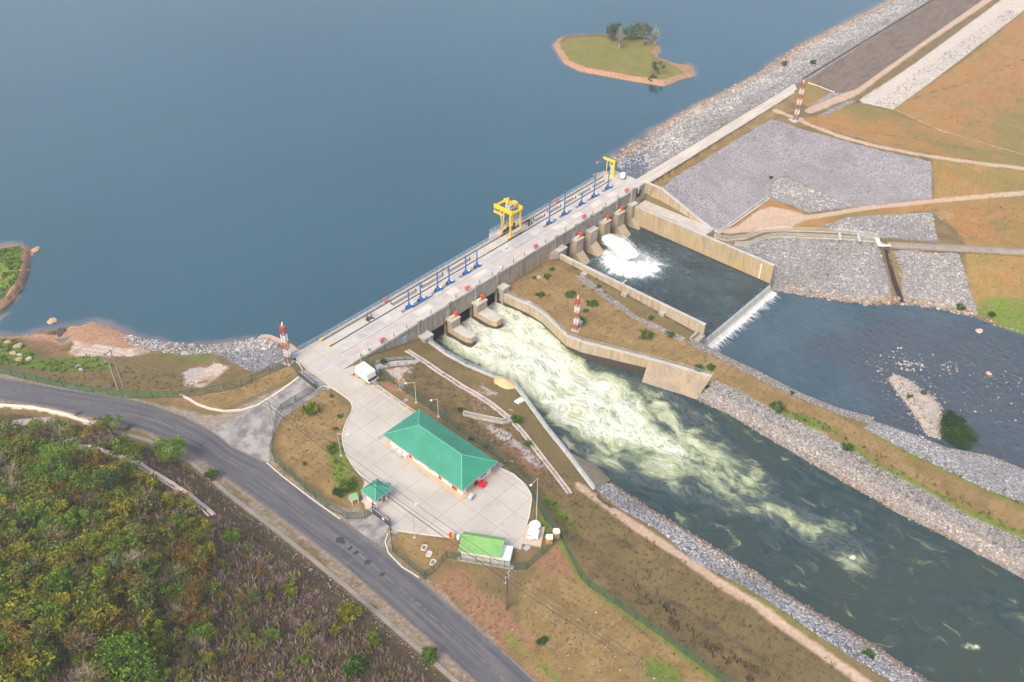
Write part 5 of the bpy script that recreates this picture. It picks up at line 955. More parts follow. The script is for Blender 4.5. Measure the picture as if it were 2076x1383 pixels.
# small semi-portal crane at the right end
c2 = thing('portal_crane', 'small yellow half portal crane with one thick leg at the right end of the dam', 'crane', (197.9, 137.5, .02)); b = local(c2)
m = MB(); m.tube((0,0,0),(0,0,.16),.75,n=16); m.tube((0,0,.16),(0,0,.7),.55,.42,n=16); b(m, 'pedestal', M_YEL); m = MB(); m.tube((0,0,.7),(0,0,4.7),.36,n=14); b(m, 'main_column', M_YEL)
m = MB(); m.bar((0,-.45,4.75),(-.15,3.2,4.75), .5, .62); m.bar((-.15,3.1,4.75),(-.2,3.75,4.95), .42, .4); b(m, 'beam', M_YEL); m = MB(); m.bar((-.35,2.1,0),(-.1,2.3,4.5), .22, .22); b(m, 'thin_leg', M_YEL)
m = MB(); m.tube((-.05,1.2,3.2),(-.05,1.2,4.2),.3,n=10); m.box(-.3,.2,.9,1.5,2.3,3.2); b(m, 'hoist_block', M_GREY); m = MB(); m.box(-.25,.15,.55,.75,1.0,3.4); b(m, 'control_panel', M_WHT); m = MB(); m.tube((-.3,1.7,1.2),(-.3,1.7,2.6),.28,n=10); b(m, 'cable_reel', M_BLK)
# rail end buffers
for (x, y), lb in zip(((91.9,139.6),(91.9,136.65),(192.3,138.3)), ('yellow rail stop by the upstream railing at the left end of the deck','yellow rail stop on the inner crane rail at the left end of the deck','yellow rail stop near the small yellow crane')):
    m = MB(); m.cbox((x,y,.03), .55, .45, .5); m.bar((x+.2,y,.3),(x+.7,y,.08),.2); tag(m.build('rail_stop', M_YEL, None, bevel=.04), lb, 'rail stop', 'yellow rail stops')
# grab and rack
gb = thing('grab_bucket', 'black orange-peel grab standing on the deck between the rails', 'grab', G(1071.5,455)); b = local(gb)
for k in range(4):
    a = math.pi*.25+k*math.pi/2; m = MB(); pr = [(.25,1.25,.22),(.75,1.05,.26),(.95,.6,.26),(.75,.0,.16)]
    for (r0,z0,w0),(r1,z1,w1) in zip(pr[:-1],pr[1:]): m.bar((r0*math.cos(a),r0*math.sin(a),z0),(r1*math.cos(a),r1*math.sin(a),z1), w0*1.6, .18)
    b(m, 'claw', M_BLK)
m = MB(); m.tube((0,0,.55),(0,0,1.45),.42,.2,n=10); b(m, 'hub', M_BLK)
rk = thing('steel_rack', 'dark steel rack with three upright prongs standing on the deck', 'rack', G(750,648)); b = local(rk)
m = MB(); m.bar((-.9,0,.1),(.9,0,.1),.18); m.bar((-.7,-.7,.1),(-.2,.9,.1),.18); m.bar((.9,-.6,.1),(.3,.7,.1),.18); b(m, 'base_frame', M_BLK)
for x, y, h in ((-.75,.3,1.5),(-.1,.5,1.8),(.6,.2,1.5)): m = MB(); m.tube((x,y,.1),(x,y,h),.15,.06,n=8); b(m, 'prong', M_BLK)
# light tower trailer
lt = thing('light_trailer', 'small white two wheeled lighting trailer parked at the right end of the dam', 'trailer', G(1262,362), .5); b = local(lt)
m = MB(); m.prism([(-1.1,-.65),(1.1,-.65),(1.1,.65),(-1.1,.65)], .55, 1.5); b(m, 'body', M_WHT, bevel=.12)
for y in (-.72, .72): m = MB(); m.tube((0,y-.1,.34),(0,y+.1,.34),.34,n=12); b(m, 'wheel', M_BLK)
m = MB(); m.bar((1.1,0,.5),(2.0,0,.4),.12); b(m, 'drawbar', M_GREY)
# red life-ring stations
RB = [(775,691,0,'downstream edge, nearest the yard'),(947.7,586,0,'downstream edge, above the right intake pier'),(1086.8,501.7,0,'downstream edge, just before the spillway'),(1184.3,441,0,'downstream edge, above the spillway piers'),(1271,388,0,'downstream edge, at the right end'),(779,608.5,1,'upstream railing, near the left end'),(1128.4,407.5,1,'upstream railing, right of the gantry crane')]
for u, v, k, lb in RB:
    x, y, _ = G(u, v+3); y = 139.9 if k else 128.9
    r = thing('equipment_box', 'faded red box on a post, '+lb, 'box', (x, y, .02), 0, 'red boxes on the dam edges'); b = local(r)
    s_ = .8 if k else 1.0
    m = MB(); m.box(-.62*s_, .62*s_, -.42*s_, .42*s_, .45, 1.15); m.prism([(-.62*s_,-.42*s_),(.62*s_,-.42*s_),(.4*s_,.3*s_),(-.4*s_,.3*s_)], 1.15, 1.3); b(m, 'case', M_PINK, bevel=.12); m = MB(); m.box(-.1,.1,-.1,.1,0,.45); b(m, 'post', M_BLK); m = MB(); m.box(-.45*s_,-.25*s_,-.46*s_,-.421*s_,.6,.8); m.box(.05*s_,.45*s_,-.45*s_,-.421*s_,.55,.85); b(m, 'white_mark', M_WHT)
# lamp bollards along the edge
for i, x in enumerate((96.5,100.1,103.9,107.9,115.6,123.9,132.2,136.6,140.5,144.5,148.8,157.0,165.1,177.0,182.8,188.1)):
    r = thing('bollard_lamp', 'short black bollard lamp on the downstream edge of the dam deck', 'bollard', (x, 128.55, .16), 0, 'bollard lamps along the deck edge'); b = local(r)
    m = MB(); m.tube((0,0,0),(0,0,.95),.075,n=8); b(m, 'post', M_BLK); m = MB(); m.tube((0,0,.95),(0,0,1.2),.1,n=8); b(m, 'lamp_head', M_GREY)
for i, (u, v) in enumerate(((843,590),(897,557),(855,582),(793,617),(952,527),(908,550),(1104,438),(1081,447),(1136,419),(1110,430),(1167,402),(1195,385),(1223,369))):
    x, y, _ = G(u, v); m = MB(); m.tube((x,y,.02),(x,y,.55),.13,n=8); m.ball((x,y,.6),.15,8,4); tag(m.build('vent_stub', M_BLK), 'small black vent stub at the end of a floor grating on the dam deck', 'vent', 'vent stubs by the floor gratings')
for u, v, lb in ((1027,503,'white box on a thin leg in front of the gantry crane'),(1127,478,'white box at the deck edge by the spillway'),(1016,546,'white box at the deck edge above the island corner'),(755,712,'white box at the deck edge near the left end of the dam')):
    x, y, _ = G(u, v+3); y = max(y, 128.6); r = thing('junction_box', lb, 'box', (x, y, .02), 0, 'white junction boxes on the deck'); b = local(r); m = MB(); m.box(-.05,.05,-.05,.05,0,.7); b(m, 'leg', M_BLK); m = MB(); m.box(-.2,.2,-.15,.15,.7,1.25); b(m, 'case', M_WHT, bevel=.03)
# hydraulic power packs on the pier caps
PK = [(121.3,127.15,-3.48,1,'on the left intake pier cap'),(130.5,127.15,-3.48,.6,'on the right intake pier cap'),(169.2,127.3,-3.38,1,'on the first spillway pier cap'),(181.3,127.3,-3.38,.5,'on the third spillway pier cap'),(187.9,127.3,-3.38,1,'on the fourth spillway pier cap')]
for x, y, z, ln, lb in PK:
    r = thing('power_pack', 'orange red motor with cream cylinder '+lb, 'power pack', (x, y, z), 0, 'power packs on the piers'); b = local(r)
    m = MB(); m.tube((.85,0,.05),(.85,0,1.05),.46,n=14); m.tube((.85,0,1.05),(.85,0,1.2),.5,n=14); m.box(1.2,1.5,-.2,.2,.3,.7); b(m, 'motor', M_ORG); m = MB(); m.tube((.35-1.5*ln,0,.42),(.3,0,.42),.3,n=12); m.box(.25-1.4*ln,.2,-.25,.25,.02,.2); b(m, 'cylinder', M_CREAM)
# lamp post by the basin wall
lp = thing('lamp_post', 'tan twin headed lamp post behind the stilling basin wall', 'lamp post', on([(1263.5,594)])[0]); b = local(lp); m = MB(); m.tube((0,0,0),(0,0,3.4),.1,.07,n=8); b(m, 'pole', paint('tan_pole', (.50,.34,.2), .08))
for s_ in (-1, 1): m = MB(); m.bar((0,0,3.4),(.45*s_,0,3.5),.06); m.ball((.5*s_,0,3.5),.16,8,5,.6); b(m, 'lamp_head', M_WHT)
# ------------------------------------------------------------------ red and white lattice masts
M_MR = paint('mast_red', (.36,.075,.04), .12, 2, .5); M_MW = paint('mast_white', (.72,.69,.66), .06, 2, .5)
def mast(base, h, bands, wd, label, solar=False, feet=False, rz=.3):
    r = thing('lattice_mast', label, 'mast', base, rz); b = local(r); seg = h/len(bands)
    for k, c_ in enumerate(bands):
        m = MB(); z0, z1 = k*seg+.12, (k+1)*seg+.12; q = wd/2; cs = [(-q,-q),(q,-q),(q,q),(-q,q)]
        for x, y in cs: m.bar((x,y,z0),(x,y,z1),.11)
        n = max(2, int(seg/.75)); dz = (z1-z0)/n
        for i in range(4):
            a, c2_ = cs[i], cs[(i+1) % 4]
            for j in range(n):
                za = z0+j*dz; m.bar((*a,za),(*c2_,za+dz),.05); m.bar((*c2_,za),(*a,za+dz),.05); m.bar((*a,za),(*c2_,za),.05)
        b(m, 'mast_section', M_MR if c_ == 'r' else M_MW)
    m = MB(); m.box(-wd*.62, wd*.62, -wd*.62, wd*.62, h+.12, h+.2); b(m, 'platform', M_MR); m = MB(); m.tube((.15,0,h+.2),(.15,0,h+1.2),.13,n=8); m.box(-.2,.1,-.1,.1,h+.5,h+.75); b(m, 'beacon', M_WHT); m = MB(); m.bar((-wd*.5,wd*.3,h-.3),(-wd*.9,wd*.5,h+2.4),.05); b(m, 'antenna', M_MR)
    m = MB(); m.cbox((0,0,-.3), wd*2.0, wd*2.0, .42); b(m, 'footing', M_SLAB)
    if feet:
        for x, y in cs: m = MB(); m.bar((x,y,0.12),(x*1.3,y*1.3,.4),.3); b(m, 'foot', M_BLK)
    if solar:
        m = MB(); m.add([(.6,-.9,1.3),(2.2,-.9,1.3),(2.2,.9,2.1),(.6,.9,2.1)], [(0,1,2,3)]); o = b(m, 'solar_panel', paint('solar_grey', (.25,.28,.31), .05, 2, .3)); md = o.modifiers.new('s', 'SOLIDIFY'); md.thickness = .06
        m = MB()
        for x, y, z in ((.7,-.8,1.3),(2.1,-.8,1.3),(2.1,.8,2.0),(.7,.8,2.0)): m.bar((x,y,-.2),(x,y,z),.08)
        b(m, 'panel_frame', M_RAIL)
    return r
mast((82.3,138.9,-.05), 9.8, 'rwrwr', .95, 'red and white lattice mast beside the yard at the left end of the dam')
p = on([(1167.4,668.3)])[0]; mast(p, top_z(p[0], p[1], 1172.2, 603.9)-p[2]-.6, 'rwrwr', .9, 'red and white lattice mast on the grassy island between the channels', True)
p = on([(1613,242.5)])[0]; mast(p, 12.3, 'rwrwrwr', 1.15, 'tallest red and white lattice mast on a white slab by the far dirt track', False, True)
m = MB(); q = on([(1597,243),(1612,250),(1630,244),(1615,237)]); m.prism([(a[0],a[1]) for a in q], q[0][2]-.3, q[0][2]+.1); tag(m.build('mast_slab', M_CONL), 'white concrete slab under the far lattice mast', 'slab')
m = MB(); m.cbox((83.9,139.6,-.02), 1.2, 1.0, 1.9); o = m.build('control_cabinet', paint('blue_grey_box', (.36,.42,.48), .08), None, bevel=.04); tag(o, 'blue grey cabinet between the left lattice mast and the yard', 'cabinet')
# ------------------------------------------------------------------ the compound
def roofmat(name, a, b, rib, axis):
    t = NT(name); q = t.n('ShaderNodeSeparateXYZ'); t.l(t.pos(), q.inputs[0]); f = t.math('FRACT', t.math('MULTIPLY', q.outputs[axis], 1/rib)); d = t.math('ABSOLUTE', t.math('SUBTRACT', f, .5)); c = t.mix(t.ss(t.noise(.25, 4, .6), .3, .7), a, b); c = t.mix(t.math('MULTIPLY', t.ss(d, .42, .5), .35), c, tuple(x*.55 for x in a)); c = t.mix(t.math('MULTIPLY', t.ss(t.noise(1.5, 5, .65, t.scalev(t.pos(), .4, .4, 1)), .55, .8), .3), c, (.22,.30,.25)); t.bump(d, .4, .04); return t.done(c, .45, spec=.4)
M_RFX = roofmat('green_roof_long', (.024,.195,.118), (.034,.235,.150), .32, 1); M_RFY = roofmat('green_roof_end', (.024,.195,.118), (.034,.235,.150), .32, 0); M_RIDGE = paint('ridge_cap', (.09,.36,.24), .06, 1, .45)
M_WALL = paint('white_render', (.76,.73,.66), .05, .8, .8, dirt=(.62,.50,.36)); M_BWIN = paint('blue_shutter', (.035,.25,.56), .08, 1.5, .4); M_RDOOR = paint('red_door', (.42,.05,.035), .12, 2, .5); M_GUT = paint('gutter_grey', (.30,.31,.31), .06, 2, .5)
def hip_roof(root, x0, x1, y0, y1, ze, ry0, ry1, zr, mx=M_RFX, my=M_RFY, cap=.22):
    xm = (x0+x1)/2; R0, R1 = (xm,ry0,zr), (xm,ry1,zr); A, B, C, D = (x0,y0,ze),(x1,y0,ze),(x1,y1,ze),(x0,y1,ze); me = bpy.data.meshes.new('roof')
    me.from_pydata([A,B,C,D,R0,R1,(x0,y0,ze-.12),(x1,y0,ze-.12),(x1,y1,ze-.12),(x0,y1,ze-.12)], [], [(0,4,5,3),(1,2,5,4),(0,1,4),(2,3,5),(6,9,8,7),(0,6,7,1),(1,7,8,2),(2,8,9,3),(3,9,6,0)] if ry1 > ry0 else [(0,4,3),(1,2,4),(0,1,4),(2,3,4),(6,9,8,7),(0,6,7,1),(1,7,8,2),(2,8,9,3),(3,9,6,0)])
    o = link_mesh('roof', me, None, root); me.materials.append(mx); me.materials.append(my); me.materials.append(M_GUT)
    for i, p in enumerate(me.polygons): p.material_index = 0 if i < 2 else (1 if i < 4 else 2)
    m = MB(); pr = [(A,R0),(B,R0),(C,R1),(D,R1)]+([(R0,R1)] if ry1 > ry0 else [])
    for a, b in pr: m.bar((a[0],a[1],a[2]+.02),(b[0],b[1],b[2]+.03), cap, .07)
    m.build('ridge_cap', M_RIDGE, o); m = MB()
    for a, b in ((A,B),(B,C),(C,D),(D,A)): m.bar((a[0],a[1],ze-.16),(b[0],b[1],ze-.16), .14, .14)
    m.build('gutter', M_GUT, o); return o
bl = thing('office_building', 'long white office building with a green hipped roof and blue shutters', 'building', (84.2, 93.5, .03)); O = Vector(bl.location); b = local(bl)
def L(x, y, z): return (x-O.x, y-O.y, z-O.z)
m = MB(); m.box(80.3-O.x, 88.0-O.x, 83.6-O.y, 103.6-O.y, 0, 2.95); b(m, 'wall', M_WALL)
m = MB(); m.box(79.6-O.x, 88.7-O.x, 82.9-O.y, 104.3-O.y, -.1, .12); b(m, 'plinth', paint('orange_plinth', (.50,.34,.20), .12, 1, .8))
hip_roof(bl, 79.3-O.x, 89.1-O.x, 82.75-O.y, 104.4-O.y, 2.97, 87.5-O.y, 99.2-O.y, 5.35)
def fx(name, u, v, wdt, z0, z1, mat, frame=True):      # fixture on the long left wall
    y = onX(u, v, 80.3)[1]; m = MB(); m.box(80.22-O.x, 80.295-O.x, y-wdt/2-O.y, y+wdt/2-O.y, z0, z1); o = b(m, name, mat)
    if frame: m = MB(); [m.bar((80.20-O.x,y+s_*wdt/2-O.y,z0),(80.20-O.x,y+s_*wdt/2-O.y,z1),.08) for s_ in (-1,1)]; m.bar((80.20-O.x,y-wdt/2-O.y,z1),(80.20-O.x,y+wdt/2-O.y,z1),.08); m.bar((80.20-O.x,y-wdt/2-O.y,z0),(80.20-O.x,y+wdt/2-O.y,z0),.07); m.build('frame', M_WALL, o)
    return o
fx('door', 833, 926, .9, .12, 2.1, M_RDOOR); fx('window', 843.5, 932, 1.7, .9, 2.1, M_BWIN); fx('window', 872, 953, .9, .9, 2.1, M_BWIN); fx('door', 893, 970.5, .95, .12, 2.1, M_RDOOR); fx('window', 913, 984, 1.0, .9, 2.1, M_BWIN); fx('door', 922, 991, 1.5, .12, 2.1, M_RDOOR); fx('vent_panel', 866.5, 949, .5, 1.2, 2.0, M_GUT)
for u, v in ((802,906),(812,915),(822,922)):
    y = onX(u, v, 80.0)[1]; m = MB(); m.box(79.55-O.x, 80.2-O.x, y-.5-O.y, y+.5-O.y, .15, .95); a = b(m, 'air_conditioner', M_CREAM if u == 999 else M_WHT, bevel=.05); m = MB(); m.tube((79.54-O.x,y-O.y,.55),(79.52-O.x,y-O.y,.55),.3,n=12); m.build('fan_grille', M_GREY, a)
def fy(name, u, v, wdt, z0, z1, mat): 
    x = onY(u, v, 83.6)[0]; m = MB(); m.box(x-wdt/2-O.x, x+wdt/2-O.x, 83.52-O.y, 83.595-O.y, z0, z1); return b(m, name, mat)
fy('roller_door', 955, 984, 2.6, .12, 2.5, M_GUT); fy('door', 965, 977, .95, .12, 2.2, M_RDOOR); fy('window', 980, 965.5, 1.5, .9, 2.1, M_BWIN); fy('vent_panel', 989, 959, .35, 1.2, 1.7, M_RED)
gh = thing('gatehouse', 'small white gatehouse with a square green pyramid roof beside the lower gate', 'gatehouse', (69.0, 94.7, .03)); b = local(gh)
m = MB(); m.box(-1.35, 1.35, -1.35, 1.35, 0, 2.65); b(m, 'wall', M_WALL); hip_roof(gh, -1.98, 1.98, -2.0, 2.0, 2.68, 0, 0, 3.95, cap=.16)
m = MB(); m.box(-2.35, 1.35, -1.9, 1.9, -.1, .1); b(m, 'plinth', M_SLAB)
m = MB(); m.box(-.75,-.1,-1.41,-1.355,1.0,1.9); b(m, 'window', paint('dark_blue_glass', (.02,.07,.16), .1, 2, .2)); m = MB(); m.box(.15,.75,-1.42,-1.355,.1,2.1); b(m, 'door', M_RDOOR); m = MB(); m.box(.9,1.3,-1.4,-1.355,.9,2.2); b(m, 'window', M_GUT); m = MB(); m.box(-.8,.0,-1.6,-1.36,2.15,2.4); b(m, 'sign_board', M_GREY)
m = MB(); m.box(-1.41,-1.355,-.8,.1,1.0,2.0); b(m, 'window', M_GUT)
m = MB(); p = G(788.5,999.5,.25); m.tube((p[0]-69.0,p[1]-94.7,0),(p[0]-69.0,p[1]-94.7,2.4),.05,n=6); m.tube((p[0]-69,p[1]-94.7,2.4),(p[0]-69,p[1]-94.7,2.47),.62,n=18); b(m, 'side_canopy', paint('teal_disc', (.10,.22,.22), .1, 2, .4))
# shed with the light green roof
u_ = Vector((.518,-.855,0)); rz = math.atan2(u_.y, u_.x); sh = thing('generator_shed', 'white shed with a light green tiled roof by the lower fence', 'shed', (71.8, 75.4, 0.0), rz); b = local(sh)
t = NT('lime_tiles'); tc = t.n('ShaderNodeTexCoord').outputs['Object']; q = t.n('ShaderNodeSeparateXYZ'); t.l(tc, q.inputs[0]); c = t.mix(t.ss(t.noise(.6, 4, .6), .3, .7), (.13,.29,.085), (.175,.35,.11))
for ch, s_ in ((0,.42),(1,.36)): f = t.math('FRACT', t.math('MULTIPLY', q.outputs[ch], 1/s_)); c = t.mix(t.math('MULTIPLY', t.ss(t.math('ABSOLUTE', t.math('SUBTRACT', f, .5)), .38, .5), .35), c, (.10,.24,.07))
M_LIME = t.done(c, .5); LN = 7.6
m = MB(); m.add([(-.0,0,3.2),(LN,0,3.2),(LN,-2.75,2.25),(0,-2.75,2.25),(0,1.35,2.55),(LN,1.35,2.55)], [(0,3,2,1),(0,1,5,4)]); o = b(m, 'roof', M_LIME); md = o.modifiers.new('s', 'SOLIDIFY'); md.thickness = .1
m = MB(); m.bar((0,0,3.26),(LN,0,3.26),.2,.08); m.bar((0,-2.75,2.27),(LN,-2.75,2.27),.12,.1); m.build('ridge_cap', paint('lime_cap', (.25,.40,.17), .05), o)
m = MB(); m.prism([(.35,-2.35),(LN-.2,-2.35),(LN-.2,1.0),(.35,1.0)], -.1, [2.28,2.28,2.5,2.5]); b(m, 'wall', M_WALL); m = MB(); m.box(LN-.19, LN+1.45, -2.5, .45, -.1, 1.55); m.box(LN-.19, LN+1.5, -2.55, .5, 1.555, 1.65); b(m, 'annex', paint('bluish_white', (.66,.71,.78), .04)); m = MB(); m.box(-.2, LN+2.2, -3.1, -2.36, -.15, .06); b(m, 'plinth', M_CON)
# row of drums
for (u, v), mt, cn in zip(((914,1088.5),(919,1090),(924,1091.2),(929,1092.5)), (M_RED, paint('drum_orange', (.75,.33,.02), .08), paint('drum_green', (.02,.23,.17), .08), paint('drum_white', (.66,.66,.64), .05)), ('red','orange','green','white')):
    r = thing('drum', cn+' drum in the row of four beside the light green shed', 'drum', G(u, v, .03), 0, 'drums by the light green shed'); b = local(r); m = MB(); m.tube((0,0,0),(0,0,.92),.31,n=16); m.tube((0,0,.3),(0,0,.34),.33,n=16); m.tube((0,0,.6),(0,0,.64),.33,n=16); b(m, 'barrel', mt); m = MB(); m.tube((0,0,.921),(0,0,.94),.27,n=16); b(m, 'lid', mt)
# equipment pad
slab('equipment_pad', [G(*p)[:2] for p in ((1066,1063.5),(1104.7,1069.4),(1096.6,1108),(1058.2,1102.6))][::-1], -.3, .12, paint('pad_concrete', (.42,.355,.27), .12, .8, .9))
p = G(1084.2,1072.5,.12); r = thing('water_tank', 'round pale pinkish water tank on the equipment pad', 'tank', p); b = local(r); m = MB(); m.tube((0,0,0),(0,0,1.1),1.02,n=32); b(m, 'drum', paint('tank_side', (.52,.49,.50), .06)); m = MB(); m.tube((0,0,1.101),(0,0,1.2),1.07,1.0,n=32); m.tube((.3,-.5,1.2),(.3,-.5,1.26),.16,n=10); b(m, 'lid', paint('tank_lid', (.66,.58,.58), .05))
g0, g1 = G(1073,1081,.12), G(1091.5,1085,.12); a_ = math.atan2(g1[1]-g0[1], g1[0]-g0[0]); r = thing('generator_set', 'white boxy generator on the pad beside the round tank', 'generator', G(1081,1088,.12), a_); b = local(r); m = MB(); m.box(-1.0,1.0,-.6,.65,.12,1.25); m.box(-1.03,1.03,-.63,.68,1.255,1.33); b(m, 'housing', M_WHT, bevel=.04); m = MB(); m.box(-1.0,1.0,-.55,.6,0,.12); b(m, 'skid', M_BLK); m = MB(); m.box(-.95,-.2,-.63,-.605,.4,1.0); b(m, 'grille', M_GREY)
for i, (u, v) in enumerate(((1070.5,1094),(1077.5,1095.5))):
    r = thing('air_conditioner', 'small white condenser unit in front of the white generator', 'condenser', G(u, v, .12), a_, 'condenser units on the pad'); b = local(r); m = MB(); m.box(-.32,.32,-.2,.2,.08,.72); o = b(m, 'case', M_WHT, bevel=.03); m = MB(); m.tube((0,-.201,.4),(0,-.22,.4),.22,n=12); b(m, 'fan_grille', M_GREY); m = MB(); m.box(-.3,.3,-.17,.17,0,.08); b(m, 'foot', M_BLK)
for (u, v), lb in zip(((1113.5,1098.5),(1127.8,1087)), ('tan tank with a white top beside the pad, nearer the pad','tan tank with a white top nearest the fence corner')):
    r = thing('fuel_tank', lb, 'tank', on([(u, v)])[0], .75, 'tan and white tanks in the fence corner'); b = local(r); m = MB(); m.prism([(-.5,-.55),(.5,-.55),(.5,.4),(.25,.6),(-.25,.6),(-.5,.4)], -.1, 1.35); b(m, 'body', paint('tan_plastic', (.52,.31,.10), .1, 2, .5)); m = MB(); m.prism([(-.56,-.6),(.56,-.6),(.56,.44),(.28,.66),(-.28,.66),(-.56,.44)], 1.352, 1.5); b(m, 'lid', M_WHT)
# generator trailer, cone, boxes
A = G(721,763,0); r = thing('generator_trailer', 'white box generator on a yellow four wheel trailer in the yard', 'trailer', (A[0]+1.25, A[1]-2.3, .03), R_(-93)); b = local(r)
m = MB(); m.box(-2.25,1.75,-1.2,1.2,1.0,2.75); m.prism([(-1.5,-1.05),(1.1,-1.05),(1.1,1.05),(-1.5,1.05)], 2.752, 2.9); o = b(m, 'body', M_WHT, bevel=.06); m = MB(); m.box(-2.4,2.5,-1.3,1.3,.78,.95); b(m, 'deck', M_WHT); m = MB(); m.box(-2.1,2.1,-1.0,1.0,.5,.78); m.bar((-2,-1.28,.62),(2,-1.28,.62),.1,.22); b(m, 'chassis', paint('trailer_yellow', (.40,.36,.03), .15)); m = MB(); m.box(1.76,2.45,-1.1,1.1,.96,1.15); b(m, 'front_gear', M_BLK)
for x in (-1.4, 1.5):
    for y in (-1.15, 1.15): m = MB(); m.tube((x,y-.14,.42),(x,y+.14,.42),.42,n=14); wv_ = b(m, 'wheel', M_BLK); m = MB(); m.tube((x,y-.16,.42),(x,y+.16,.42),.2,n=12); m.build('rim', paint('rim_cream', (.6,.56,.4), .05), wv_)
m = MB(); m.box(-.35,.0,-1.215,-1.2,1.5,1.75); m.box(-.2,.4,-1.214,-1.2,1.1,1.25); b(m, 'vent', M_GREY); m = MB(); [m.box(2.5+k*.22,2.7+k*.22,-.5,.5,.62-k*.2,.68-k*.2) for k in range(4)]; b(m, 'step', M_GREY)
p = G(717,760.5,.03); r = thing('traffic_cone', 'small red traffic cone beside the white generator trailer', 'cone', p); b = local(r); m = MB(); m.box(-.24,.24,-.24,.24,0,.05); b(m, 'foot', M_RED); m = MB(); m.tube((0,0,.05),(0,0,.72),.19,.04,n=12); b(m, 'cone', paint('cone_red', (.6,.03,.06), .08))
p = G(978,984.5,.03); r = thing('fire_pump', 'bright red square box on the yard behind the office building', 'box', p, .15); b = local(r); m = MB(); m.box(-.62,.62,-.62,.62,.05,.62); m.prism([(-.66,-.66),(.66,-.66),(.66,.66),(-.66,.66)], .622, .72); b(m, 'case', paint('bright_red', (.55,.012,.03), .06, 1, .35), bevel=.04); m = MB(); m.box(-.5,-.4,-.635,-.621,.2,.45); m.box(.3,.45,-.635,-.621,.3,.5); b(m, 'white_mark', M_WHT)
p = G(955,1011,.03); r = thing('air_conditioner', 'grey ventilation box on the yard by the building corner', 'ventilator', p, .2); b = local(r); m = MB(); m.box(-.55,.55,-.4,.4,.3,.95); b(m, 'case', paint('light_grey', (.45,.48,.50), .06), bevel=.05); m = MB(); [m.bar((x,y,0),(x,y,.3),.08) for x in (-.5,.5) for y in (-.35,.35)]; b(m, 'frame', M_GREY); m = MB(); m.box(-.5,.5,-.43,-.401,.35,.9); b(m, 'grille', M_GREY)
# parking bay: wheel stops and yellow lines
for i, (u, v) in enumerate(((770.5,789),(786,800),(803,810.5),(818,822),(833,832))):
    x, y, _ = G(u, v); r = thing('wheel_stop', 'black and yellow wheel stop at the head of a parking bay', 'wheel stop', (x, y, .03), 0, 'wheel stops in the parking bays'); b = local(r); m = MB(); m.box(-.09,.09,-.85,.85,0,.13); b(m, 'block', M_BLK, bevel=.03); m = MB(); [m.box(-.092,.092,-.7+k*.4,-.55+k*.4,.02,.134) for k in range(4)]; b(m, 'stripe', paint('stripe_yellow', (.6,.42,.05)))
t = NT('worn_yellow'); M_LINE = t.done(t.mix(t.ss(t.noise(1.3, 5, .7), .42, .62), (.44,.41,.35), (.60,.43,.13)), .9)
for i, (u, v, u2, v2) in enumerate(((762,781,728,806),(779,792,745,818),(795,803,762,829),(812,814,779,840),(828,825,795,851),(843,836,808,862))):
    a, c_ = G(u, v), G(u2, v2); m = MB(); m.bar((a[0],a[1],.036),(c_[0]-.3,a[1],.036), .14, .006); tag(m.build('parking_line', M_LINE), kind='structure')
for i, (u, v, s_, mt, lb) in enumerate(((771,887,1.1,M_COND,'dark square drain grate on the open yard'),(1012,944,1.3,M_COND,'dark drain grate behind the far building corner'),(823,812,1.1,M_COND,'dark drain grate beside the parking bays'),(667,787,1.2,M_COND,'grey drain cover at the yard kerb near the upper gate'),(857,951,1.5,M_PATCHB,'brownish trench cover at the middle of the building front'),(899,978,1.5,M_PATCHB,'brownish trench cover at the right of the building front'),(797,915,1.0,M_PATCHB,'grey cover by the condensers'),(815,926,.8,M_COND,'small dark cover by the condensers'),(802,1077,1.4,M_PATCHB,'grey cover beside the lower gate post'),(1068,1111,1.2,M_PATCHB,'grey slab beside the equipment pad'))):
    x, y, _ = G(u, v); m = MB(); m.cbox((x,y,-.02), s_, s_*.8, .065+.002*i); tag(m.build('drain_cover', mt), lb, 'drain cover')
for (u, v), lb in zip(((860,1111),(870,1124),(878,1141)), ('open square concrete pit on the lower lawn','silver round and square lids on the lower lawn','pale slab with a dark grate on the lower lawn')):
    p = on([(u, v)])[0]; r = thing('manhole', lb, 'manhole', p, .5); b = local(r); m = MB(); [m.bar(a, c_, .14, .3) for a, c_ in (((-.55,-.4,.05),(.55,-.4,.05)),((.55,-.4,.05),(.55,.4,.05)),((.55,.4,.05),(-.55,.4,.05)),((-.55,.4,.05),(-.55,-.4,.05)))]; b(m, 'rim', M_WHK); m = MB(); m.box(-.5,.5,-.35,.35,-.1,.06); b(m, 'lid', M_GRATE if v != 1124 else M_RAIL)
# person by the gatehouse
p = G(760,1035.5,.03); r = thing('person', 'person in a white shirt and blue trousers standing by the gatehouse', 'person', p, R_(230)); 
def skin_chain(name, pts, edges, rad, mat, parent):
    me = bpy.data.meshes.new(name); me.from_pydata(pts, edges, []); o = link_mesh(name, me, mat, parent); md = o.modifiers.new('skin', 'SKIN'); me.skin_vertices.new() if not me.skin_vertices else None
    for i, q in enumerate(rad): me.skin_vertices[0].data[i].radius = (q, q)
    me.skin_vertices[0].data[0].use_root = True; sb = o.modifiers.new('sub', 'SUBSURF'); sb.levels = 1; sb.render_levels = 2; return o
pts = [(0,0,.92),(0,0,1.15),(0,0,1.42),(0,.0,1.52),(0,.02,1.62),(.19,0,1.40),(.24,.03,1.12),(.23,.12,.90),(.23,.16,.80),(-.19,0,1.40),(-.24,.03,1.12),(-.23,.10,.88),(-.23,.13,.78),(.10,0,.88),(.11,.03,.48),(.11,-.02,.08),(.11,.12,.04),(-.10,0,.88),(-.11,.02,.48),(-.11,-.03,.08),(-.11,.11,.04)]
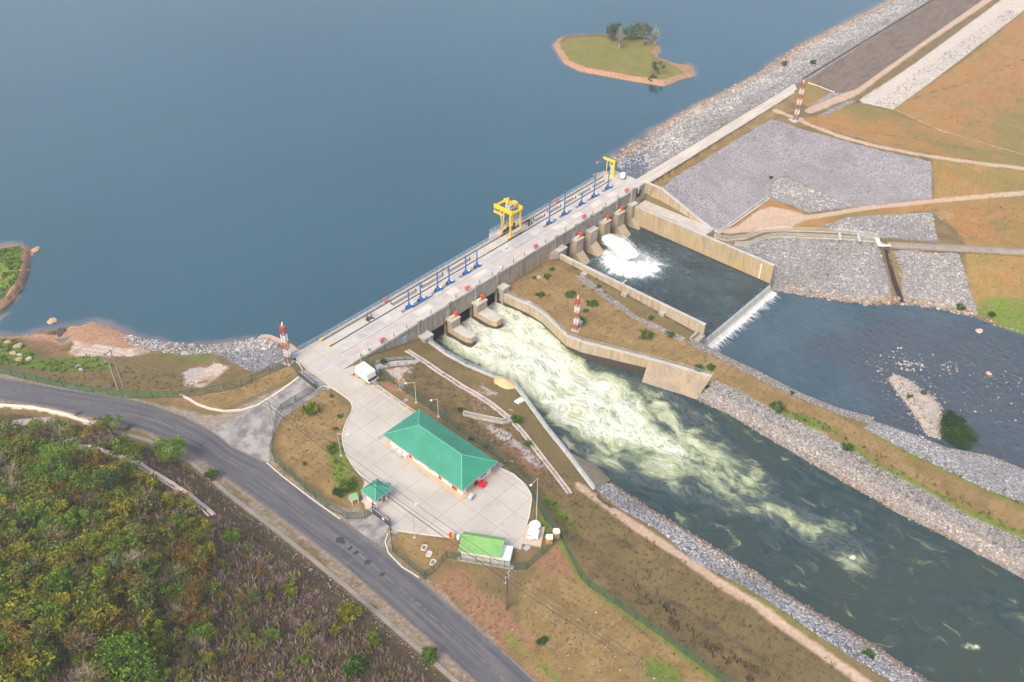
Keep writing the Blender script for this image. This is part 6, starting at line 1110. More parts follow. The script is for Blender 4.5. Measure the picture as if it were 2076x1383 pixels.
ed = [(0,1),(1,2),(2,3),(3,4),(2,5),(5,6),(6,7),(7,8),(2,9),(9,10),(10,11),(11,12),(0,13),(13,14),(14,15),(15,16),(0,17),(17,18),(18,19),(19,20)]
rd = [.15,.14,.15,.055,.05,.065,.05,.04,.03,.065,.05,.04,.03,.09,.065,.045,.04,.09,.065,.045,.04]
M_SKIN = paint('dark_skin', (.11,.06,.04), .08, 4, .6); skin_chain('body', pts, ed, rd, M_SKIN, r)
sh_ = [(0,0,.98),(0,0,1.15),(0,0,1.41),(.20,0,1.40),(.245,.03,1.14),(-.20,0,1.40),(-.245,.03,1.14)]; skin_chain('shirt', sh_, [(0,1),(1,2),(2,3),(3,4),(2,5),(5,6)], [.175,.165,.17,.085,.07,.085,.07], paint('shirt_white', (.75,.75,.76), .04), r)
tr2 = [(0,0,.95),(.10,0,.86),(.11,.03,.48),(.11,-.02,.12),(-.10,0,.86),(-.11,.02,.48),(-.11,-.03,.12)]; skin_chain('trousers', tr2, [(0,1),(1,2),(2,3),(0,4),(4,5),(5,6)], [.17,.11,.085,.07,.11,.085,.07], paint('trousers_blue', (.03,.09,.36), .08), r)
m = MB(); m.ball((0,.03,1.68), .105, 14, 10, 1.15); m.ball((0,.135,1.67), .02, 6, 4); m.ball((.105,.03,1.67), .025, 6, 4); m.ball((-.105,.03,1.67), .025, 6, 4); m.build('head', M_SKIN, r, smooth=True); m = MB(); m.ball((0,.0,1.72), .112, 12, 8, .95); m.build('hair', M_BLK, r, smooth=True)
m = MB()
for s_ in (1, -1):
    for k in range(5): m.tube((.23*s_+(k-2)*.016, .15+.004*k, .79), (.23*s_+(k-2)*.02, .19, .70+.012*abs(k-2)), .009, .007, n=6)
m.build('fingers', M_SKIN, r)
p = G(756.5,1030.5,.03); r = thing('fire_point', 'slim red fire point stand beside the person at the gatehouse', 'fire point', p); b = local(r); m = MB(); m.tube((0,0,0),(0,0,1.3),.12,n=10); b(m, 'cylinder', M_RED); m = MB(); m.box(-.2,.2,-.06,.06,1.0,1.7); b(m, 'board', M_PINK)
# small green roofed notice hut and dark grate beside it
p = on([(719,1018)])[0]; r = thing('notice_stand', 'little green roofed notice stand on white posts on the lawn', 'notice stand', p, -.35); b = local(r); m = MB(); m.add([(-.75,-.5,1.35),(.75,-.5,1.35),(.75,.55,1.75),(-.75,.55,1.75)], [(0,1,2,3)]); o = b(m, 'roof', paint('pale_green_sheet', (.16,.34,.16), .12, 3)); md = o.modifiers.new('s', 'SOLIDIFY'); md.thickness = .07; m = MB(); m.bar((-.72,-.5,1.28),(.72,-.5,1.28),.12); b(m, 'beam', M_WHT)
for x in (-.6, .6): m = MB(); m.bar((x,-.45,0),(x,-.45,1.25),.12); b(m, 'post', M_WHT); m = MB(); m.bar((x,.5,0),(x,.5,1.65),.12); b(m, 'post', M_WHT)
pad('drain_cover', [(703.5,1010),(710,1016),(714,1012),(708,1005)], 0, M_COND, 'dark grate with a pale rim beside the notice stand', 'drain cover', .08)
# sand heap
p = gp(1021,777); Vv, Ff = [], []; nr, na = 10, 36
for i in range(nr+1):
    for j in range(na): a = 2*math.pi*j/na; rr_ = i/nr; R0_ = 2.6*(1+.1*noise.noise(Vector((math.cos(a)*1.5,math.sin(a)*1.5,3)))); Vv.append((p[0]+R0_*rr_*math.cos(a)*.9, p[1]+R0_*rr_*math.sin(a)*1.05, p[2]-.15+1.55*(1-rr_)**.9+.05*noise.noise(Vector((i,j,0)))))
o = np_mesh('sand_heap', Vv, [(i*na+j, i*na+(j+1) % na, (i+1)*na+(j+1) % na, (i+1)*na+j) for i in range(nr) for j in range(na)], paint('sand', (.56,.38,.20), .08, 2, .95), smooth=True); tag(o, 'smooth conical heap of tan sand beside the channel wall', 'sand heap')
# windsock
p = on([(811,790)])[0]; r = thing('windsock', 'orange windsock on a short pole above the parking bays', 'windsock', (p[0],p[1],p[2])); b = local(r); m = MB(); m.tube((0,0,0),(0,0,2.2),.05,n=6); b(m, 'pole', M_RAIL); m = MB(); m.tube((0,0,2.25),(.35,.5,1.05),.26,.16,n=12); b(m, 'sock', paint('sock_orange', (.75,.12,.01), .06))
# ------------------------------------------------------------------ lamp posts, poles and wires
M_POLE = paint('pole_grey', (.42,.42,.42), .06, 2, .5); M_CPOLE = paint('concrete_pole', (.36,.31,.26), .12, 1.5, .9)
LPS = [((691.8,924.5),(685.5,878.4),(704.5,881),'grey lamp post on the lawn left of the office building'),((841,1090),(836.6,1042),(845,1017),'grey lamp post on the lawn below the gatehouse'),((1087.3,1056),(1088.6,969),(1061.8,1000),'tallest lamp post, beside the equipment pad'),((843.9,817),(841.3,775),(822.3,777.5),'grey lamp post behind the parking bays'),((889,845),(886.5,808.4),(874,812),'grey lamp post behind the office building'),((736,763),(734,717),(738,713),'thin pole at the dam corner by the white trailer')]
for bpx, tpx, hpx, lb in LPS:
    p = on([bpx])[0]; h = top_z(p[0], p[1], *tpx)-p[2]; zt = p[2]+h; hd = Vector(G(hpx[0], hpx[1], zt+.1))-Vector((p[0],p[1],p[2])); hl = min(2.2, math.hypot(hd.x, hd.y)); dv = Vector((hd.x, hd.y, 0)); dv = dv.normalized()*hl if dv.length > .01 else Vector((.5,0,0))
    r = thing('lamp_post', lb, 'lamp post', p); b = local(r); m = MB(); m.tube((0,0,0),(0,0,h),.09,.06,n=8); b(m, 'pole', M_POLE); m = MB(); m.bar((0,0,h-.05),(dv.x,dv.y,h+.15),.07); b(m, 'arm', M_POLE); m = MB(); m.ball((dv.x,dv.y,h+.15),.24,10,6,.5); b(m, 'lamp_head', M_WHT, smooth=True); m = MB(); m.cbox((0,0,-.1),.5,.5,.25); b(m, 'footing', M_SLAB)
def ppole(base, tip, arms, label, cat='utility pole', mat=M_CPOLE, az=0.0, wd=1.1):
    p = on([base])[0]; T = Vector(ray(*tip)); h = top_z(p[0], p[1], *tip)-p[2]; r = thing('utility_pole', label, cat, p, az); b = local(r); m = MB(); m.tube((0,0,-.3),(0,0,h),.17,.11,n=8); b(m, 'pole', mat)
    tops = []
    for dz in arms:
        m = MB(); m.bar((-wd,0,h-dz),(wd,0,h-dz),.12); a = b(m, 'crossarm', M_POLE)
        for x in (-wd, -wd*.25, wd): m = MB(); m.tube((x,0,h-dz+.06),(x,0,h-dz+.3),.06,n=6); m.build('insulator', M_BLK, a); tops.append(Vector((p[0]+x*math.cos(az), p[1]+x*math.sin(az), p[2]+h-dz+.3)))
    return tops
W1 = ppole((239.9,792.3),(215.6,716.3),(.15,1.6),'left pole of the leaning pair beside the lake road',az=.3); W1b = ppole((250.5,787.7),(224.7,710.3),(.1,),'right pole of the pair beside the lake road',az=.3,wd=.8)
W2 = ppole((557.8,875.9),(544.2,813.2),(.15,),'concrete pole at the driveway junction beside the compound fence',az=.45); W3 = ppole((1027.6,1236.3),(1027.6,1165.2),(.1,1.35),'dark wooden pole with two crossarms on the lower slope',mat=paint('wood_pole',(.12,.085,.06),.2,2,.9),az=.35)
far_a = Vector(G(1560,1500,8)); far_b = Vector(G(-180,640,8))
def cable(pts, name='power_line', sag=.9):
    m = MB()
    for a, b in zip(pts[:-1], pts[1:]):
        n = 22; pr = [a.lerp(b, i/n)-Vector((0,0,sag*4*(i/n)*(1-i/n))) for i in range(n+1)]
        for p, q in zip(pr[:-1], pr[1:]): m.tube(p, q, .035, n=4, cap=False)
    return tag(m.build(name, M_BLK), 'thin dark power line strung over the compound between the poles', 'power line', 'power lines over the compound')
for k in range(3): cable([far_b+Vector((0,k*.8,0)), W1[k], W2[k], W3[k], far_a+Vector((0,k*.8,0))])
cable([W2[1]-Vector((0,0,1.2)), W3[4], far_a+Vector((0,1,-1.5))])
# ------------------------------------------------------------------ fences and gates
t = NT('chain_link'); tr0 = t.n('ShaderNodeBsdfTransparent'); mx = t.n('ShaderNodeMixShader'); t.done((.035,.11,.085), .6); v = t.math('MULTIPLY_ADD', t.noise(.8, 3, .6), .25, .20); t.l(v, mx.inputs[0]); t.l(tr0.outputs[0], mx.inputs[1]); t.l(t.b.outputs[0], mx.inputs[2]); t.l(mx.outputs[0], t.out.inputs['Surface']); M_LINK = t.m
M_FPOST = paint('fence_green', (.03,.10,.075), .12, 2, .5)
def fence(px, label, h=1.9, gap=3.0):
    l = dense(gps(px), gap, 0.0); root = thing('chain_link_fence', label, 'fence', l[0]); m = MB(); m2 = MB()
    for a, b in zip(l[:-1], l[1:]):
        m.add([(a[0],a[1],a[2]+.05),(b[0],b[1],b[2]+.05),(b[0],b[1],b[2]+h),(a[0],a[1],a[2]+h)], [(0,1,2,3)]); m2.bar((a[0],a[1],a[2]+h),(b[0],b[1],b[2]+h),.05); m2.bar((a[0],a[1],a[2]+.1),(b[0],b[1],b[2]+.1),.05)
    child(m.build('mesh_panel', M_LINK, None), root); child(m2.build('top_rail', M_FPOST, None), root)
    for p in l: q = MB(); q.bar((p[0],p[1],p[2]-.2),(p[0],p[1],p[2]+h+.15),.09); child(q.build('post', M_FPOST, None), root)
    return root
fence([(-40,745),(0,757),(130,787),(250,808),(370,806),(420,799),(490,785),(512,775),(583,742)], 'green chain link fence along the lake side of the road')
fence([(588,741),(608,763)], 'short green fence from the left mast to the upper gate')
fence([(641,792),(600,816),(572,833),(562,850),(556,885),(552,920),(558,936),(600,975),(660,1028),(705,1053),(740,1052),(757,1042)], 'green chain link fence round the lawn between driveway and road')
fence([(791,1069),(793,1088),(796,1118),(862,1173),(880,1160),(897,1141),(907,1131),(935,1137),(965,1142),(994,1147),(1023,1152),(1044,1155),(1066,1155),(1100,1125),(1138,1092)], 'green chain link fence round the lower lawn and light green shed')
fence([(733,731),(748,741),(763,752)], 'short green fence from the dam to the yard gate')
fence([(768,760),(800,779),(850,815),(900,851),(960,895),(1010,930),(1050,968),(1078,1005),(1105,1053),(1138,1092)], 'green chain link fence behind the office building')
fence([(1140,1094),(1155,1128),(1178,1173),(1194,1190),(1244.5,1223),(1290,1255),(1335,1286),(1391,1328),(1450.6,1373),(1530,1432)], 'long green chain link fence running down the slope to the lower right')
def gate(px, label, tag_white=False):
    a, c_ = Vector(G(*px[0], .03)), Vector(G(*px[1], .03)); root = thing('sliding_gate', label, 'gate', a); m = MB(); m.bar(a+Vector((0,0,.85)), c_+Vector((0,0,.85)), .05, 1.5); child(m.build('gate_panel', paint('gate_dark', (.05,.058,.06), .15, 2, .6), None), root); m = MB(); m.bar(a+Vector((0,0,1.66)), c_+Vector((0,0,1.66)), .1); m.bar(a+Vector((0,0,.06)), c_+Vector((0,0,.06)), .1); child(m.build('frame', M_GREY, None), root)
    for p in (a, c_): m = MB(); m.bar(p, p+Vector((0,0,2.3)), .16); child(m.build('post', M_FPOST, None), root)
    if tag_white: d = (c_-a); n_ = Vector((d.y,-d.x,0)).normalized(); q = a.lerp(c_, .62)+Vector((0,0,1.0)); m = MB(); m.bar(q-d*.06+n_*.06, q+d*.06+n_*.06, .03, .55); child(m.build('notice', M_WHT, None), root); m = MB(); m.bar(c_+Vector((0,0,2.3)), c_+Vector((-.1,.3,2.9)), .16); child(m.build('red_flag', M_RED, None), root)
gate(((608,764),(641,791)), 'dark grey sliding gate across the upper driveway'); gate(((757,1043),(791,1069)), 'dark grey sliding gate with a white notice by the gatehouse', True)
m = MB(); a, c_ = G(763,753), G(768,761); m.bar((a[0],a[1],1.0),(c_[0],c_[1],1.0),.08,1.9); tag(m.build('yard_gate', paint('pale_gate', (.40,.47,.48), .1)), 'pale grey steel gate at the head of the stairway', 'gate')
# ------------------------------------------------------------------ loose stone
ICO = np.array([(0,0,1),(.894,0,.447),(.276,.851,.447),(-.724,.526,.447),(-.724,-.526,.447),(.276,-.851,.447),(.724,.526,-.447),(-.276,.851,-.447),(-.894,0,-.447),(-.276,-.851,-.447),(.724,-.526,-.447),(0,0,-1)])
ICF = np.array([(0,1,2),(0,2,3),(0,3,4),(0,4,5),(0,5,1),(1,6,2),(2,7,3),(3,8,4),(4,9,5),(5,10,1),(6,7,2),(7,8,3),(8,9,4),(9,10,5),(10,6,1),(6,11,7),(7,11,8),(8,11,9),(9,11,10),(10,11,6)])
def tint_mat(name, rough=.9, spec=.2, back=0.0, var=0.0):
    t = NT(name); c = t.attr('tint', 'Color')
    if var: c = t.mix(t.math('MULTIPLY', t.noise(3.0, 3, .6), var), c, (.02,.02,.015))
    m = t.done(c, rough, spec=spec)
    if back:
        tl = t.n('ShaderNodeBsdfTranslucent'); t.l(c, tl.inputs[0]); mx = t.n('ShaderNodeMixShader'); mx.inputs[0].default_value = back; t.l(t.b.outputs[0], mx.inputs[1]); t.l(tl.outputs[0], mx.inputs[2]); t.l(mx.outputs[0], t.out.inputs['Surface'])
    return m
M_ROCK = tint_mat('loose_stone', var=.35)
def scatter_pts(poly, n, inset=0.0):
    poly = np.array([p[:2] for p in poly]); lo, hi = poly.min(0), poly.max(0); out = np.zeros((0, 2))
    area = abs(np.sum(poly[:, 0]*np.roll(poly[:, 1], -1)-np.roll(poly[:, 0], -1)*poly[:, 1]))/2; bb = max((hi-lo).prod(), 1e-6); k = int(n*bb/max(area, 1e-6)*1.05)+8
    q = lo+RNG.random((k, 2))*(hi-lo); q = q[sdf(q, poly) > inset]; return q[:n], area
def rocks(name, items, label=None, kind='stuff', mat=None):
    """items: list of (points Nx2, size lo, size hi, palette list of rgb, z offset or fixed z)"""
    Vs, Fs, Cs = [], [], []; nb_ = 0
    for pts, s0, s1, pal, zf in items:
        n = len(pts)
        if not n: continue
        z = np.array([hg(x, y) for x, y in pts]) if zf is None else (np.full(n, zf) if not callable(zf) else np.array([zf(x, y) for x, y in pts]))
        s = (s0+(s1-s0)*RNG.random(n)**2.4*1.25)*1.15; sc = np.stack([s*RNG.uniform(.7, 1.25, n), s*RNG.uniform(.7, 1.25, n), s*RNG.uniform(.45, .8, n)], 1)
        a = RNG.uniform(0, 6.28, n); v = ICO[None]*RNG.uniform(.72, 1.2, (n, 12, 1)); v = v*sc[:, None, :]/2; ca, sa = np.cos(a)[:, None], np.sin(a)[:, None]
        x = v[..., 0]*ca-v[..., 1]*sa; y = v[..., 0]*sa+v[..., 1]*ca; tx = RNG.uniform(-.4, .4, (n, 1)); zz = v[..., 2]+x*tx
        Vs.append(np.stack([x+pts[:, :1], y+pts[:, 1:2], zz+z[:, None]+sc[:, 2:3]*.15], -1).reshape(-1, 3)); Fs.append((ICF[None]+np.arange(n)[:, None, None]*12+nb_).reshape(-1, 3)); nb_ += n*12
        P_ = np.array(pal)[RNG.integers(0, len(pal), n)]*RNG.uniform(.66, 1.2, (n, 1))*.80*np.array([[1+.30*noise.fractal(Vector((x_*.07, y_*.07, 5)), 1, 2, 3)] for x_, y_ in pts]); Cs.append(np.repeat(P_, 12, 0)*RNG.uniform(.9, 1.1, (n*12, 1)))
    o = np_mesh(name, np.concatenate(Vs), np.concatenate(Fs), mat or M_ROCK, cols=np.clip(np.concatenate(Cs), 0, 1)); tag(o, label, kind=kind); return o
GRY = [(.37,.36,.36),(.43,.42,.41),(.32,.315,.32),(.48,.465,.45),(.27,.265,.275)]; WHT_ = [(.52,.50,.475),(.46,.445,.43),(.56,.545,.52),(.38,.37,.36)]; TAN = [(.44,.33,.22),(.50,.40,.30),(.38,.27,.17),(.52,.45,.37)]; BLU = [(.38,.39,.415),(.46,.47,.49),(.31,.32,.345),(.52,.525,.535)]; ORA = [(.42,.24,.13),(.36,.20,.11),(.47,.32,.2),(.5,.4,.3)]; DRK = [(.17,.165,.16),(.26,.25,.235),(.35,.33,.31)]
def in_poly(pxpoly, dens, inset=.1, cap=40000):
    w_ = [q for q in gps(pxpoly)]; a_ = np.array([p[:2] for p in w_]); ar = abs(np.sum(a_[:, 0]*np.roll(a_[:, 1], -1)-np.roll(a_[:, 0], -1)*a_[:, 1]))/2
    return scatter_pts(w_, min(cap, int(ar*dens)), inset)[0]
def band(top, bot, f0, f1, dens):
    a, b = resampl(top, 60), resampl(bot, 60); q = [tuple(np.array(a[i])*(1-f0)+np.array(b[i])*f0) for i in range(60)]; r_ = [tuple(np.array(a[i])*(1-f1)+np.array(b[i])*f1) for i in range(60)]; pl = np.array([p[:2] for p in q+r_[::-1]]); ar = abs(np.sum(pl[:, 0]*np.roll(pl[:, 1], -1)-np.roll(pl[:, 0], -1)*pl[:, 1]))/2; return scatter_pts(q+r_[::-1], int(ar*dens))[0]
UPT, UPB = [(201.5,132.0,0),(288,132.0,0),(300,131.4,0),(440,131.6,0)], PZ(ZR, *SHORE_R[:10])
rocks('embankment_riprap', [(in_poly([(1213,335),(1245,316),(1312,335),(1292,357),(1262,347),(1240,350)], 4.5), .35, .75, GRY, None), (band(UPT, UPB, .02, .35, 4.0), 0.36, 0.78, GRY, None), (band(UPT, UPB, .3, .75, 3.7), 0.36, 0.81, WHT_, None), (band(UPT, UPB, .7, .93, 3.5), 0.36, 0.74, TAN+WHT_[:2], None), (band(UPT, UPB, .9, 1.04, 2.8), 0.29, 0.67, ORA, None)], 'loose grey stones on the upstream face of the embankment')
rb_t, rb_b = PZ(-5.5, *RIPB_T), PZ(ZCH, *RIPB_W)
rocks('bank_riprap', [(band(rb_t, rb_b, .0, .55, 9.1), 0.22, 0.52, BLU, None), (band(rb_t, rb_b, .5, .85, 8.8), 0.22, 0.52, WHT_+TAN[:1], None), (band(rb_t, rb_b, .82, 1.06, 7.0), 0.22, 0.48, ORA[:2]+DRK+TAN[:1], None)], 'grey and white riprap along the left bank of the tailrace')
ri_t, ri_b = P(*RIPI_T), PZ(ZCH, *RIPI_W)
rocks('island_riprap', [(band(ri_t, ri_b, .0, .42, 9.5), 0.22, 0.53, [(.25,.24,.235),(.31,.30,.29),(.19,.185,.18),(.40,.39,.375)], None), (band(ri_t, ri_b, .40, .52, 8.8), 0.18, 0.37, DRK, None), (band(ri_t, ri_b, .5, .86, 9.1), 0.23, 0.55, [(.56,.47,.37),(.50,.41,.31),(.60,.55,.49),(.52,.50,.47),(.43,.33,.23)], None), (band(ri_t, ri_b, .84, 1.07, 7.0), 0.22, 0.48, ORA+DRK, None)], 'grey and tan riprap on the channel side of the island')
rocks('island_riprap', [(band(P(*RIPD_T), P(*GAB2), -.02, 1.0, 9.8), 0.22, 0.46, BLU, None), (in_poly([(1165,560),(1180,557),(1290,640),(1395,688),(1385,695),(1280,645)], 4.5), 0.14, 0.41, GRY+WHT_, None)], 'bluish grey stones on the pool side of the island')
RB1 = [(1567,590),(1545,546),(1478,499),(1517,499),(1555,486),(1583,482),(1700,487),(1780,493),(1795,545),(1805,600),(1760,615),(1680,605)]; RB2 = [(1835,590),(1815,520),(1855,505),(1870,514),(1945,514),(1968,600),(1985,642),(1905,622),(1845,612)]
rocks('abutment_riprap', [(in_poly(RB1, 6.8), .27, .62, GRY+WHT_[:2], None), (in_poly(RB2, 6.8), .27, .62, WHT_+GRY[:2], None), (in_poly([(1668,458),(1722,441),(1892,431),(1902,488),(1780,481),(1700,470)], 6.3), 0.27, 0.59, WHT_+GRY[:2], None), (in_poly([(1563,399),(1567,370),(1590,358),(1640,380),(1725,418),(1640,431),(1600,415)], 6.0), 0.29, 0.67, WHT_+GRY[:2], None), (in_poly([(1640,217),(1655,206),(1690,188),(1708,191)], 5.2), 0.25, 0.52, GRY, None), (in_poly([(1665,232),(1725,204),(1740,206),(1672,240)], 5.2), 0.25, 0.52, GRY, None),
    (band(PZ(ZL, *POOL_R[:7]), offs(PZ(ZL, *POOL_R[:7]), 2.6), -.25, .9, 3.9), 0.36, 0.93, TAN+ORA[3:], None), (in_poly([(1895,430),(1930,425),(1935,445),(1905,450)], 3.5), 0.18, 0.37, TAN+WHT_[:1], None), (band(PZ(ZL, *POOL_R[6:]), offs(PZ(ZL, *POOL_R[6:]), 1.2), -.3, .9, 2.8), 0.22, 0.52, TAN, None)], 'light grey riprap on the right bank, tan boulders at the waterline')
rocks('slope_gravel', [(in_poly([(1340,384),(1369,358),(1436,318),(1496,281),(1564,241),(1642,267),(1769,301),(1888,328),(1889,402),(1726,420),(1640,378),(1592,356),(1563,370),(1561,398),(1456,468),(1400,432)], 5.6), 0.16, 0.37, [(.30,.29,.31),(.36,.345,.36),(.25,.24,.26),(.42,.40,.41)], None)], 'fine grey purple stone covering the downstream slope')
rocks('toe_stones', [(in_poly([(1810,220),(1880,170),(2000,78),(2070,25),(2040,20),(1960,75),(1860,145),(1770,210)], 2.6), 0.25, 0.59, [(.52,.49,.44),(.46,.43,.39)], None)], 'pale stones at the embankment toe')
rocks('shore_riprap', [(in_poly([(243,676),(290,686),(400,700),(450,697),(500,689),(535,682),(575,698),(560,708),(520,712),(440,716),(380,720),(310,712),(262,700)], 6.3), 0.25, 0.70, WHT_, None), (in_poly([(440,716),(520,708),(575,718),(583,735),(520,757),(480,742)], 7.4), 0.22, 0.55, [(.25,.26,.29),(.34,.355,.385),(.18,.185,.21),(.42,.43,.45)], None), (in_poly([(360,765),(440,728),(470,745),(420,775),(370,788)], 2.1), 0.11, 0.30, WHT_, None)], 'white and blue grey stones along the lake shore')
rocks('pebbles', [(in_poly([(960,1190),(1080,1120),(1250,1260),(1380,1383),(1180,1390),(1080,1340)], .22), .1, .28, [(.62,.60,.56)], None), (in_poly([(1180,540),(1400,690),(1800,880),(2076,1050),(1900,980),(1500,780)], .05), .12, .3, [(.6,.58,.52)], None), (in_poly([(780,770),(1000,830),(1140,1000),(1040,950),(900,840)], .25), .12, .4, [(.45,.40,.37),(.35,.25,.21)], None), (in_poly([(380,940),(470,1010),(560,1076),(700,1190),(900,1370),(880,1375),(690,1215),(550,1100),(460,1030)], 3.9), 0.11, 0.30, [(.42,.37,.32),(.34,.27,.22)], None), (in_poly([(480,1090),(560,1150),(760,1310),(720,1320),(560,1200)], .8), .15, .45, [(.34,.26,.25),(.26,.16,.15)], None), (in_poly([(-30,760),(80,785),(140,792),(100,782),(0,756)], 2.6), 0.11, 0.30, [(.5,.47,.43)], None)], 'small pale stones strewn over dry ground')
# gravel bar in the lower pool
BAR = PZ(ZL, (1800,766),(1812,757),(1832,764),(1852,775),(1872,790),(1895,808),(1909,830),(1913,852),(1913,886),(1896,891),(1876,881),(1862,857),(1846,832),(1826,806),(1811,786))
gbm, xg = sheet('gravel_bar', BAR, ZL, .6, fz=lambda xy: ZL-.05+.55*smooth(sdf(xy, BAR), -.2, 2.2)); t = NT('bar_gravel'); gbm.data.materials.append(t.done(t.mix(t.noise(1.4, 5, .65), (.30,.255,.215), (.43,.385,.335)), .95)); tag(gbm, kind='structure')
bz = lambda x, y: ZL+.5*float(smooth(sdf(np.array([[x, y]]), BAR), -.2, 2.2)[0])
rocks('bar_stones', [(scatter_pts(BAR, 900, -.4)[0], .18, .5, TAN[1:]+WHT_, bz), (scatter_pts([(p[0]*1.0, p[1], 0) for p in PZ(ZL, (1740,740),(1830,700),(1900,780),(1920,840),(1880,900),(1830,850),(1790,800))], 130)[0], .2, .6, WHT_+TAN, ZL+.02), (scatter_pts(PZ(ZL, (1700,700),(1900,720),(2076,760),(2076,880),(1960,860),(1850,770)), 140)[0], .15, .5, WHT_+TAN, ZL+.01), (scatter_pts(PZ(ZL, (1820,735),(1870,725),(1880,750),(1830,755)), 40)[0], .3, .8, WHT_, ZL+.02), (scatter_pts(PZ(ZL, (1905,735),(1940,730),(1945,755),(1910,760)), 26)[0], .25, .6, WHT_+TAN, ZL+.02)], 'scattered stones of the gravel bar in the lower pool')
# boulders one can tell apart
def boulder(u, v, s, col, label, z=None):
    p = on([(u, v)])[0] if z is None else G(u, v, z); bm = bmesh.new(); bmesh.ops.create_icosphere(bm, subdivisions=3, radius=s/2)
    sd_ = RNG.uniform(0, 50)
    for q in bm.verts: k = 1+.45*noise.fractal(q.co*(1.3/s)+Vector((sd_,0,0)), 1, 2, 4); q.co = Vector((q.co.x*k*1.2, q.co.y*k, q.co.z*k*.48))
    me = bpy.data.meshes.new('boulder'); bm.to_mesh(me); bm.free(); o = link_mesh('boulder', me, paint('boulder_stone', col, .25, 1.2, .9)); o.location = (p[0], p[1], p[2]+s*.05); o.rotation_euler = (0,0,RNG.uniform(0,6)); return tag(o, label, 'boulder', 'boulders along the lake shore')
for u, v, s, c_, lb in ((16,693.5,1.2,(.38,.25,.18),'reddish boulder in the green shore grass, farthest left'),(35,703.6,1.9,(.36,.27,.18),'long flat tan boulder in the shore grass'),(27,715,1.4,(.34,.25,.16),'upright brown boulder left of a flat pale one'),(40,719.5,1.0,(.36,.33,.27),'pale flat boulder among the shore grass'),(37.6,729,1.4,(.38,.25,.13),'orange brown boulder nearest the road fence'),(55.7,729,1.5,(.36,.32,.26),'grey tan flat boulder beside the orange one'),(158,743,1.2,(.36,.38,.41),'bluish grey boulder halfway along the green bank'),(164,750,1.0,(.34,.36,.38),'second bluish grey boulder, lower of the pair'),(226,781,1.6,(.10,.075,.06),'dark boulder at the foot of the pole pair'),(106,651,1.9,(.42,.28,.16),'tan rock standing alone in the shallow lake')): boulder(u, v, s, c_, lb, ZR-.1 if v == 651 else None)
for u, v, s, lb in ((108,677,1.8,'dark rock in the muddy inlet, left one'),(123,672.5,2.0,'dark elongated rock in the muddy inlet, upper one'),(121.5,680.5,1.5,'dark rock in the muddy inlet, lowest one')): boulder(u, v, s, (.07,.05,.04), lb, ZR-.15)
for u, v, s, lb in ((73,507,2.0,'tan boulder off the tip of the left islet'),(63,517,1.4,'brown boulder on the edge of the left islet near its tip'),(58,527,1.2,'small brown boulder on the right edge of the left islet'),(53,549,1.6,'pair-like brown boulder low on the left islet edge')): boulder(u, v, s, (.36,.25,.16), lb, ZR)
boulder(1985,671,1.5,(.42,.34,.27),'lone pale boulder at the pool edge below the green bank',-12.2); boulder(2005,758,1.2,(.46,.30,.2),'orange tan rock standing alone in the lower pool',ZL-.1)
# ------------------------------------------------------------------ vegetation
M_LEAF = tint_mat('foliage', .75, .2, .28); M_BARK = paint('bark', (.16,.125,.095), .3, 3, .95); M_BARKP = paint('pale_bark', (.42,.38,.32), .15, 3, .95); M_TWIG = tint_mat('dry_twig', .95, .05)
def leaves(cen, n, size, col, spread, sq=.75, dark=.45):
    """n leaf blades round each clump centre, tinted per clump and per leaf"""
    Vs, Cs = [], []
    for c_, r in cen:
        d = RNG.normal(size=(n, 3)); d /= np.linalg.norm(d, axis=1)[:, None]; rad = r*RNG.random((n, 1))**.45; p = np.array(c_)+d*rad*np.array([1,1,sq])
        t1 = RNG.normal(size=(n, 3)); t1 /= np.linalg.norm(t1, axis=1)[:, None]; t2 = np.cross(t1, RNG.normal(size=(n, 3))); t2 /= np.linalg.norm(t2, axis=1)[:, None]; s = size*RNG.uniform(.55, 1.3, (n, 1))
        Vs.append(np.stack([p-t1*s-t2*s*.1, p-t2*s*.55, p+t1*s, p+t2*s*.55], 1).reshape(-1, 3)); k = np.array(col)*RNG.uniform(1-dark, 1+dark*.7)*np.array([RNG.uniform(.85,1.2),1,RNG.uniform(.8,1.2)]); Cs.append(np.repeat(k*RNG.uniform(.7, 1.3, (n, 1)), 4, 0))
    V_ = np.concatenate(Vs); return V_, np.arange(len(V_)).reshape(-1, 4), np.clip(np.concatenate(Cs), 0, 1)
def limbs(m, base, tips, r0):
    for q in tips:
        a = Vector(base); q = Vector(q); mid = a.lerp(q, .5)+Vector((RNG.uniform(-.15,.15),RNG.uniform(-.15,.15),.12)); m.tube(a, mid, r0*.55, r0*.35, 5); m.tube(mid, q, r0*.35, r0*.1, 5)
def tree(name, label, cat, loc, h, cr, col, nc=26, nl=46, ls=.20, trunk=.3, group=None, sq=.75, bark=None, flat=1.0, clump=.42):
    r = thing(name, label, cat, loc, RNG.uniform(0, 6), group); m = MB(); th = h*trunk; cz = th+(h-th)*.5; m.tube((0,0,-.4),(RNG.uniform(-.1,.1)*h*.3,RNG.uniform(-.1,.1)*h*.3,th), .035*h+.04, .024*h+.03, 7)
    cen = []
    for k in range(nc):
        d = RNG.normal(size=3); d /= np.linalg.norm(d); q = RNG.uniform(.35, 1.0)**.6; cen.append(((d[0]*cr*q, d[1]*cr*q, max(.12*h, cz+d[2]*(h-th)*.5*q*flat)), cr*clump*RNG.uniform(.6, 1.2)))
    limbs(m, (0,0,th*.85), [c_[0] for c_ in cen[:9]], .03*h+.04); m.build('trunk', bark or M_BARK, r)
    V_, F_, C_ = leaves(cen, nl, ls, col, cr, sq); np_mesh('crown', V_, F_, M_LEAF, r, cols=C_); return r
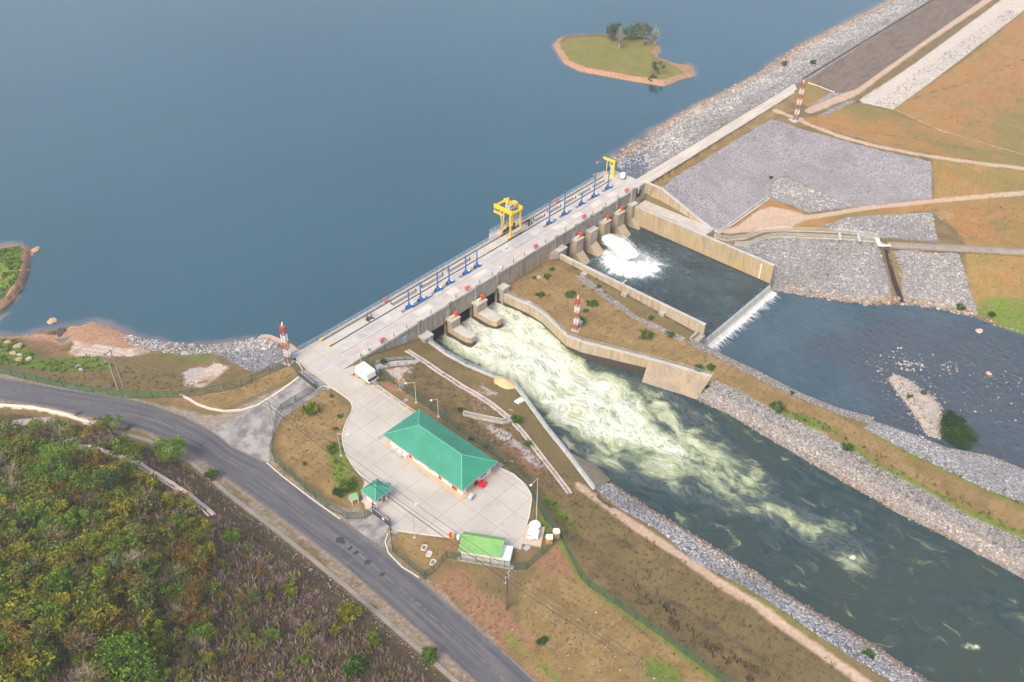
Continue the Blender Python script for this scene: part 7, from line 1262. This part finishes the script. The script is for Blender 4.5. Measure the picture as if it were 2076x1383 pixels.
def twiggy(name, label, cat, loc, h, cr, col, n=60, group=None, leafcol=None, nl=10):
    r = thing(name, label, cat, loc, RNG.uniform(0, 6), group); m = MB(); m.tube((0,0,-.3),(0,0,h*.3), .03*h+.02, .02*h+.02, 6); m.build('trunk', M_BARKP if sum(col) > .8 else M_BARK, r)
    Vs, Fs = [], []
    for k in range(n):
        a = RNG.uniform(0, 6.28); el = RNG.uniform(.25, 1.3); L_ = h*RNG.uniform(.35, .75); d = Vector((math.cos(a)*math.cos(el)*cr/h*1.3, math.sin(a)*math.cos(el)*cr/h*1.3, math.sin(el))); s_ = Vector((0,0,h*RNG.uniform(.1,.35)))
        e = s_+d*L_; w_ = .028*h**.5; n_ = Vector((-d.y, d.x, 0)).normalized()*w_; b0 = len(Vs); Vs += [s_-n_, s_+n_, e+n_*.3, e-n_*.3]; Fs.append((b0,b0+1,b0+2,b0+3))
        for j in range(4):
            f = RNG.uniform(.4, .95); q = s_+d*L_*f; d2 = (d+Vector(RNG.normal(size=3))*.55).normalized()*L_*.38; n2 = Vector((-d2.y, d2.x, .2)).normalized()*w_*.6; b0 = len(Vs); Vs += [q-n2, q+n2, q+d2+n2*.3, q+d2-n2*.3]; Fs.append((b0,b0+1,b0+2,b0+3))
    V_ = np.array([tuple(q) for q in Vs]); C_ = np.tile(np.array(col), (len(V_), 1))*np.repeat(RNG.uniform(.6, 1.3, (len(V_)//4, 1)), 4, 0); np_mesh('branches', V_, np.array(Fs), M_TWIG, r, cols=np.clip(C_, 0, 1))
    if leafcol is not None:
        cen = [((RNG.uniform(-1,1)*cr*.8, RNG.uniform(-1,1)*cr*.8, h*RNG.uniform(.4, .95)), cr*.3) for _ in range(nl)]; V_, F_, C_ = leaves(cen, 26, .15, leafcol, cr); np_mesh('crown', V_, F_, M_LEAF, r, cols=C_)
    return r
LG, YG, OL, DG, BR = (.12,.22,.022), (.23,.25,.02), (.16,.165,.04), (.055,.11,.03), (.22,.15,.05)
def gz(u, v): return on([(u, v)])[0]
def htree(name, label, u, v, h, cr, col, **k):          # (u,v) = where the crown's middle shows
    d = ray(u, v); p = gz(u, v); hh = Vector((0,0,1)); back = h*.55
    x, y = p[0]-d[0]/np.hypot(d[0], d[1])*back*np.hypot(d[0], d[1])/abs(d[2]), p[1]-d[1]/np.hypot(d[0], d[1])*back*np.hypot(d[0], d[1])/abs(d[2])
    return tree(name, label, 'tree' if h > 3 else 'bush', (x, y, hg(x, y)), h, cr, col, **k)
BIG = [('leafy_tree','round bright green tree at the bottom of the wooded hillside',250,1335,5.0,3.4,LG,dict(nc=60,nl=64,ls=.22,trunk=.15,flat=.9)),('leafy_tree','bright green tree leaning over the road bend',350,915,6.5,2.9,(.15,.27,.02),dict(nc=40,nl=52,clump=.36)),('leafy_tree','sparse green tree at the kerb by the stone path',222,862,5.0,2.3,(.13,.22,.025),dict(nc=22,nl=40,clump=.34)),('leafy_tree','broad green tree on the upper hillside below the path fork',110,960,6.5,4.3,(.12,.21,.022),dict(nc=56,nl=54,clump=.34)),('leafy_tree','dark green tree right of the broad tree below the path',215,985,4.6,2.6,DG,dict(nc=34,nl=48)),
    ('yellow_bush','bright yellow round bush low on the wooded hillside',190,1265,2.6,1.8,(.30,.27,.01),dict(nc=30,nl=48,ls=.17,trunk=.12)),('yellow_bush','yellow green bush on the red bank above the road',710,1243,2.8,1.7,(.23,.25,.012),dict(nc=28,nl=48,ls=.17,trunk=.12)),('yellow_bush','smaller green bush downhill of the yellow one above the road',755,1295,2.4,1.2,(.14,.20,.015),dict(nc=20,nl=40,ls=.16,trunk=.12)),('leafy_bush','bright green low bush at the end of the stone drain',467,1087,1.8,1.6,(.13,.21,.012),dict(nc=24,nl=46,ls=.16,trunk=.1,flat=.8)),('leafy_bush','green bush at the left edge of the photo, halfway up the hillside',10,1210,3.0,2.1,(.10,.20,.015),dict(nc=30,nl=46,trunk=.12)),
    ('leafy_bush','green bush in the bottom left corner',70,1345,3.0,2.6,(.09,.16,.02),dict(nc=34,nl=46,trunk=.12)),('leafy_bush','yellow green bush at the left edge below the path',8,1040,2.6,1.8,(.15,.22,.012),dict(nc=24,nl=46,trunk=.12)),('leafy_bush','light green bush among brown scrub left of the drain end',310,1012,2.2,1.3,(.15,.24,.012),dict(nc=20,nl=40,trunk=.12)),('leafy_bush','light green bush on the hillside under the broad tree',120,1045,2.6,1.9,(.12,.20,.012),dict(nc=26,nl=46,trunk=.12)),('leafy_bush','bright bush beside the roadside gutter near the bottom',590,1195,1.8,1.1,(.16,.22,.014),dict(nc=16,nl=40,trunk=.12)),
    ('leafy_bush','green bush below the path near the road bend',190,1105,3.0,1.8,(.13,.20,.012),dict(nc=26,nl=44,trunk=.12)),('leafy_bush','green shrub on the upper bank above the gutter',430,960,2.2,1.3,(.09,.15,.02),dict(nc=18,nl=40,trunk=.12)),('leafy_bush','green bush near the bottom edge close to the gutter',870,1330,2.2,1.4,(.09,.15,.02),dict(nc=20,nl=40,trunk=.12)),('leafy_bush','dark green bush at the bottom edge, right of the round tree',720,1350,2.8,1.8,(.05,.11,.02),dict(nc=24,nl=44,trunk=.12)),('yellow_bush','yellow bush on the upper left bank under the white slab',140,880,2.4,1.4,(.19,.24,.012),dict(nc=20,nl=42,trunk=.12)),('yellow_bush','yellow green bush on the upper left bank, far left',60,905,3.2,2.3,(.16,.18,.02),dict(nc=30,nl=44,trunk=.12))]
for nm, lb, u, v, h, cr, col, k in BIG: htree(nm, lb, u, v, h, cr, col, **k)
# scrub of the hillside: a few kinds, each shrub an object of its own
HP = np.array([p[:2] for p in gps([(-60,880),(60,870),(200,885),(300,935),(380,985),(460,1060),(560,1130),(700,1250),(850,1370),(880,1400),(-60,1400)])])
kinds = []
kinds.append([tree('yellow_shrub', 'yellow green leafy shrub on the wooded hillside', 'shrub', (0,0,-50), 2.2, 1.5, c_, 20, 34, .17, .1, 'yellow green shrubs on the hillside') for c_ in (YG, (.22,.25,.03), (.22,.22,.02))])
kinds.append([tree('olive_shrub', 'dull olive leafy shrub on the wooded hillside', 'shrub', (0,0,-50), 2.4, 1.7, c_, 20, 32, .17, .1, 'olive shrubs on the hillside') for c_ in (OL, (.14,.15,.045), (.12,.17,.035))])
kinds.append([twiggy('bare_shrub', 'bare grey brown twiggy shrub on the wooded hillside', 'shrub', (0,0,-50), 2.4, 1.8, c_, 70, 'bare shrubs on the hillside') for c_ in ((.20,.15,.11),(.26,.21,.15),(.16,.11,.075))])
kinds.append([twiggy('rusty_shrub', 'rusty brown half bare shrub on the wooded hillside', 'shrub', (0,0,-50), 2.4, 1.8, (.18,.12,.07), 40, 'rusty shrubs on the hillside', (.19,.125,.02), 14) for _ in range(2)])
kinds.append([tree('green_shrub', 'fresh green leafy shrub on the wooded hillside', 'shrub', (0,0,-50), 2.4, 1.5, c_, 20, 34, .17, .1, 'green shrubs on the hillside') for c_ in (LG, (.15,.25,.02))])
HPATH = gps([(141,904),(196,913),(235.5,926),(279,941),(322.7,967.5),(366,993.7),(401,1020),(430,1045)]); HPATH2 = gps([(113,908),(128,900),(144,895),(173,884),(205,878)]); used = set(); cnt = 0; placed = []
zone = lambda u, v: np.array([.40,.24,.10,.06,.20]) if u+.35*(v-900) < 330 else (np.array([.20,.27,.22,.20,.11]) if u < 520 and v > 1000 else np.array([.14,.16,.42,.16,.12]))
while cnt < 520:
    q = scatter_pts(HP, 400, .5)[0]
    for x, y in q:
        if cnt >= 520: break
        z = hg(x, y); u, v = proj((x, y, z+1))
        if not (-40 < u < 960 and 850 < v < 1420): continue
        dens = 1.0 if u < 430 else .30
        if RNG.random() > dens or any((x-a)**2+(y-b_)**2 < .8 for a, b_ in placed): continue
        if sdl(np.array([[x, y]]), HPATH, 1.7)[0] > 0 or sdl(np.array([[x, y]]), HPATH2, 1.5)[0] > 0: continue
        w_ = zone(u, v); k = RNG.choice(5, p=w_/w_.sum()); j = RNG.integers(0, len(kinds[k])); src = kinds[k][j]
        if id(src) in used: o = copy_tree(src)
        else: o = src; used.add(id(src))
        s = RNG.uniform(.5, 1.2)*(1.3 if u < 300 else 1.0 if u < 420 else .72); o.location = (x, y, z-.05); o.rotation_euler = (0,0,RNG.uniform(0,6.28)); o.scale = (s*RNG.uniform(.85,1.2), s*RNG.uniform(.85,1.2), s*RNG.uniform(.8,1.2)); placed.append((x, y)); cnt += 1
for ks in kinds:
    for s_ in ks:
        if id(s_) not in used:
            for ch in list(s_.children): bpy.data.objects.remove(ch)
            bpy.data.objects.remove(s_)
# undergrowth and weeds: uncountable tufts
def tufts(name, label, specs):
    Vs, Cs = [], []
    for pts, n, hgt, wd, pal in specs:
        pts = pts[(sdl(pts, HPATH, 1.1) < 0) & (sdl(pts, HPATH2, 1.1) < 0)] if len(pts) else pts
        for x, y in pts:
            z = hg(x, y); c_ = np.array(pal[RNG.integers(0, len(pal))])*RNG.uniform(.65, 1.3)
            for k in range(n):
                a = RNG.uniform(0, 6.28); r = RNG.uniform(0, wd); h = hgt*RNG.uniform(.4, 1.2); px, py = x+r*math.cos(a), y+r*math.sin(a); dx, dy = math.cos(a)*h*.6, math.sin(a)*h*.6; w_ = .05+.05*h; Vs += [(px-dy*.15-w_,py+dx*.15,z),(px+dy*.15+w_,py-dx*.15,z),(px+dx+w_*.8,py+dy,z+h),(px+dx-w_*.8,py+dy+w_*.5,z+h*.9)]; Cs += [tuple(c_*RNG.uniform(.8,1.2))]*4
    V_ = np.array(Vs); o = np_mesh(name, V_, np.arange(len(V_)).reshape(-1, 4), M_LEAF, cols=np.clip(np.array(Cs), 0, 1)); return tag(o, label, kind='stuff')
BRN = [(.18,.12,.098),(.23,.165,.135),(.145,.10,.085),(.20,.135,.095),(.25,.20,.165)]; OLV = [(.16,.165,.04),(.20,.19,.055),(.13,.155,.035),(.25,.24,.04)]; GRN = [(.075,.155,.02),(.11,.195,.025),(.055,.12,.02)]
tufts('undergrowth', 'dry brown and olive undergrowth of the wooded hillside', [(scatter_pts(HP, 6500)[0], 6, .7, .5, BRN+OLV[:2]), (in_poly([(-60,900),(100,900),(300,1000),(420,1150),(420,1383),(-60,1383)], 1.9), 7, .65, .5, OLV+GRN[:1]+[(.18,.17,.02)]), (in_poly([(0,838),(200,872),(390,955),(560,1090),(560,1130),(380,1000),(200,900),(0,870)], .6), 5, .45, .35, OLV+BRN)])
tufts('weeds', 'low green weeds in patches on banks and lawns', [(in_poly(pl, d), 8, hh, .45, GRN) for pl, d, hh in (([(-60,690),(0,686),(40,690),(60,715),(90,730),(150,722),(200,725),(240,747),(190,752),(120,757),(60,747),(-60,738)], .55, .5), ([(1570,828),(1640,843),(1720,885),(1690,885),(1600,850)], .7, .4), ([(1745,930),(1800,958),(1860,1000),(1815,990)], .9, .4), ([(1955,1020),(2060,1075),(2150,1115),(2010,1062)], .9, .4), ([(1100,1000),(1150,1040),(1175,1075),(1140,1062),(1105,1025)], .8, .5), ([(1080,1048),(1108,1052),(1122,1085),(1097,1092)], 1.5, .4), ([(672,900),(695,880),(700,920),(720,975),(735,1008),(695,1005),(675,965)], .7, .3), ([(-60,500),(0,510),(45,503),(48,530),(35,570),(10,605),(-60,615)], .9, .7), ([(900,1020),(910,1040),(905,1045)], 1, .4), ([(1230,1383),(1160,1395),(1180,1100),(1240,1225),(1345,1293),(1460,1385)], .03, .3))]
    +[(in_poly(pl, d), 6, .35, .4, [(.16,.12,.06),(.20,.14,.07),(.12,.11,.04)]) for pl, d in (([(780,775),(870,735),(1030,850),(1190,1000),(1750,1383),(1480,1383),(1200,1180),(1100,1020),(950,880)], .5), ([(100,735),(250,745),(430,770),(400,798),(250,797),(100,775)], .5))]
    +[(in_poly([(1300,1180),(1430,1290),(1600,1383),(1520,1383),(1380,1290),(1280,1210)], .8), 7, .55, .5, [(.08,.06,.05),(.10,.075,.055),(.06,.07,.03)])])
DRYT = [(.21,.15,.07),(.26,.185,.085),(.165,.125,.058),(.30,.22,.11),(.16,.15,.055)]
tufts('dry_grass', 'dry grass tufts scattered over the open ground', [(in_poly(pl, d), 5, .2, .3, DRYT) for pl, d in (([(1030,592),(1110,532),(1170,560),(1300,640),(1395,690),(1480,740),(1700,845),(1900,945),(2130,1060),(2130,1110),(1960,1040),(1650,868),(1440,763),(1180,690)], .55), ([(870,1185),(940,1150),(1060,1180),(1130,1110),(1250,1225),(1460,1383),(1100,1383)], .8), ([(780,770),(870,740),(1030,850),(1190,1000),(1700,1370),(1480,1375),(1200,1180),(1100,1020),(950,880)], .6), ([(560,835),(640,790),(700,830),(692,930),(740,1040),(600,960)], .8), ([(380,800),(600,742),(600,758),(450,828)], .8), ([(1640,250),(1880,312),(2076,335),(2076,400),(1890,402),(1890,330),(1700,280)], .3), ([(1820,222),(2076,30),(2076,320),(1880,300)], .16), ([(1905,430),(2076,405),(2076,495),(1910,485)], .45), ([(1950,520),(2076,525),(2076,660),(1975,620)], .5), ([(800,1085),(930,1098),(925,1120),(870,1160)], .9))])
tufts('weeds', 'green weeds along the riprap of the island strip', [(in_poly(pl, d), 8, .4, .4, GRN) for pl, d in (([(1700,895),(1790,950),(1954,1036),(2100,1105),(2100,1080),(1960,1010),(1800,935),(1720,885)], .45), ([(1750,875),(1840,920),(1960,975),(2076,1028),(2076,1010),(1960,962),(1840,905)], .35), ([(1530,805),(1660,872),(1680,865),(1560,805)], .4), ([(1150,545),(1185,560),(1300,640),(1280,650),(1170,580)], .12))])
# bushes that stand alone
def bush(u, v, h, cr, col, label, name='bush', group=None, **k): p = gz(u, v); a = dict(nc=22, nl=46, ls=.16, trunk=.08, flat=.9, sq=.8, group=group); a.update(k); return tree(name, label, 'bush', p, h, cr, col, **a)
bush(630,836,1.9,1.6,(.17,.24,.015),'bright lime green small tree on the lawn beside the driveway','small_tree',nc=40,ls=.2,trunk=.25)
for u, v, s, lb in ((672,830-25,.5,'tiny green bush at the upper corner of the yard lawn'),(690,846,.6,'small round bush near the yard kerb on the lawn'),(680,870,.5,'small flat bush midway on the yard lawn'),(617,942,.5,'dark tiny shrub in the middle of the yard lawn'),(774,772,.5,'low yellow green shrub beside the yard fence')): bush(u, v, s, s*.9, (.10,.16,.02), lb, nc=12, nl=30, ls=.12)
bush(676,912,.9,1.3,(.11,.20,.01),'bright green sprawling bush on the lawn near the lamp post',nc=22); bush(705,985,.8,2.0,(.10,.17,.01),'wide bright green bush beside the gatehouse lawn',nc=30); bush(690,1000,.7,1.4,(.05,.13,.02),'darker low bush left of the wide bright one',nc=20)
bush(1047,856,1.5,1.1,(.06,.15,.015),'round green bush at the stone drain junction',nc=34); bush(1081,533,1.4,.95,(.035,.095,.025),'dark round bush against the dam wall on the island',nc=30); bush(934,834,.7,.6,(.06,.11,.02),'small bush above the concrete trough',nc=12); bush(955,892,.7,.5,(.06,.12,.02),'small bush behind the office building',nc=12); bush(985,906,.6,.5,(.07,.14,.02),'tiny bush right of the trough behind the building',nc=12); bush(1071,903,.9,.8,(.09,.16,.02),'green shrub on the lower stone drain',nc=14); bush(779,738,1.3,.8,(.05,.10,.02),'dark bush below the dam face beside the stairway',nc=20)
for u, v, h, cr, lb in ((1157,600,.9,1.6,'green bush on the island lawn behind the mast'),(1201,617,.8,1.7,'green bush on the island lawn to the right of the mast'),(1110,563,.7,1.0,'low bush on the island lawn near the dam'),(1119,563-15,.8,.6,'thin bush on the island lawn closest to the dam'),(1095,600,.6,1.1,'low bush on the island lawn beside the channel'),(1175,652,.9,1.5,'bush on the island lawn just behind the mast foot'),(1187,632,.6,.7,'small bush between the island mast and the basin'),(1310,681,.7,1.9,'wide green bush on the island lawn near the weir'),(1358,680,.6,1.2,'loose green bush on the island lawn next to the weir corner'),(1415,748,.6,1.3,'low bush near the end of the island channel wall'),(1440,747,.8,1.0,'denser bush near the end of the island channel wall'),(1083,582-18,.5,.5,'tiny bush against the dam on the island'),(1213,598-15,.7,.6,'dark bush at the gravel strip on the island'),(1022,592,.9,.9,'dark bush at the corner of dam and island')): bush(u, v, h, cr, (.07,.15,.02), lb, nc=16, flat=.8)
for u, v, h, cr, lb in ((1578,828,.6,1.6,'green bush at the riprap edge on the island strip'),(1718,908,.9,1.2,'round bush at the riprap edge on the island strip'),(1605,798,.5,.5,'tiny bush by the gabion wall'),(1945,606+20,.9,1.2,'bush at the waterline below the right riprap'),(1320,655-9,.5,.6,'small bush beside the basin wall boxes'),(2010,640,.8,.9,'small bush on the bright green bank'),(1563,362,.7,.6,'small bush at the corner of the grey slope'),(1650,130,1.6,1.5,'dark bush on the far embankment stones'),(1590,135,1.8,1.3,'dark bush at the lake edge of the embankment'),(1760,1330,.9,.9,'bush on the bank riprap near the bottom edge'),(1100,1302,.9,.8,'green bush in the dry slope beside the road')): bush(u, v, h, cr, (.055,.12,.02), lb, nc=16)
br_ = gp(1948,880); tree('river_bush', 'large dense green bush on the gravel bar in the pool', 'bush', G(1940,893,ZL), 3.4, 3.4, (.035,.095,.018), 70, 70, .2, .05, None, .8, flat=.9); tree('river_bush', 'taller dark green bush at the upper end of the gravel bar thicket', 'bush', G(1925,868,ZL), 4.0, 2.2, (.025,.065,.018), 44, 60, .2, .08, None, .8); 
for u, v, s, lb in ((1843,806,.8,'small bush on the gravel bar, left one'),(1872,798,.7,'small bush on the gravel bar, right one')): tree('bush', lb, 'bush', G(u, v, ZL+.4), s, s*.9, (.07,.11,.03), 12, 30, .14, .05)
# trees of the far islet
def itree(u, v, tv, cr, col, label, **k):
    p = gp(u, v); h = max(2.0, top_z(p[0], p[1], u, tv)-p[2]); return tree('islet_tree', label, 'tree', p, h, cr, col, group=None, **k)
itree(1218,69,48,2.6,(.09,.16,.05),'small round tree at the far edge of the islet',nc=24,nl=34,ls=.3,trunk=.4); itree(1246,83,47,3.6,(.055,.12,.045),'large dense dark green tree on the islet',nc=44,nl=44,ls=.32,trunk=.12); itree(1277,79,56,4.0,(.09,.165,.05),'low spreading green tree in the islet clump',nc=32,nl=36,ls=.3,trunk=.35,flat=.6); itree(1300,77,49,4.6,(.12,.15,.05),'wide tall olive tree on the islet clump',nc=46,nl=36,ls=.3,trunk=.35,flat=.7); itree(1333,150,125,2.4,(.07,.13,.04),'lone dark tree near the near shore of the islet',nc=18,nl=30,ls=.3,trunk=.35)
for u, v, tv, cr, lc, lb in ((1255,98,54,2.2,None,'tall pale bare tree in front of the dense islet tree'),(1327,90,52,2.8,(.12,.19,.05),'pale half bare tree at the right end of the islet clump'),(1307,92,79,2.4,None,'low grey bare bush at the islet shore')): p = gp(u, v); h = max(2, top_z(p[0], p[1], u, tv)-p[2]); twiggy('islet_tree', lb, 'tree', p, h, cr, (.33,.30,.25) if lc or tv < 60 else (.22,.17,.14), 70, None, lc, 10)
p = G(1322,166,ZR); tree('islet_bush', 'small bush overhanging the water at the near tip of the islet', 'bush', p, 2.4, 1.7, (.05,.08,.03), 14, 30, .25, .05)
# ------------------------------------------------------------------ air
m = MB(); m.box(-3900, 3900, -3900, 3900, -40, 131.5); hz_ = m.build('haze', None); tag(hz_, kind='stuff')
hm = bpy.data.materials.new('haze_air'); hm.use_nodes = True; ht = hm.node_tree; ht.nodes.clear(); pv = ht.nodes.new('ShaderNodeVolumePrincipled'); ho = ht.nodes.new('ShaderNodeOutputMaterial')
pv.inputs['Color'].default_value = (.93,.95,1,1); pv.inputs['Density'].default_value = .00036; pv.inputs['Anisotropy'].default_value = .2; ht.links.new(pv.outputs[0], ho.inputs['Volume']); hz_.data.materials.append(hm)
